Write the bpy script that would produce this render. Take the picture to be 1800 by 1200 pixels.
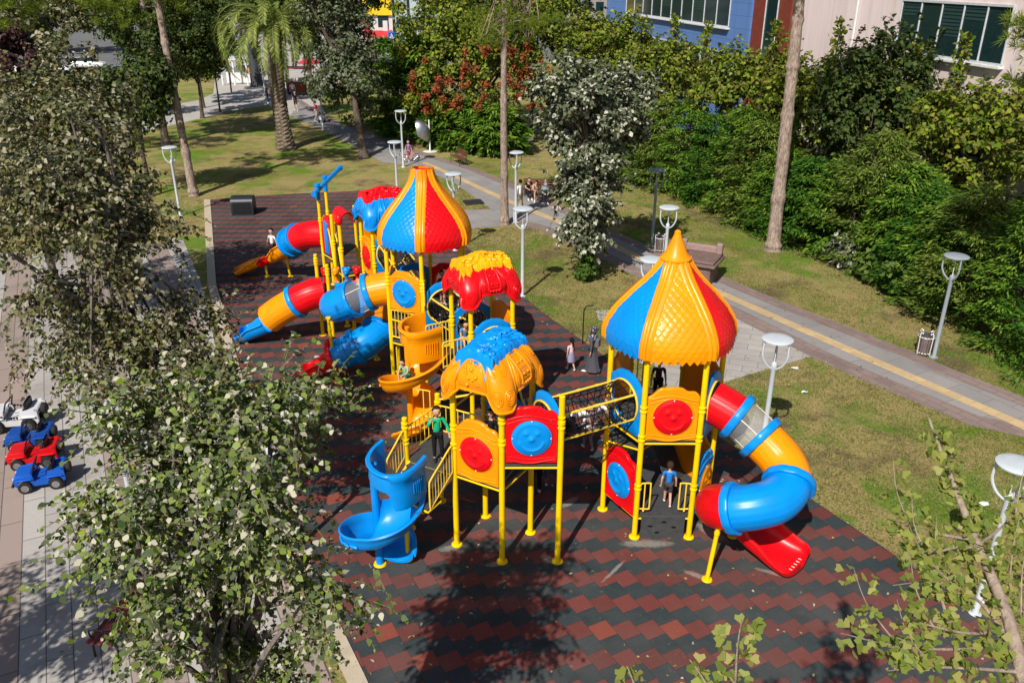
import bpy, bmesh, math, random
import numpy as np
from mathutils import Vector, Matrix, noise as mnoise
random.seed(7); RNG = np.random.default_rng(7)
PI = math.pi
def R(a): return math.radians(a)
for o in list(bpy.data.objects): bpy.data.objects.remove(o)
COL = bpy.context.scene.collection
scene = bpy.context.scene

# ---------------------------------------------------------------- camera, sky, sun
CAM_H = 11.851; PITCH = R(24.13); ROLL = R(0.158); FPX = 1474.3
cam_d = bpy.data.cameras.new('camera'); cam = bpy.data.objects.new('camera', cam_d); COL.objects.link(cam)
cam_d.sensor_width = 36.0; cam_d.lens = FPX/1800*36.0; cam_d.clip_start = 0.1; cam_d.clip_end = 2000
cam.location = (0, 0, CAM_H)
_F = Vector((0, math.cos(PITCH), -math.sin(PITCH))); _U0 = Vector((0, math.sin(PITCH), math.cos(PITCH))); _R0 = Vector((1, 0, 0))
_Rv = math.cos(ROLL)*_R0+math.sin(ROLL)*_U0; _Uv = -math.sin(ROLL)*_R0+math.cos(ROLL)*_U0
cam.matrix_world = Matrix(((_Rv.x, _Uv.x, -_F.x, 0), (_Rv.y, _Uv.y, -_F.y, 0), (_Rv.z, _Uv.z, -_F.z, CAM_H), (0, 0, 0, 1)))
scene.camera = cam
scene.render.resolution_x = 1024; scene.render.resolution_y = 682
SUN_EL = R(45); SUN_AZ = R(66)          # direction the shadows run, from +x
world = bpy.data.worlds.new('World'); scene.world = world; world.use_nodes = True
wn = world.node_tree.nodes; wl = world.node_tree.links
sky = wn.new('ShaderNodeTexSky'); sky.sky_type = 'NISHITA'; sky.sun_disc = False
sky.sun_elevation = SUN_EL
sdir = Vector((-math.cos(SUN_AZ)*math.cos(SUN_EL), -math.sin(SUN_AZ)*math.cos(SUN_EL), math.sin(SUN_EL)))   # towards the sun
sky.sun_rotation = math.atan2(sdir.x, sdir.y)
bg = wn['Background']; bg.inputs['Strength'].default_value = 0.068
wl.new(sky.outputs[0], bg.inputs['Color'])
sun_d = bpy.data.lights.new('sun', 'SUN'); sun_d.energy = 5.0; sun_d.angle = R(0.5); sun_d.color = (1, 0.95, 0.87)
sun = bpy.data.objects.new('sun', sun_d); COL.objects.link(sun); sun.rotation_euler = sdir.to_track_quat('Z', 'Y').to_euler()
sun.location = (0, 0, 60)
scene.view_settings.view_transform = 'Standard'; scene.view_settings.look = 'None'
scene.view_settings.exposure = 0.16; scene.view_settings.gamma = 1.0

# ---------------------------------------------------------------- pixel (1800x1200 photo) to world helpers
def ray(px, py): return ((px-900)/FPX*_Rv-(py-600)/FPX*_Uv+_F)
def G(px, py, h=0.0):
    d = ray(px, py); t = (h-CAM_H)/d.z; p = Vector((0, 0, CAM_H))+d*t; return p
def AY(px, py, Y):
    d = ray(px, py); return Vector((0, 0, CAM_H))+d*(Y/d.y)

# ---------------------------------------------------------------- materials
class NM:
    def __init__(s, name, rough=0.6, spec=0.5):
        s.m = bpy.data.materials.new(name); s.m.use_nodes = True
        s.t = s.m.node_tree; s.b = s.t.nodes['Principled BSDF']
        s.b.inputs['Roughness'].default_value = rough; s.b.inputs['Specular IOR Level'].default_value = spec
    def n(s, t, **k):
        nd = s.t.nodes.new(t)
        for a, v in k.items(): setattr(nd, a, v)
        return nd
    def l(s, a, b): s.t.links.new(a, b)
    def put(s, sock, v):
        if isinstance(v, (int, float)): sock.default_value = v
        elif isinstance(v, (tuple, list)):
            sock.default_value = tuple(v)+((1,) if len(v) == 3 and len(sock.default_value) == 4 else ())
        else: s.l(v, sock)
    def math(s, op, a, b=0.0, c=None, clamp=False):
        nd = s.n('ShaderNodeMath', operation=op); nd.use_clamp = clamp
        s.put(nd.inputs[0], a); s.put(nd.inputs[1], b)
        if c is not None: s.put(nd.inputs[2], c)
        return nd.outputs[0]
    def mix(s, f, a, b, bt='MIX'):
        nd = s.n('ShaderNodeMix', data_type='RGBA', blend_type=bt)
        s.put(nd.inputs[0], f); s.put(nd.inputs[6], a); s.put(nd.inputs[7], b)
        return nd.outputs[2]
    def coord(s, which='Object', scale=(1, 1, 1), rot=(0, 0, 0), loc=(0, 0, 0)):
        tc = s.n('ShaderNodeTexCoord'); mp = s.n('ShaderNodeMapping')
        mp.inputs['Scale'].default_value = scale; mp.inputs['Rotation'].default_value = rot; mp.inputs['Location'].default_value = loc
        s.l(tc.outputs[which], mp.inputs[0]); return mp.outputs[0]
    def noise(s, scale, detail=3, vec=None, rough=0.55, dist=0.0):
        nd = s.n('ShaderNodeTexNoise'); nd.inputs['Scale'].default_value = scale; nd.inputs['Detail'].default_value = detail
        nd.inputs['Roughness'].default_value = rough; nd.inputs['Distortion'].default_value = dist
        if vec is None: vec = s.coord()
        s.l(vec, nd.inputs['Vector']); return nd.outputs[0]
    def ramp(s, f, stops, interp='LINEAR'):
        nd = s.n('ShaderNodeValToRGB'); cr = nd.color_ramp; cr.interpolation = interp
        while len(cr.elements) < len(stops): cr.elements.new(0.5)
        for e, (p, c) in zip(cr.elements, stops):
            e.position = p; e.color = tuple(c)+((1,) if len(c) == 3 else ())
        s.put(nd.inputs[0], f); return nd.outputs[0]
    def step(s, f, a, b):
        nd = s.n('ShaderNodeMapRange'); nd.inputs[1].default_value = a; nd.inputs[2].default_value = b
        s.put(nd.inputs[0], f); return nd.outputs[0]
    def bump(s, h, strength=0.3, dist=0.02):
        nd = s.n('ShaderNodeBump'); nd.inputs['Strength'].default_value = strength; nd.inputs['Distance'].default_value = dist
        s.l(h, nd.inputs['Height']); s.l(nd.outputs[0], s.b.inputs['Normal'])
    def color(s, c): s.put(s.b.inputs['Base Color'], c); return s
    def island(s):
        return s.n('ShaderNodeNewGeometry').outputs['Random Per Island']

def plastic(name, c, rough=0.32):
    m = NM(name, rough, 0.32)
    v = m.coord()
    n1 = m.noise(2.2, 4, v); n2 = m.noise(23, 3, v)
    dk = tuple(x*0.8 for x in c); dust = tuple(0.93*x+0.07*0.40 for x in c)
    col = m.mix(m.step(n1, 0.35, 0.75), c, dk)
    col = m.mix(m.math('MULTIPLY', m.step(n2, 0.55, 0.8), 0.35), col, dust)
    m.color(col)
    m.put(m.b.inputs['Roughness'], m.math('MULTIPLY_ADD', n1, 0.25, rough-0.10))
    m.bump(m.noise(60, 2, v), 0.06, 0.004)
    return m.m
def plain(name, c, rough=0.6, spec=0.4, var=0.25, scale=6, metallic=0.0):
    m = NM(name, rough, spec); v = m.coord(); n1 = m.noise(scale, 4, v)
    m.color(m.mix(m.step(n1, 0.3, 0.75), c, tuple(x*(1-var) for x in c)))
    m.b.inputs['Metallic'].default_value = metallic
    return m.m
M = {}
M['blue'] = plastic('plastic_blue', (0.0, 0.26, 0.76))
M['red'] = plastic('plastic_red', (0.76, 0.003, 0.008))
M['orange'] = plastic('plastic_orange', (0.93, 0.305, 0.001))
M['yellow'] = plastic('painted_steel_yellow', (0.92, 0.61, 0.001), 0.36)
M['amber'] = plastic('plastic_amber', (0.92, 0.42, 0.002)); M['cream'] = plastic('painted_rail_pale_yellow', (0.88, 0.60, 0.06), 0.4)
M['deck'] = plain('deck_rubber_grey', (0.06, 0.062, 0.065), 0.75, 0.3, 0.35, 9)
M['net'] = plain('black_rope', (0.008, 0.008, 0.009), 0.7, 0.2)
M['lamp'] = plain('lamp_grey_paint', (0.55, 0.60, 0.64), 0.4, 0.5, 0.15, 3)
M['lampdark'] = plain('lamp_dark_grey_paint', (0.30, 0.34, 0.38), 0.45, 0.5, 0.2, 3)  # darker grey paint used on a few of the lamps
M['white'] = plain('white_plastic', (0.8, 0.8, 0.8), 0.4)
M['black'] = plain('black_plastic', (0.012, 0.012, 0.014), 0.45)
M['bolt'] = plain('white_bolt_cap', (0.75, 0.72, 0.62), 0.4)
M['wood'] = plain('bench_wood', (0.16, 0.06, 0.035), 0.6, 0.3, 0.4, 12)
M['redwood'] = plain('bench_red_wood', (0.17, 0.03, 0.025), 0.55, 0.3, 0.4, 12)
M['iron'] = plain('dark_iron', (0.03, 0.03, 0.033), 0.5)
M['steel'] = plain('steel', (0.5, 0.5, 0.5), 0.3, 0.5, 0.2, 5, 0.9)
M['tyre'] = plain('tyre_black', (0.015, 0.015, 0.016), 0.8)
M['skin'] = plain('skin', (0.60, 0.33, 0.23), 0.55, 0.3, 0.12, 9)
M['hair'] = plain('hair_dark', (0.012, 0.008, 0.006), 0.5, 0.3)
M['stone'] = plain('brown_stone', (0.20, 0.13, 0.115), 0.7, 0.3, 0.35, 5)
M['beige'] = plain('beige_concrete', (0.50, 0.42, 0.31), 0.8, 0.2, 0.2, 4)
M['glassdark'] = NM('window_glass_dark', 0.08, 0.6).color((0.01, 0.028, 0.03)).m
_g = NM('clear_tube_plastic', 0.05, 0.5); _g.b.inputs['Transmission Weight'].default_value = 0.0
_g.color((0.75, 0.78, 0.8)); _g.b.inputs['Alpha'].default_value = 0.16; M['clear'] = _g.m
_g = NM('car_glass', 0.05, 0.7); _g.color((0.02, 0.03, 0.04)); M['carglass'] = _g.m
def fabric(name, c): return plain(name, c, 0.85, 0.15, 0.2, 14)

# ---------------------------------------------------------------- mesh builder
class MB:
    def __init__(s): s.v = []; s.f = []
    def add(s, vs, fs):
        b = len(s.v); s.v += [tuple(x) for x in vs]; s.f += [tuple(i+b for i in f) for f in fs]; return s
    def grid(s, P, cu=False, cv=False):
        nu, nv = len(P), len(P[0]); vs = [p for r in P for p in r]; fs = []
        for i in range(nu if cu else nu-1):
            for j in range(nv if cv else nv-1):
                a, b = i*nv+j, ((i+1) % nu)*nv+j; c, d = ((i+1) % nu)*nv+(j+1) % nv, i*nv+(j+1) % nv
                fs.append((a, b, c, d))
        return s.add(vs, fs)
    def frames(s, pts, closed=False):
        pts = [Vector(p) for p in pts]; n = len(pts); T = []
        for i in range(n):
            if closed: t = pts[(i+1) % n]-pts[i-1]
            else: t = pts[min(i+1, n-1)]-pts[max(i-1, 0)]
            T.append(t.normalized() if t.length > 1e-9 else Vector((0, 0, 1)))
        u = T[0].orthogonal().normalized()
        if abs(T[0].z) < 0.99:
            u = Vector((0, 0, 1)).cross(T[0]).normalized()
        out = []
        for i in range(n):
            u = (u-T[i]*u.dot(T[i]))
            if u.length < 1e-6: u = T[i].orthogonal()
            u.normalize(); out.append((pts[i], u, T[i].cross(u)))
        return out
    def tube(s, pts, r, n=10, cap=True, closed=False, ridge=0.0, nr=10):
        fr = s.frames(pts, closed); P = []
        for i, (p, u, w) in enumerate(fr):
            rr = r[i] if isinstance(r, (list, tuple)) else r
            P.append([p+(u*math.cos(2*PI*k/n)+w*math.sin(2*PI*k/n))*rr*(1+ridge*math.cos(2*PI*k*nr/n)) for k in range(n)])
        b = len(s.v); s.grid(P, closed, True)
        if cap and not closed:
            s.f.append(tuple(b+k for k in range(n))[::-1]); e = b+(len(P)-1)*n; s.f.append(tuple(e+k for k in range(n)))
        return s
    def cyl(s, p0, p1, r0, r1=None, n=12): return s.tube([p0, p1], [r0, r0 if r1 is None else r1], n)
    def lathe(s, prof, c=(0, 0, 0), n=24, M4=None):
        P = []
        for r, z in prof:
            row = [Vector((r*math.cos(2*PI*k/n), r*math.sin(2*PI*k/n), z)) for k in range(n)]
            row = [(M4 @ q if M4 else q)+Vector(c) for q in row]; P.append(row)
        return s.grid(P, False, True)
    def box(s, c, sz, rz=0.0, M4=None, bev=0.0):
        x, y, z = [a/2 for a in sz]; m = M4 or Matrix.Rotation(rz, 4, 'Z'); c = Vector(c)
        if bev <= 0:
            vs = [c+m @ Vector((sx*x, sy*y, sz_*z)) for sx, sy, sz_ in ((-1, -1, -1), (1, -1, -1), (1, 1, -1), (-1, 1, -1), (-1, -1, 1), (1, -1, 1), (1, 1, 1), (-1, 1, 1))]
            return s.add(vs, [(0, 3, 2, 1), (4, 5, 6, 7), (0, 1, 5, 4), (1, 2, 6, 5), (2, 3, 7, 6), (3, 0, 4, 7)])
        b = min(bev, x*.9, y*.9, z*.9); P = []
        for zz, ins in ((-z, b), (-z+b, 0), (z-b, 0), (z, b)):
            X, Y = x-ins, y-ins; k = b if ins == 0 else b*.6
            P.append([c+m @ Vector(q) for q in ((-X+k, -Y, zz), (X-k, -Y, zz), (X, -Y+k, zz), (X, Y-k, zz), (X-k, Y, zz), (-X+k, Y, zz), (-X, Y-k, zz), (-X, -Y+k, zz))])
        b0 = len(s.v); s.grid(P, False, True); s.f.append(tuple(b0+k for k in range(8))[::-1]); s.f.append(tuple(b0+24+k for k in range(8))); return s
    def ball(s, c, r, nu=10, nv=8, M4=None):
        r = (r, r, r) if isinstance(r, (int, float)) else r; P = []
        for i in range(nv+1):
            a = -PI/2+PI*i/nv
            row = [Vector((r[0]*math.cos(a)*math.cos(2*PI*k/nu), r[1]*math.cos(a)*math.sin(2*PI*k/nu), r[2]*math.sin(a))) for k in range(nu)]
            P.append([(M4 @ q if M4 else q)+Vector(c) for q in row])
        return s.grid(P, False, True)
    def prism(s, poly, z0, z1, M4=None):
        n = len(poly); m = M4 or Matrix.Identity(4)
        vs = [m @ Vector((x, y, z0)) for x, y in poly]+[m @ Vector((x, y, z1)) for x, y in poly]
        return s.add(vs, [tuple(range(n))[::-1], tuple(range(n, 2*n))]+[(i, (i+1) % n, n+(i+1) % n, n+i) for i in range(n)])
    def sweep(s, pts, prof, closed_prof=True, cap=True, up=None):
        """profile (list of (x,z)) swept along pts keeping world z up; prof may be a function of t"""
        pts = [Vector(p) for p in pts]; n = len(pts); P = []
        for i in range(n):
            t = (pts[min(i+1, n-1)]-pts[max(i-1, 0)]).normalized()
            side = t.cross(Vector((0, 0, 1))).normalized(); upv = side.cross(t)
            pr = prof(i/(n-1)) if callable(prof) else prof
            P.append([pts[i]+side*x+upv*z for x, z in pr])
        b = len(s.v); m = len(P[0]); s.grid(P, False, closed_prof)
        if cap and closed_prof:
            s.f.append(tuple(b+k for k in range(m))); e = b+(n-1)*m; s.f.append(tuple(e+k for k in range(m))[::-1])
        return s
    def build(s, name, mat, parent=None, smooth=True, label=None, angle=40):
        me = bpy.data.meshes.new(name)
        off = Vector(parent.get('_w', (0, 0, 0))) if parent is not None else Vector((0, 0, 0))
        vs = s.v if parent is None else [(x-off.x, y-off.y, z-off.z) for x, y, z in s.v]
        me.from_pydata(vs, [], s.f); me.materials.append(mat); me.update()
        bm = bmesh.new(); bm.from_mesh(me); bmesh.ops.recalc_face_normals(bm, faces=bm.faces)
        if smooth:
            for f in bm.faces: f.smooth = True
            lim = R(angle)
            for e in bm.edges:
                if len(e.link_faces) == 2:
                    if e.calc_face_angle(0) > lim: e.smooth = False
        bm.to_mesh(me); bm.free()
        o = bpy.data.objects.new(name, me); COL.objects.link(o)
        if parent is not None: o.parent = parent; o['_w'] = tuple(off)
        if label: o['label'] = label
        return o
def spline(pts, n=8, closed=False):
    pts = [Vector(p) for p in pts]; out = []; L = len(pts)
    for i in range(L if closed else L-1):
        if closed: a, b, c, d = pts[i-1], pts[i], pts[(i+1) % L], pts[(i+2) % L]
        else: a, b, c, d = pts[max(i-1, 0)], pts[i], pts[i+1], pts[min(i+2, L-1)]
        for k in range(n):
            t = k/n; out.append(0.5*((2*b)+(c-a)*t+(2*a-5*b+4*c-d)*t*t+(3*b-a-3*c+d)*t*t*t))
    if not closed: out.append(pts[-1])
    return out
def tag(o, label=None, cat=None, group=None, kind=None):
    if label: o['label'] = label
    if cat: o['category'] = cat
    if group: o['group'] = group
    if kind: o['kind'] = kind
    return o
def thing(name, label, cat, loc=(0, 0, 0), rz=0.0, group=None, local=False):
    """Empty at the base of a thing. local=True: parts are modelled in the thing's own coordinates."""
    o = bpy.data.objects.new(name, None); COL.objects.link(o); o.location = loc; o.rotation_euler = (0, 0, rz)
    o.empty_display_size = 0.2; tag(o, label, cat, group)
    o['_w'] = (0, 0, 0) if local else tuple(loc); return o
def copy_tree(o, parent=None):
    c = o.copy(); COL.objects.link(c)
    if parent is not None: c.parent = parent
    for ch in [q for q in list(o.children)]: copy_tree(ch, c)
    return c
def struct(name, mb, mat, smooth=False, label=None):
    o = mb.build(name, mat, None, smooth); o['kind'] = 'structure'
    if label: o['label'] = label
    return o

# ---------------------------------------------------------------- ground materials
def mat_grass():
    m = NM('grass_lawn', 0.95, 0.1); v = m.coord()
    big = m.noise(0.16, 4, v, 0.6); med = m.noise(0.9, 5, v, 0.65); fine = m.noise(14, 4, v, 0.7); vf = m.noise(60, 2, v)
    g1 = m.mix(m.step(fine, 0.3, 0.7), (0.11, 0.17, 0.012), (0.27, 0.31, 0.035))
    dry = m.mix(m.step(fine, 0.3, 0.7), (0.26, 0.205, 0.065), (0.66, 0.52, 0.23))
    soil = m.mix(m.step(fine, 0.35, 0.7), (0.13, 0.085, 0.05), (0.27, 0.19, 0.125))
    f = m.math('ADD', m.math('MULTIPLY', big, 0.9), m.math('MULTIPLY', med, 0.55))
    f = m.math('ADD', f, m.math('MULTIPLY', m.math('SUBTRACT', fine, 0.5), 0.5))
    col = m.mix(m.step(f, 0.50, 0.76), g1, dry)
    s2 = m.noise(0.45, 5, m.coord(loc=(31, 7, 0)), 0.65)
    col = m.mix(m.math('MULTIPLY', m.step(s2, 0.53, 0.64), 0.85), col, soil)
    col = m.mix(m.math('MULTIPLY', m.step(vf, 0.35, 0.65), 0.55), col, m.mix(0.55, col, (0.02, 0.03, 0.008)))
    pat = m.noise(0.33, 5, m.coord(loc=(11, 3, 0)), 0.62, 0.8)
    gg = m.mix(m.step(fine, 0.3, 0.7), (0.06, 0.16, 0.008), (0.17, 0.34, 0.02))
    col = m.mix(m.math('MULTIPLY', m.step(pat, 0.50, 0.62), 0.8), col, gg)
    m.color(col); m.bump(m.math('ADD', fine, m.math('MULTIPLY', vf, 0.7)), 1.0, 0.07); return m.m
def mat_mat():
    S = 0.42; th = 0.481422; ox, oy = -6.729, 30.5625; c, s_ = math.cos(th), math.sin(th)
    m = NM('rubber_tiles_red_and_black', 0.88, 0.25)
    tc = m.n('ShaderNodeTexCoord'); sp = m.n('ShaderNodeSeparateXYZ'); m.l(tc.outputs['Object'], sp.inputs[0])
    x = m.math('SUBTRACT', m.math('DIVIDE', sp.outputs[0], S), ox); y = m.math('SUBTRACT', m.math('DIVIDE', sp.outputs[1], S), oy)
    u = m.math('ADD', m.math('MULTIPLY', x, c), m.math('MULTIPLY', y, s_))
    v = m.math('SUBTRACT', m.math('MULTIPLY', x, s_), m.math('MULTIPLY', y, c))
    col_i = m.math('CEIL', u); fu = m.math('FRACT', u)
    ph = m.math('SUBTRACT', v, m.math('MULTIPLY', col_i, 0.5))
    red = m.math('LESS_THAN', m.math('FRACT', m.math('MULTIPLY', ph, 0.5)), 0.5)
    fl = m.math('FLOOR', ph); fv = m.math('FRACT', ph)
    cb = m.n('ShaderNodeCombineXYZ'); m.l(col_i, cb.inputs[0]); m.l(fl, cb.inputs[1])
    wn_ = m.n('ShaderNodeTexWhiteNoise', noise_dimensions='2D'); m.l(cb.outputs[0], wn_.inputs['Vector']); rnd = wn_.outputs['Value']
    ov = m.coord(); grain = m.noise(45, 3, ov, 0.7); st = m.noise(0.7, 5, ov, 0.65); sp2 = m.noise(9, 4, ov, 0.6)
    rc = m.mix(rnd, (0.115, 0.031, 0.026), (0.162, 0.042, 0.035)); rc = m.mix(m.math('GREATER_THAN', rnd, 0.975), rc, (0.22, 0.05, 0.03))
    bc = m.mix(rnd, (0.022, 0.034, 0.038), (0.031, 0.044, 0.047))
    cc = m.mix(red, bc, rc)
    cc = m.mix(m.math('MULTIPLY', m.step(st, 0.45, 0.8), 0.35), cc, (0.12, 0.10, 0.09))
    cc = m.mix(m.math('MULTIPLY', m.step(grain, 0.5, 0.8), 0.35), cc, m.mix(0.5, cc, (0.22, 0.2, 0.18)))
    cc = m.mix(m.math('MULTIPLY', m.step(sp2, 0.66, 0.76), 0.35), cc, (0.3, 0.28, 0.25))
    def spot(cx, cy, rx, ry, ang):
        ca, sa = math.cos(ang), math.sin(ang); dx = m.math('SUBTRACT', sp.outputs[0], cx); dy = m.math('SUBTRACT', sp.outputs[1], cy)
        a = m.math('DIVIDE', m.math('ADD', m.math('MULTIPLY', dx, ca), m.math('MULTIPLY', dy, sa)), rx); b = m.math('DIVIDE', m.math('SUBTRACT', m.math('MULTIPLY', dy, ca), m.math('MULTIPLY', dx, sa)), ry)
        return m.step(m.math('ADD', m.math('ADD', m.math('MULTIPLY', a, a), m.math('MULTIPLY', b, b)), m.math('MULTIPLY', m.math('SUBTRACT', sp2, .5), 1.6)), 1.0, 0.25)
    tot = None
    for q_ in ((4.55, 15.75, .55, .16, -.9), (3.05, 15.32, .7, .16, .0), (3.95, 14.25, .35, .09, 2.6), (-1.35, 15.15, .3, .12, .3), (5.55, 14.35, .4, .07, 2.7), (-.35, 14.6, .25, .10, .2), (.85, 14.75, .28, .12, 2.4), (-5.6, 23.35, .35, .10, 2.9), (1.4, 16.9, .35, .12, .8), (2.2, 14.4, .5, .05, .9)):
        e_ = spot(*q_); tot = e_ if tot is None else m.math('MAXIMUM', tot, e_)
    cc = m.mix(m.math('MULTIPLY', tot, 0.45), cc, (0.42, 0.36, 0.31))
    wear = m.noise(0.22, 4, m.coord(loc=(5, 9, 0)), 0.6); cc = m.mix(m.math('MULTIPLY', m.step(wear, 0.46, 0.66), 0.45), cc, m.mix(0.5, cc, (0.16, 0.13, 0.115)))
    # joints
    du = m.math('MINIMUM', fu, m.math('SUBTRACT', 1.0, fu)); dv = m.math('MINIMUM', fv, m.math('SUBTRACT', 1.0, fv)); dd = m.math('MINIMUM', du, dv)
    j = m.step(dd, 0.0, 0.022)
    cc = m.mix(m.math('MULTIPLY', m.math('SUBTRACT', 1.0, j), 0.42), cc, (0.012, 0.012, 0.012))
    m.color(cc); m.bump(m.math('ADD', m.math('MULTIPLY', j, 0.7), m.math('MULTIPLY', grain, 0.35)), 0.45, 0.01); return m.m
def mat_paving(name, c1, c2, rz, sx=1.2, sy=0.6, mortar=(0.10, 0.09, 0.085), var=0.5, stain=True):
    m = NM(name, 0.85, 0.25); v = m.coord(rot=(0, 0, rz)); w = m.coord()
    b = m.n('ShaderNodeTexBrick'); m.l(v, b.inputs['Vector']); b.inputs['Scale'].default_value = 1.0
    b.inputs['Brick Width'].default_value = sx; b.inputs['Row Height'].default_value = sy; b.inputs['Mortar Size'].default_value = 0.012
    b.inputs['Color1'].default_value = (*c1, 1); b.inputs['Color2'].default_value = (*c2, 1); b.inputs['Mortar'].default_value = (*mortar, 1)
    n1 = m.noise(0.5, 6, w, 0.65, 0.5); n2 = m.noise(12, 4, w, 0.65)
    col = m.mix(m.math('MULTIPLY', m.step(n1, 0.45, 0.72), var), b.outputs[0], tuple(x*0.55 for x in c1))
    col = m.mix(m.math('MULTIPLY', m.step(n2, 0.4, 0.7), 0.3), col, tuple(x*0.7 for x in c2))
    m.color(col); m.bump(m.math('ADD', b.outputs[1], m.math('MULTIPLY', n2, -0.5)), -0.25, 0.01); return m.m
def mat_promenade(rz):
    m = NM('promenade_stone_slabs', 0.85, 0.25); v = m.coord(rot=(0, 0, rz)); w = m.coord()
    b = m.n('ShaderNodeTexBrick'); m.l(v, b.inputs['Vector']); b.inputs['Scale'].default_value = 1.0
    b.inputs['Brick Width'].default_value = 1.7; b.inputs['Row Height'].default_value = 0.46; b.inputs['Mortar Size'].default_value = 0.012
    b.inputs['Color1'].default_value = (0.36, 0.335, 0.31, 1); b.inputs['Color2'].default_value = (0.43, 0.40, 0.375, 1); b.inputs['Mortar'].default_value = (0.12, 0.11, 0.10, 1)
    sp = m.n('ShaderNodeSeparateXYZ'); m.l(v, sp.inputs[0])
    band = m.math('LESS_THAN', m.math('FRACT', m.math('DIVIDE', m.math('ADD', sp.outputs[1], 0.0), 2.76)), 0.3333)
    n1 = m.noise(0.35, 6, w, 0.65, 0.6); n2 = m.noise(12, 4, w, 0.65)
    pink = m.mix(1.0, b.outputs[0], (0.78, 0.64, 0.60), 'MULTIPLY')
    col = m.mix(band, b.outputs[0], pink)
    col = m.mix(m.math('MULTIPLY', m.step(n1, 0.5, 0.66), 0.5), col, (0.17, 0.145, 0.13))
    col = m.mix(m.math('MULTIPLY', m.step(n2, 0.4, 0.7), 0.25), col, (0.25, 0.23, 0.21))
    m.color(col); m.bump(b.outputs[1], -0.3, 0.01); return m.m
MG = mat_grass()
# ---------------------------------------------------------------- setting
def sheet(name, pts, z, mat, label=None):
    mb = MB(); mb.add([(p[0], p[1], z) for p in pts], [tuple(range(len(pts)))]); return struct(name, mb, mat, label=label)
def px(*pts): return [G(a, b) for a, b in pts]
# gently uneven lawn, one sheet to the horizon
mb = MB(); xs = [-900, -300, -120]+[x*1.0 for x in range(-80, 81, 4)]+[120, 300, 900]; ys = [-60, -20]+[y*1.0 for y in range(0, 160, 4)]+[200, 300, 500, 1200]
mb.grid([[Vector((x, y, 0)) for y in ys] for x in xs]); struct('grass_ground', mb, MG, label='green and dry lawn around the playground')
mat_pts = [G(370, 352), G(440, 346), G(530, 341), G(620, 337), G(705, 331), G(790, 405), G(870, 482), G(962, 556), G(1110, 660), G(1270, 774), G(1428, 880), G(1600, 995), G(1742, 1090),
           Vector((10.9, 10.2, 0)), Vector((12.0, 8.0, 0)), Vector((13.5, 4.0, 0)), Vector((1.5, 3.0, 0)), G(645, 1195), G(548, 995), Vector((-8.0, 22.5, 0)), Vector((-12.0, 32.0, 0))]
mmat = mat_mat()
mb = MB(); n_ = len(mat_pts); mb.prism([(p.x, p.y) for p in mat_pts], 0.0, 0.035); struct('rubber_playground_surface', mb, mmat, label='zigzag red and black rubber tile surface')
# pale kerb along the near left edge of the rubber
kp = [Vector((1.5, 3.0, 0)), G(645, 1195), G(548, 995), Vector((-8.0, 22.5, 0)), Vector((-12.0, 32.0, 0)), G(370, 352)]
mb = MB(); mb.sweep([p+Vector((0, 0, 0.0)) for p in kp], [(-0.34, -0.01), (-0.34, 0.06), (-0.01, 0.06), (-0.01, -0.01)][::-1])
struct('kerb_strip', mb, M['beige'], label='beige concrete kerb beside the rubber surface')
# promenade on the left
prom_dir = math.atan2(1.0, -0.514)
sheet('promenade_pavement', [(1.2, -3, 0), (-3.2, 11.3, 0), (-4.9, 14.4, 0), (-8.6, 22.4, 0), (-12.6, 32.0, 0), (-15.5, 38.0, 0), (-20.5, 36.6, 0), (-30, 34.5, 0), (-60, 30, 0), (-60, -10, 0)], 0.012, mat_promenade(-prom_dir), 'grey stone slab promenade')
# park path with tactile strip
PATHG = (0.215, 0.20, 0.195)
m_path = mat_paving('path_grey_paving', (0.25, 0.235, 0.23), (0.30, 0.28, 0.27), R(-118.6), 1.1, 0.9, (0.17, 0.155, 0.15), 0.35)
upper = px((1870, 728), (1800, 698), (1671, 648), (1600, 617), (1458, 562), (1367, 527), (1267, 485), (1148, 436), (1072, 404), (968, 353), (899, 322), (838, 297), (765, 275), (720, 260), (652, 232), (575, 207), (530, 176))
lower = px((1870, 800), (1800, 768), (1706, 748), (1617, 710), (1492, 658), (1425, 627), (1270, 548), (1126, 490), (1011, 433), (946, 404), (903, 393), (863, 368), (802, 324), (722, 285), (675, 290), (622, 258), (565, 227), (510, 204))
lower[13] = G(730, 292); lower[14] = G(672, 286)
sheet('park_path', upper+lower[::-1], 0.010, m_path, 'grey paved park path')
m_border = mat_paving('path_red_border', (0.22, 0.16, 0.145), (0.27, 0.20, 0.18), R(-118.6), 0.6, 0.3, (0.14, 0.11, 0.1), 0.5)
def ribbon(name, cpts, w0, w1, z, mat, label):
    P = []
    for i, p in enumerate(cpts):
        t = (cpts[min(i+1, len(cpts)-1)]-cpts[max(i-1, 0)]).normalized(); s_ = Vector((t.y, -t.x, 0))
        P.append([p+s_*w0+Vector((0, 0, z)), p+s_*w1+Vector((0, 0, z))])
    mb = MB(); mb.grid(P); return struct(name, mb, mat, label=label)
ribbon('path_upper_border', upper, -0.62, -0.02, 0.014, m_border, 'reddish paving border on the hedge side of the path')
ribbon('path_lower_border', lower[:11], 0.02, 0.75, 0.014, m_border, 'reddish paving border on the playground side of the path')
m_tac = mat_paving('tactile_yellow_paving', (0.58, 0.42, 0.22), (0.46, 0.34, 0.20), R(-118.6), 0.4, 0.4, (0.40, 0.28, 0.15), 0.35)
tac = px((1870, 779), (1800, 749), (1650, 684), (1500, 619), (1380, 566), (1262, 513), (1130, 456), (1011, 402), (885, 350), (812, 316), (745, 286))
ribbon('tactile_strip', tac, -0.22, 0.22, 0.018, m_tac, 'yellow tactile guide strip along the park path')
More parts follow.
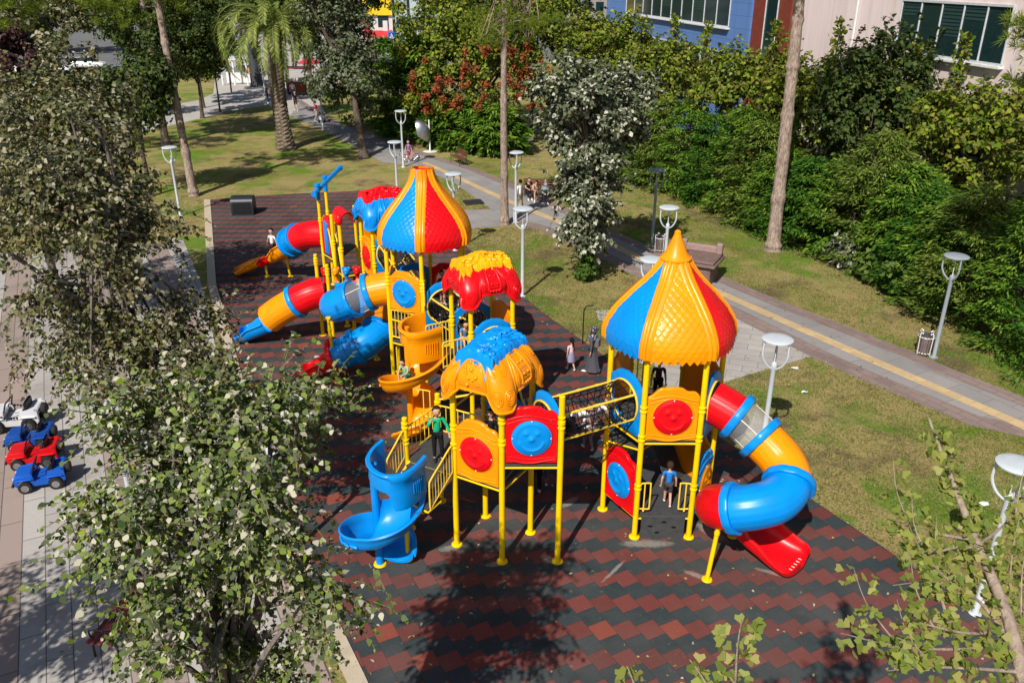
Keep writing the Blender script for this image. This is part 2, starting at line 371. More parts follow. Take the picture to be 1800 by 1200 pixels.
m_plaza = mat_paving('light_plaza_paving', (0.36, 0.335, 0.31), (0.42, 0.39, 0.36), R(20), 0.9, 0.45, (0.17, 0.16, 0.15), 0.5)
plaza_pts = px((1255, 500), (1340, 560), (1427, 626), (1285, 668), (1180, 700), (1150, 640), (1170, 540)); sheet('small_plaza', plaza_pts, 0.006, m_plaza, 'light paved apron behind the front tower')
cross_pts = px((870, 345), (903, 395), (830, 402), (760, 402), (722, 372), (863, 368)); sheet('crossing_path', cross_pts, 0.007, m_path, 'short branch path to the rubber surface')
sheet('small_paved_square', px((1047, 545), (1075, 545), (1085, 572), (1052, 562)), 0.006, m_plaza, 'small paved square in the lawn')
mb = MB(); mb.box(G(832, 357)+Vector((0, 0, 0.05)), (1.0, 0.8, 0.1), 0.3); o = mb.build('drain_cover', M['iron'], None, False); tag(o, 'dark square drain cover in the grass by the path junction', 'drain cover')
m_far = mat_paving('far_plaza_paving', (0.42, 0.39, 0.36), (0.46, 0.43, 0.40), R(15), 1.6, 0.8, (0.3, 0.28, 0.26), 0.35)
sheet('far_plaza', px((350, 209), (400, 196), (470, 185), (512, 203), (575, 207), (560, 175), (600, 140), (640, 122), (640, 60), (420, 60), (380, 120), (375, 165), (350, 176), (250, 195), (240, 235)), 0.008, m_far, 'pale paved plaza at the far end of the path')
m_road = plain('road_asphalt', (0.17, 0.17, 0.175), 0.9, 0.2, 0.3, 0.6)
sheet('street', [(-140, 108, 0), (-60, 106, 0), (60, 130, 0), (160, 150, 0), (160, 230, 0), (-260, 230, 0), (-260, 108, 0)], 0.004, m_road, 'grey asphalt street beyond the park')

# ================================================================ the play structure (one connected thing)
PLAY = thing('play_structure', 'big blue, red, orange and yellow play structure with onion domes, tube slides and net tunnels', 'playground structure', (1.0, 16.0, 0.035))
def dirv(a): return Vector((math.cos(R(a)), math.sin(R(a)), 0))
Z0 = 0.035
def post(p, h, collars=(), r=0.062, flange=True, mat='yellow', base=Z0, label=None):
    p = Vector((p[0], p[1], 0)); mb = MB(); mb.cyl(p+Vector((0, 0, base)), p+Vector((0, 0, h)), r, r, 16)
    mb.ball(p+Vector((0, 0, h)), (r*1.0, r*1.0, r*0.35), 16, 6)
    for c in collars:
        for d in (-0.05, 0.05):
            mb.lathe([(r, c+d-0.028), (r*1.28, c+d-0.02), (r*1.33, c+d), (r*1.28, c+d+0.02), (r, c+d+0.028)], (p.x, p.y, 0), 16)
    o = mb.build('post', M[mat], PLAY, label=label)
    if flange:
        f = MB(); f.lathe([(0, base+0.035), (r*1.0, base+0.035), (r*1.55, base+0.03), (r*1.95, base+0.018), (r*2.0, base)], (p.x, p.y, 0), 20); f.build('post_flange', M[mat], o)
    return o
def edge_frame(a, b):
    """matrix with x along a->b, y up(world z), z = outward normal (to the right of a->b)"""
    a, b = Vector((a[0], a[1], 0)), Vector((b[0], b[1], 0)); x = (b-a).normalized(); y = Vector((0, 0, 1)); z = x.cross(y)
    m = (a+b)/2
    return Matrix(((x.x, y.x, z.x, m.x), (x.y, y.y, z.y, m.y), (x.z, y.z, z.z, 0), (0, 0, 0, 1))), (b-a).length
def disc_panel(a, b, z0, z1, cp, cd, label=None):
    """moulded panel between two posts with a domed round face of another colour"""
    m, L = edge_frame(a, b); w = L/2-0.075; H = z1-z0; n = 28; out = []
    top = []
    for i in range(n+1):
        t = -1+2*i/n
        zt = z1-0.30*H*0.62+0.17*H*math.cos(t*PI/2)**0.8 + (0.035*math.sin(t*9) if abs(t) > .3 else 0)
        top.append((t*w, zt))
    poly = [(-w, z0), (w, z0)]+top[::-1]
    mb = MB()
    # bevelled slab in three rings
    cx = 0; cz = (z0+z1)/2-0.04
    def shrink(q, k): return [(x*(1-k/w), cz+(z-cz)*(1-k/(H/2))) for x, z in q]
    rings = [(poly, -0.035), (poly, 0.02), (shrink(poly, 0.018), 0.04)]
    P = [[m @ Vector((x, z, d)) for x, z in q] for q, d in rings]
    b0 = len(mb.v); mb.grid(P, False, True); k = len(poly)
    mb.f.append(tuple(b0+i for i in range(k))[::-1]); mb.f.append(tuple(b0+2*k+i for i in range(k)))
    # wavy relief mouldings
    for yy, amp, ph, rr in ((cz+H*0.36, 0.05, 0.4, 0.022), (cz+H*0.30, 0.07, 0.2, 0.014), (cz-H*0.40, 0.045, PI+.3, 0.02), (cz-H*0.34, 0.03, PI, 0.012)):
        mb.tube([m @ Vector((t*w*0.93, yy+amp*math.cos(t*2.6+ph)-0.04, 0.043)) for t in [-1+2*i/18 for i in range(19)]], rr, 6)
    for sx in (-1, 1):
        mb.tube([m @ Vector((sx*(w*0.70+0.07*math.cos(a_)), cz+H*0.31+0.045*math.sin(a_), 0.043)) for a_ in [2*PI*i/14 for i in range(14)]], 0.012, 6, closed=True)
    o = mb.build('panel', M[cp], PLAY, label=label)
    # rim + disc
    r = min(w*0.80, H*0.40); zc = cz-0.02
    rim = MB(); rim.tube([m @ Vector((r*math.cos(a_), zc+r*math.sin(a_), 0.045)) for a_ in [2*PI*i/36 for i in range(36)]], 0.016, 8, closed=True); rim.build('disc_rim', M[cp], o)
    d = MB(); P = []; N = 40
    for ir in range(15):
        rr = r*0.97*ir/14; row = []
        for i in range(N):
            a_ = 2*PI*i/N; x = rr*math.cos(a_)/r; y = rr*math.sin(a_)/r
            h = 0.09*math.sqrt(max(0, 1-(rr/r)**2*0.9))
            def bmp(X, Y, s, A): return A*math.exp(-((x-X)**2+(y-Y)**2)/(s*s))
            h += bmp(-.28, .32, .11, .035)+bmp(.28, .32, .11, .035)+bmp(0, .02, .13, .045)
            q = math.hypot(x, y+0.0)
            if y < -.15: h += 0.03*math.exp(-((q-.62)/.07)**2)
            h += 0.018*math.exp(-((q-.80)/.05)**2)
            row.append(m @ Vector((rr*math.cos(a_), zc+rr*math.sin(a_), 0.035+h)))
        P.append(row)
    d.grid(P, False, True); d.build('round_face', M[cd], o, angle=60)
    for a_ in (0, 90, 180, 270):
        bl = MB(); bl.ball(m @ Vector((r*0.93*math.cos(R(a_)), zc+r*0.93*math.sin(R(a_)), 0.075)), 0.017, 8, 6); bl.build('bolt_cap', M['bolt'], o)
    return o
def portal(a, b, zc, rad, cp='blue', hgt=1.5, z0=None, ringmat='cream'):
    """slab with a round hole and a tube ring"""
    m, L = edge_frame(a, b); w = L/2-0.07; z0 = zc-rad-0.22 if z0 is None else z0; z1 = zc+rad+0.22; N = 48
    mb = MB(); outer = []; inner = []
    for i in range(N):
        a_ = 2*PI*i/N; c, s_ = math.cos(a_), math.sin(a_)
        rr = min(w/max(abs(c), 1e-6), (z1-zc if s_ > 0 else zc-z0)/max(abs(s_), 1e-6))
        x, y = rr*c, rr*s_
        if y > 0.1:
            lim = (z1-zc)*(0.62+0.38*math.cos(min(1, abs(x)/w)*PI/2)**.9)+0.02*math.cos(x*26); y = min(y, lim)
        outer.append((x, zc+y)); inner.append((rad*c if rad < w else min(w-.01, rad)*c, zc+rad*s_))
    P = [[m @ Vector((x, z, d)) for x, z in q] for q, d in ((inner, -0.03), (outer, -0.03), (outer, 0.025), ([(x*.97, zc+(z-zc)*.97) for x, z in outer], 0.04), (inner, 0.04), (inner, -0.03))]
    mb.grid(P, False, True); o = mb.build('portal_panel', M[cp], PLAY, label='%s panel with round tunnel opening' % cp)
    r = MB(); r.tube([m @ Vector(((min(rad, w-.01))*math.cos(2*PI*i/36), zc+rad*math.sin(2*PI*i/36), 0.06)) for i in range(36)], 0.024, 8, closed=True)
    r.build('ring', M[ringmat], o); return o
def deck(pts, z, th=0.08):
    mb = MB(); mb.prism([(p[0], p[1]) for p in pts], z-th, z); o = mb.build('deck', M['deck'], PLAY, False)
    e = MB(); n = len(pts)
    for i in range(n):
        a, b = Vector((*pts[i][:2], z-th-0.02)), Vector((*pts[(i+1) % n][:2], z-th-0.02)); e.cyl(a, b, 0.022, None, 8)
    e.build('deck_edge', M['yellow'], o); return o
def rail(p0, p1, h=0.75, nb=8, drop_end=True, name='guard_rail', r=0.019):
    """tube guard rail between two 3D deck points"""
    p0, p1 = Vector(p0), Vector(p1); up = Vector((0, 0, 1)); mb = MB()
    a0, a1 = p0.lerp(p1, 0.05), p0.lerp(p1, 0.95)
    path = [a0+up*0.06, a0+up*(h-0.10)]+[a0.lerp(a1, t)+up*h for t in (0.08, 0.5, 0.92)]+[a1+up*(h-0.10), a1+up*0.06]
    mb.tube(spline(path[:2]+path[2:], 3), r, 8)
    mb.cyl(a0+up*0.10, a1+up*0.10, r, None, 8); o = mb.build(name, M['cream'], PLAY)
    for i in range(1, nb):
        t = i/nb; q = a0.lerp(a1, t); bb = MB(); bb.cyl(q+up*0.10, q+up*h, r*0.62, None, 6); bb.build('baluster', M['cream'], o)
    return o
def grab(p, n, z0, z1, out=0.20, off=0.07):
    p = Vector((p[0], p[1], 0)); n = Vector(n).normalized(); u = Vector((0, 0, 1))
    pts = [p+n*off+u*z0, p+n*(off+out)+u*(z0-.02), p+n*(off+out+.02)+u*(z0+.06), p+n*(off+out+.02)+u*(z1-.08), p+n*(off+out)+u*z1, p+n*off+u*z1]
    mb = MB(); mb.tube(spline(pts, 4), 0.018, 8); q = p+n*(off+out*.45); mb.cyl(q+u*(z0-.06), q+u*z1, 0.016, None, 8); mb.ball(q+u*(z0-.06), 0.026, 8, 6)
    return mb.build('grab_rail', M['cream'], PLAY)

# ---- onion dome roofs
def onion(cx, cy, prof, cols, rot, cap=None, name='onion_dome', label=None, zig=True):
    root = MB()
    ctr = Vector((cx, cy, 0))
    zs = np.array([p[0] for p in prof]); rs = np.array([p[1] for p in prof])
    def rad(z): return float(np.interp(z, zs, rs))
    # smooth profile
    zz = np.linspace(zs[0], zs[-1], 200); rr = np.interp(zz, zs, rs); k = np.ones(27)/27; rp = np.pad(rr, 13, 'edge'); rr = np.convolve(rp, k, 'valid')
    rr[0:6] = np.interp(zz[0:6], zs, rs); arc = np.concatenate([[0], np.cumsum(np.hypot(np.diff(zz), np.diff(rr)))]); LA = arc[-1]
    def at(b): return float(np.interp(b, arc, zz)), float(np.interp(b, arc, rr))
    mb = MB(); mb.lathe([(at(LA)[1]*.9, at(LA)[0]), (at(LA)[1]*.9, at(LA)[0]-0.02)], (cx, cy, 0), 24)
    # base ring inside the rim is the part that carries the panels
    ring = MB(); ring.tube([ctr+dirv(rot+a)*(rs[0]*.93)+Vector((0, 0, zs[0]+0.06)) for a in range(0, 360, 10)], 0.03, 8, closed=True)
    o = ring.build(name, M['orange'], PLAY, label=label)
    W, Hs = 0.145, 0.112; ns, nt = 72, 110
    for kp in range(6):
        a0 = rot+60*kp; P = []
        e0, e1 = dirv(a0), dirv(a0+60); mid = dirv(a0+30)
        for i in range(nt+1):
            b = LA*i/nt; z, r = at(b); row = []; hw = r*0.5
            for j in range(ns+1):
                s_ = -1+2*j/ns; aa = s_*hw
                base = e0.lerp(e1, (s_+1)/2)*r
                bulge = 1+0.115*(1-s_*s_)
                q = base*bulge; nrm = q.normalized()
                # overlapping pointed scales
                bb = b+0.06; rowi = math.floor(bb/Hs); f = bb/Hs-rowi; h = 0
                for ri, ff in ((rowi, f), (rowi-1, f+1)):
                    u = aa/W+0.5*(ri % 2); u = (u-math.floor(u)-0.5)*2
                    if abs(u) < min(1.0, (ff*1.5)**0.75): h = 0.021*(1-ff/1.9)-0.003*abs(u); break
                edge = min(1, (1-abs(s_))*hw/0.16); h *= max(0, min(1, edge*1.4-.3))
                dz = 0
                if i < 4 and zig: # toothed rim
                    t_ = abs((aa/W+.25) % 1.0-0.5)*2; dz = -(1-t_)*0.10*(4-i)/4
                row.append(ctr+q+nrm*h+Vector((0, 0, z+dz)))
            P.append(row)
        p_ = MB(); p_.grid(P)
        # inner skin
        P2 = [[ctr+(v-ctr-Vector((0, 0, v.z)))*0.975+Vector((0, 0, v.z)) for v in row[::6]] for row in P[::6]]
        p_.grid(P2); po = p_.build('dome_panel', M[cols[kp]], o, angle=50, label='%s scaled dome panel' % cols[kp])
    for kp in range(6):
        a0 = rot+60*kp; e = dirv(a0); tg = dirv(a0+90); P = []
        for i in range(41):
            b = LA*i/40; z, r = at(b); wd = min(0.15, r*0.46); row = []
            for s_, hh in ((-1, -.03), (-1, .012), (-.82, .03), (-.6, .034), (-.45, .018), (-.25, .018), (-.12, .042), (0, .030), (.12, .042), (.25, .018), (.45, .018), (.6, .034), (.82, .03), (1, .012), (1, -.03)):
                inward = abs(s_)*wd*0.42
                row.append(ctr+e*(r*1.012+.018+hh-inward)+tg*(s_*wd)+Vector((0, 0, z-0.02*(i == 0))))
            P.append(row)
        rb = MB(); rb.grid(P, False, True); rb.build('dome_rib', M['orange'], o, angle=35)
    z, r = at(LA)
    if cap:
        c = MB(); c.lathe([(r*.8, z-.05), (r+.055, z-.05), (r+.06, z-.02), (r+.035, z+.0), (r*.86, z+.10), (r*.55, z+(cap-z)*.5), (r*.27, cap-.1), (.065, cap-.035), (.03, cap-.005), (0.0, cap)], (cx, cy, 0), 28); c.build('dome_cap', M['orange'], o)
    else:
        c = MB(); c.lathe([(0, z-.05), (r*.7, z-.05), (r*.7, z-.10)], (cx, cy, 0), 20); c.build('dome_cap', M['red'], o)
    return o
AX, AYc = 3.40, 16.63; SA = 1.23
PA = [Vector((AX, AYc, 0))+dirv(a)*SA for a in (180, 240, 300, 0, 60, 120)]   # P1..P6
for i, p in enumerate(PA): post(p, 4.62, ((2.62, 3.32) if i in (1, 2) else (3.30,))+((1.38,) if i in (1, 2) else ()))
onion(AX, AYc, [(4.56, 1.39), (4.68, 1.41), (4.85, 1.385), (5.05, 1.30), (5.3, 1.14), (5.65, 0.82), (5.95, 0.52), (6.18, .35), (6.35, 0.25)],
      ['red', 'blue', 'orange', 'red', 'blue', 'orange'][::1], 120, cap=6.92, label='front onion dome roof with pointed orange cap')
# ---- tower A fittings
P1, P2, P3, P4, P5, P6 = PA
disc_panel(P2, P3, 2.58, 3.86, 'orange', 'red', 'orange panel with red round face on the front tower')
disc_panel(P1, P2, 0.55, 2.02, 'red', 'blue', 'low red panel with blue round face on the front tower')
disc_panel(P3, P4, 0.55, 1.95, 'blue', 'orange', 'low blue panel with orange round face on the front tower')
portal(P1, P2, 3.28, 0.47)
portal(P3, P4, 3.25, 0.46, z0=2.45)
disc_panel(P4, P5, 2.6, 4.0, 'orange', 'red')
disc_panel(P6, P1, 2.6, 4.05, 'orange', 'blue')
disc_panel(P4, P5, 0.6, 2.0, 'orange', 'blue')
deck([P1, P2, P3, P4, P5, P6], 0.64); deck([P1, P6, (AX-0.1, 17.69), (AX+0.2, 16.9), (2.9, 16.2)], 2.02); deck([P1, P2, P3, P4, P5, P6], 2.58)
mb = MB(); mb.box((AX, 15.545, 0.33), (0.98, 0.05, 0.62), 0, bev=0.01); cb_ = mb.build('climbing_board', M['deck'], PLAY, label='dark grey climbing board with four hand holds')
for hx, hz_ in ((-.28, .36), (.02, .47), (.25, .33), (-.12, .19)):
    h_ = MB(); h_.add([Vector((AX+hx+0.065*math.cos(a), 15.517, hz_+0.045*math.sin(a)+(0.02 if math.sin(a) < 0 else -.012))) for a in [2*PI*i/16 for i in range(16)]], [tuple(range(16))]); h_.build('hand_hold', M['net'], cb_)
grab(P2, (1, 0.1, 0), 0.80, 1.46); grab(P3, (-1, 0.1, 0), 0.80, 1.46)
grab(P6, (1, -.3, 0), 2.75, 3.5); rail((2.95, 17.68, 2.02), (3.85, 17.68, 2.02), 0.7, 7); rail((2.2, 17.0, .64), (2.75, 17.6, .64), 0.85, 6)
mb = MB(); a_ = Vector((3.9, 16.9, 0.64)); b_ = Vector((3.4, 17.3, 2.0)); mb.sweep([a_, b_], [(-.38, 0), (.38, 0), (.38, .03), (-.38, .03)]); mb.build('ramp', M['deck'], PLAY, False)
# back stair tower of A: short net ramp
mb = MB()
for k in range(8):
    mb.tube([Vector((2.35+0.09*k, 17.2+.02*k, 2.0)), Vector((1.55+0.09*k, 18.6+.02*k, 1.2))], 0.012, 5)
for k in range(9):
    a_ = Vector((2.35, 17.2, 2.0)).lerp(Vector((1.55, 18.6, 1.2)), k/8); mb.tube([a_, a_+Vector((.63, .14, 0))], 0.012, 5)
mb.build('net_ramp', M['net'], PLAY)

# ---- tube slides
def seg(path, i0, i1): return path[i0:i1+1]
def tube_slide(name, ctrl, parts, rad=0.46, label=None, collars=(), chute=None, posts=()):
    path = spline(ctrl, 10); root = None
    for i, (c, a, b) in enumerate(parts):
        mb = MB(); p = path[a*10:b*10+1]
        mb.tube(p, rad, 60, False, ridge=(0.0 if c == 'clear' else 0.011), nr=20)
        if root is None: root = mb.build(name, M[c], PLAY, label=label, angle=60)
        else: mb.build('tube_section', M[c], root, angle=60, label='%s tube section' % ('transparent' if c == 'clear' else c))
        if c == 'clear':
            s_ = MB(); fr = s_.frames(p)
            for ang in (40, 150, 270):
                s_.tube([q+(u*math.cos(R(ang))+w*math.sin(R(ang)))*(rad+.012) for q, u, w in fr], 0.014, 6)
            s_.build('strip', M['bolt'], root)
    fr = MB().frames(path)
    for ci, cc in collars:
        q, u, w = fr[int(ci*10)]; t = u.cross(w); P = []
        prof = [(rad-.01, -.085), (rad+.07, -.085), (rad+.085, -.06), (rad+.085, .06), (rad+.07, .085), (rad-.01, .085)]
        for r_, d_ in prof: P.append([q+(u*math.cos(2*PI*k/48)+w*math.sin(2*PI*k/48))*(r_+(.008*math.cos(k*PI/2*1.0) if r_ > rad+.06 else 0))+t*d_ for k in range(48)])
        mb = MB(); mb.grid(P, False, True); co = mb.build('collar', M[cc], root, angle=35)
    if chute: open_chute(root, *chute)
    for b, tp in posts:
        mb = MB(); mb.cyl(b, tp, 0.048, None, 12); mb.lathe([(0, .03), (.10, .028), (.115, 0)], b, 16)
        d = (Vector(tp)-Vector(b)).normalized()
        for q in (.72, .82): mb.tube([Vector(b).lerp(Vector(tp), q-.02), Vector(b).lerp(Vector(tp), q+.02)], .06, 12)
        mb.box(Vector(tp), (.14, .10, .05)); mb.build('support_post', M['yellow'], root)
    return root
def open_chute(root, ctrl, col, width=0.42, depth=0.30, name='chute', flare=0.10, nseg=8, label=None, ribs=True):
    path = spline(ctrl, nseg); K = len(path)-1
    ex_ = [path[-1]+(path[-1]-path[-2])*.0]
    def prof(t):
        w = width+flare*max(0, (t-.45)/.55)**1.3; d = depth*(1-0.55*max(0, (t-.45)/.55)); o = []
        if t > 0.82: w *= math.sqrt(max(0.02, 1-((t-.82)/.185)**2.4))
        N = 14
        def U(a, ex): c_, s_ = math.cos(a), math.sin(a); return (math.copysign(abs(c_)**.7, c_), math.copysign(abs(s_)**.8, s_))
        for i in range(N+1):
            x, z = U(PI+PI*i/N, 0); o.append((w*x, d*z+d))
        lift = .10*max(0, (t-.9)/.1)**2
        outer = []
        for i in range(N+1):
            x, z = U(PI+PI*(N-i)/N, 0); outer.append(((w+.03)*x, (d+.035)*z+d))
        lipR = [(w+.025, d+.035), (w+.07, d+.03), (w+.085, d-.01)]; lipL = [(-w-.085, d-.01), (-w-.07, d+.03), (-w-.025, d+.035)]
        return [(x, z+lift) for x, z in o+lipR+outer+lipL]
    mb = MB(); mb.sweep(path, prof)
    c = mb.build(name, M[col], root, angle=50, label=label)
    if ribs:
        e = path[-1]; t = (path[-1]-path[-3]).normalized(); side = t.cross(Vector((0, 0, 1))).normalized(); w = (width+flare)*.5
        for k in range(6):
            l = MB(); q = e-t*.13+side*(w*(-1+2*k/5)); l.tube([q+Vector((0, 0, .055)), q-t*.07+Vector((0, 0, .05))], .010, 6); l.build('rib', M['bolt'], c)
    return c
# slide A: spiral tube on the right of tower A
h = dirv(-30); SAm = (P3+P4)/2
tube_slide('tube_slide', [SAm+Vector((0, 0, 3.25)), (4.85, 15.80, 3.02), (5.30, 15.50, 2.68), (5.68, 15.12, 2.36), (5.74, 14.66, 2.12), (5.42, 14.28, 1.96), (4.95, 14.16, 1.86), (4.50, 14.28, 1.72), (4.33, 14.66, 1.5), (4.5, 15.1, 1.22), (4.9, 15.3, .98)],
           [('red', 0, 1), ('clear', 1, 2), ('orange', 2, 4), ('blue', 4, 7), ('red', 7, 10)], label='tube slide spiralling down from the front tower in red, clear, orange and blue sections',
           collars=[(1.0, 'blue'), (2.0, 'blue'), (4.1, 'blue'), (6.9, 'blue')],
           chute=([(4.85, 15.32, .60), (5.15, 15.18, .42), (5.5, 14.92, .24), (5.85, 14.62, .12), (6.18, 14.33, .09)], 'red', 0.52, 0.42, 'chute', 0.05, 12, 'red open chute at the foot of the front tube slide'),
           posts=[((4.13, 14.12, Z0), (4.29, 14.22, 1.62)), ((5.02, 15.6, Z0), (4.5, 15.0, .8))])
# ---- net tunnels
def net_tunnel(a, b, rad=0.45, sag=0.06, name='net_tunnel', label=None, na=16, bars=4):
    a, b = Vector(a), Vector(b); L = (b-a).length; n = max(8, int(L/0.16)); t = (b-a).normalized(); u = t.cross(Vector((0, 0, 1))).normalized(); w = u.cross(t)
    def P(k, ang, rr): s_ = k/n; return a.lerp(b, s_)-Vector((0, 0, 1))*sag*4*s_*(1-s_)+(u*math.cos(ang)+w*math.sin(ang))*rr
    net = MB()
    for k in range(n+1):
        net.tube([P(k+0.25*math.sin(j*1.7+k), 2*PI*j/16, rad*(1-.03*math.cos(4*2*PI*j/16))) for j in range(16)], 0.011, 5, closed=True)
    for j in range(na):
        net.tube([P(k, 2*PI*(j+.5*(k % 2)*.25)/na, rad) for k in range(n+1)], 0.009, 5)
    o = net.build(name, M['net'], PLAY, label=label)
    for ang in (38, 142, -38, -142)[:bars]:
        m = MB(); m.cyl(a+(u*math.cos(R(ang))+w*math.sin(R(ang)))*rad*1.04, b+(u*math.cos(R(ang))+w*math.sin(R(ang)))*rad*1.04, 0.026, None, 8)
        for s_ in (.25, .5, .75):
            q = (a+(u*math.cos(R(ang))+w*math.sin(R(ang)))*rad*1.04).lerp(b+(u*math.cos(R(ang))+w*math.sin(R(ang)))*rad*1.04, s_); m.tube([q-t*.03, q+t*.03], 0.034, 8)
        m.build('bar', M['cream'], o)
    return o
# ---- front hut F : square of posts + triangle
F1, F2, F4, F3 = Vector((-1.22, 15.28, 0)), Vector((-.20, 14.69, 0)), Vector((.43, 15.72, 0)), Vector((-.61, 16.34, 0)); FF = Vector((1.0, 14.70, 0))
S1, S2 = Vector((-2.32, 15.86, 0)), Vector((-1.70, 16.94, 0))
for p, h_, c in ((F1, 3.96, (3.05, 2.60)), (F2, 3.96, (3.53, 3.03)), (F3, 3.96, (3.1,)), (F4, 4.05, (3.3,))): post(p, h_, c)
post(FF, 4.08, (3.56, 3.42)); post(S1, 2.93, (2.75, 2.35)); post(S2, 2.95, (2.7,))
disc_panel(F1, F2, 1.92, 3.38, 'orange', 'red', 'orange panel with red round face under the orange hut roof')
disc_panel(F2, FF, 2.56, 3.88, 'red', 'blue', 'red panel with blue round face beside the orange hut roof')
deck([F1, F2, F4, F3], 1.94); deck([F2, FF, F4], 2.52); deck([S1, F1, F3, S2], 1.92)
portal(F4, FF, 3.22, 0.46); portal(F3, F4, 2.72, 0.47)
net_tunnel((FF+F4)/2+dirv(30)*.04+Vector((0, 0, 3.22)), (P1+P2)/2-dirv(30)*.04+Vector((0, 0, 3.28)), 0.46, label='black net tunnel between the orange hut and the front tower')
rail(S2+dirv(150)*-0.0+Vector((0, 0, 1.92)), F3+Vector((0, 0, 1.92)), .75, 7); rail(S1+Vector((0, 0, 1.92)), S2+Vector((0, 0, 1.92)), .75, 7)
grab(F3, (.5, -.9, 0), 2.1, 2.8)
mb = MB(); mb.tube([F1+Vector((0, 0, 3.5)), F3+Vector((0, 0, 3.5))], .022, 8); mb.tube([S2+Vector((0, 0, 2.8)), F3+Vector((0, 0, 3.3))], .026, 8); mb.build('bar', M['cream'], PLAY)
# ---- hut roofs
def hut_roof(p0, ex, ey, zb, ztop, cb, cl, axis=0, label=None):
    """p0 centre, ex/ey unit edge directions; body colour cb, leaf cap colour cl; axis: which edge direction the ridge runs along"""
    c = Vector((p0[0], p0[1], 0)); half = 0.80; N, Mr = 120, 30; P = []; ztp = ztop-.13; KA, KB = .84, .52
    for i in range(N):
        th = 2*PI*(i+.5)/N; cx, sy = math.cos(th), math.sin(th); k = 1/(abs(cx)**4.2+abs(sy)**4.2)**(1/4.2); X, Y = cx*k, sy*k
        co = max(0, (min(abs(X), abs(Y))/max(abs(X), abs(Y))-.36)/.64); row = []
        q_ = min(1, co/.62); q_ = q_*q_*(3-2*q_); zbot = zb+.20-.32*q_
        for j in range(Mr+1):
            f = j/Mr
            if f <= .72:
                g = f/.72; sa = 1+(KA-1)*g**2.4; sb = 1+(KB-1)*(.25*g+.75*g**2.6); bul = 1+.06*math.sin(min(1, g*1.1)*PI)
                roll = (.10*q_-.075*math.exp(-((co-.16)/.13)**2))*(1-g**2)**.5+(.03 if co < .02 else 0)*math.sin(g*PI)
                z = zbot+(ztp-zbot)*(g**.92)
            else:
                g = (f-.72)/.28; sa = KA*math.cos(g*PI/2)**.8 if g < 1 else 0; sb = KB*math.cos(g*PI/2)**.8 if g < 1 else 0; bul = 1; roll = 0; z = ztp+.13*math.sin(g*PI/2)
            ka, kb = (sa, sb) if axis == 0 else (sb, sa)
            row.append(c+ex*(X*half*ka*bul*(1+roll))+ey*(Y*half*kb*bul*(1+roll))+Vector((0, 0, z)))
        P.append(row)
    mb = MB(); mb.grid(P, True, False)
    P2 = [[c+(v-c-Vector((0, 0, v.z)))*0.95+Vector((0, 0, v.z-(0.04 if jj > 8 else 0))) for jj, v in enumerate(r)] for r in P]; mb.grid(P2, True, False)
    # rolled bottom edge
    mb.tube([r[0] for r in P], 0.03, 6, closed=True)
    ri = MB()
    def on(th, f):
        i = th/(2*PI)*N-.5; j = min(.71, f*1.55)*Mr; i0 = int(math.floor(i)) % N; i1 = (i0+1) % N; j0 = min(Mr-1, int(j)); fi = i-math.floor(i); fj = j-j0
        return P[i0][j0].lerp(P[i1][j0], fi).lerp(P[i0][j0+1].lerp(P[i1][j0+1], fi), fj)
    for ck in range(4):   # spiral knots on the corner lobes
        for f0, rr in ((.14, .085), (.40, .075)):
            for dth in (-.13, .13):
                th0 = PI/4+ck*PI/2+dth
                for k in range(3):
                    rad_ = rr*(1-k*.33); ri.tube([on((th0+rad_*math.cos(a)*1.0/half) % (2*PI), f0+rad_*math.sin(a)*0.9) for a in [2*PI*q/12 for q in range(12)]], 0.017, 5, closed=True)
    for sk in range(4):   # arched reliefs and window relief on each face
        th0 = sk*PI/2
        for o_ in (.34, .42): ri.tube([on((th0+o_*1.15*math.cos(a)) % (2*PI), .04+.52*math.sin(a)) for a in [PI*q/16 for q in range(17)]], 0.024, 6)
        if sk % 2 == (1 if axis == 0 else 0):
            for dx in (-.20, .20): ri.tube([on((th0+dx) % (2*PI), f) for f in (.06, .2, .34, .46)], 0.035, 8)
            for ff in (.12, .27, .42): ri.tube([on((th0+dx) % (2*PI), ff) for dx in (-.15, 0, .15)], 0.012, 5)
            for dx in (-.09, .09):
                for ff in (.19, .34): ri.ball(on((th0+dx) % (2*PI), ff), .035, 8, 6)
            for dx in (-.15, -.05, .05, .15): ri.ball(on((th0+dx) % (2*PI), .05), .045, 8, 6)
        else:
            rs = random.Random(sk)
            for k in range(16):
                a_, b_ = rs.uniform(-.26, .26), rs.uniform(.08, .42); ri.ball(on((th0+a_) % (2*PI), b_), (rs.uniform(.02, .05),)*3, 8, 6)
    o = mb.build('hut_roof', M[cb], PLAY, label=label, angle=55); ri.build('relief', M[cb], o, angle=60)
    # leafy cap
    A = ex if axis == 0 else ey; B = ey if axis == 0 else ex; 
    lf = MB(); rs = random.Random(hash(label) % 1000 if False else int(p0[1]*10))
    def roofz(a, b):
        fa, fb = abs(a)/half, abs(b)/half; z = ztp+.13*math.sqrt(max(0, 1-(fa/KA)**2))*math.sqrt(max(0, 1-(fb/KB)**2))+.05*math.cos(a/half*2*PI)*.6
        if fb > KB: z -= ((fb-KB)/(1-KB))**.6*(ztp-zb)*.55
        if fa > KA: z -= ((fa-KA)/(1-KA))**.6*(ztp-zb)*.5
        return z
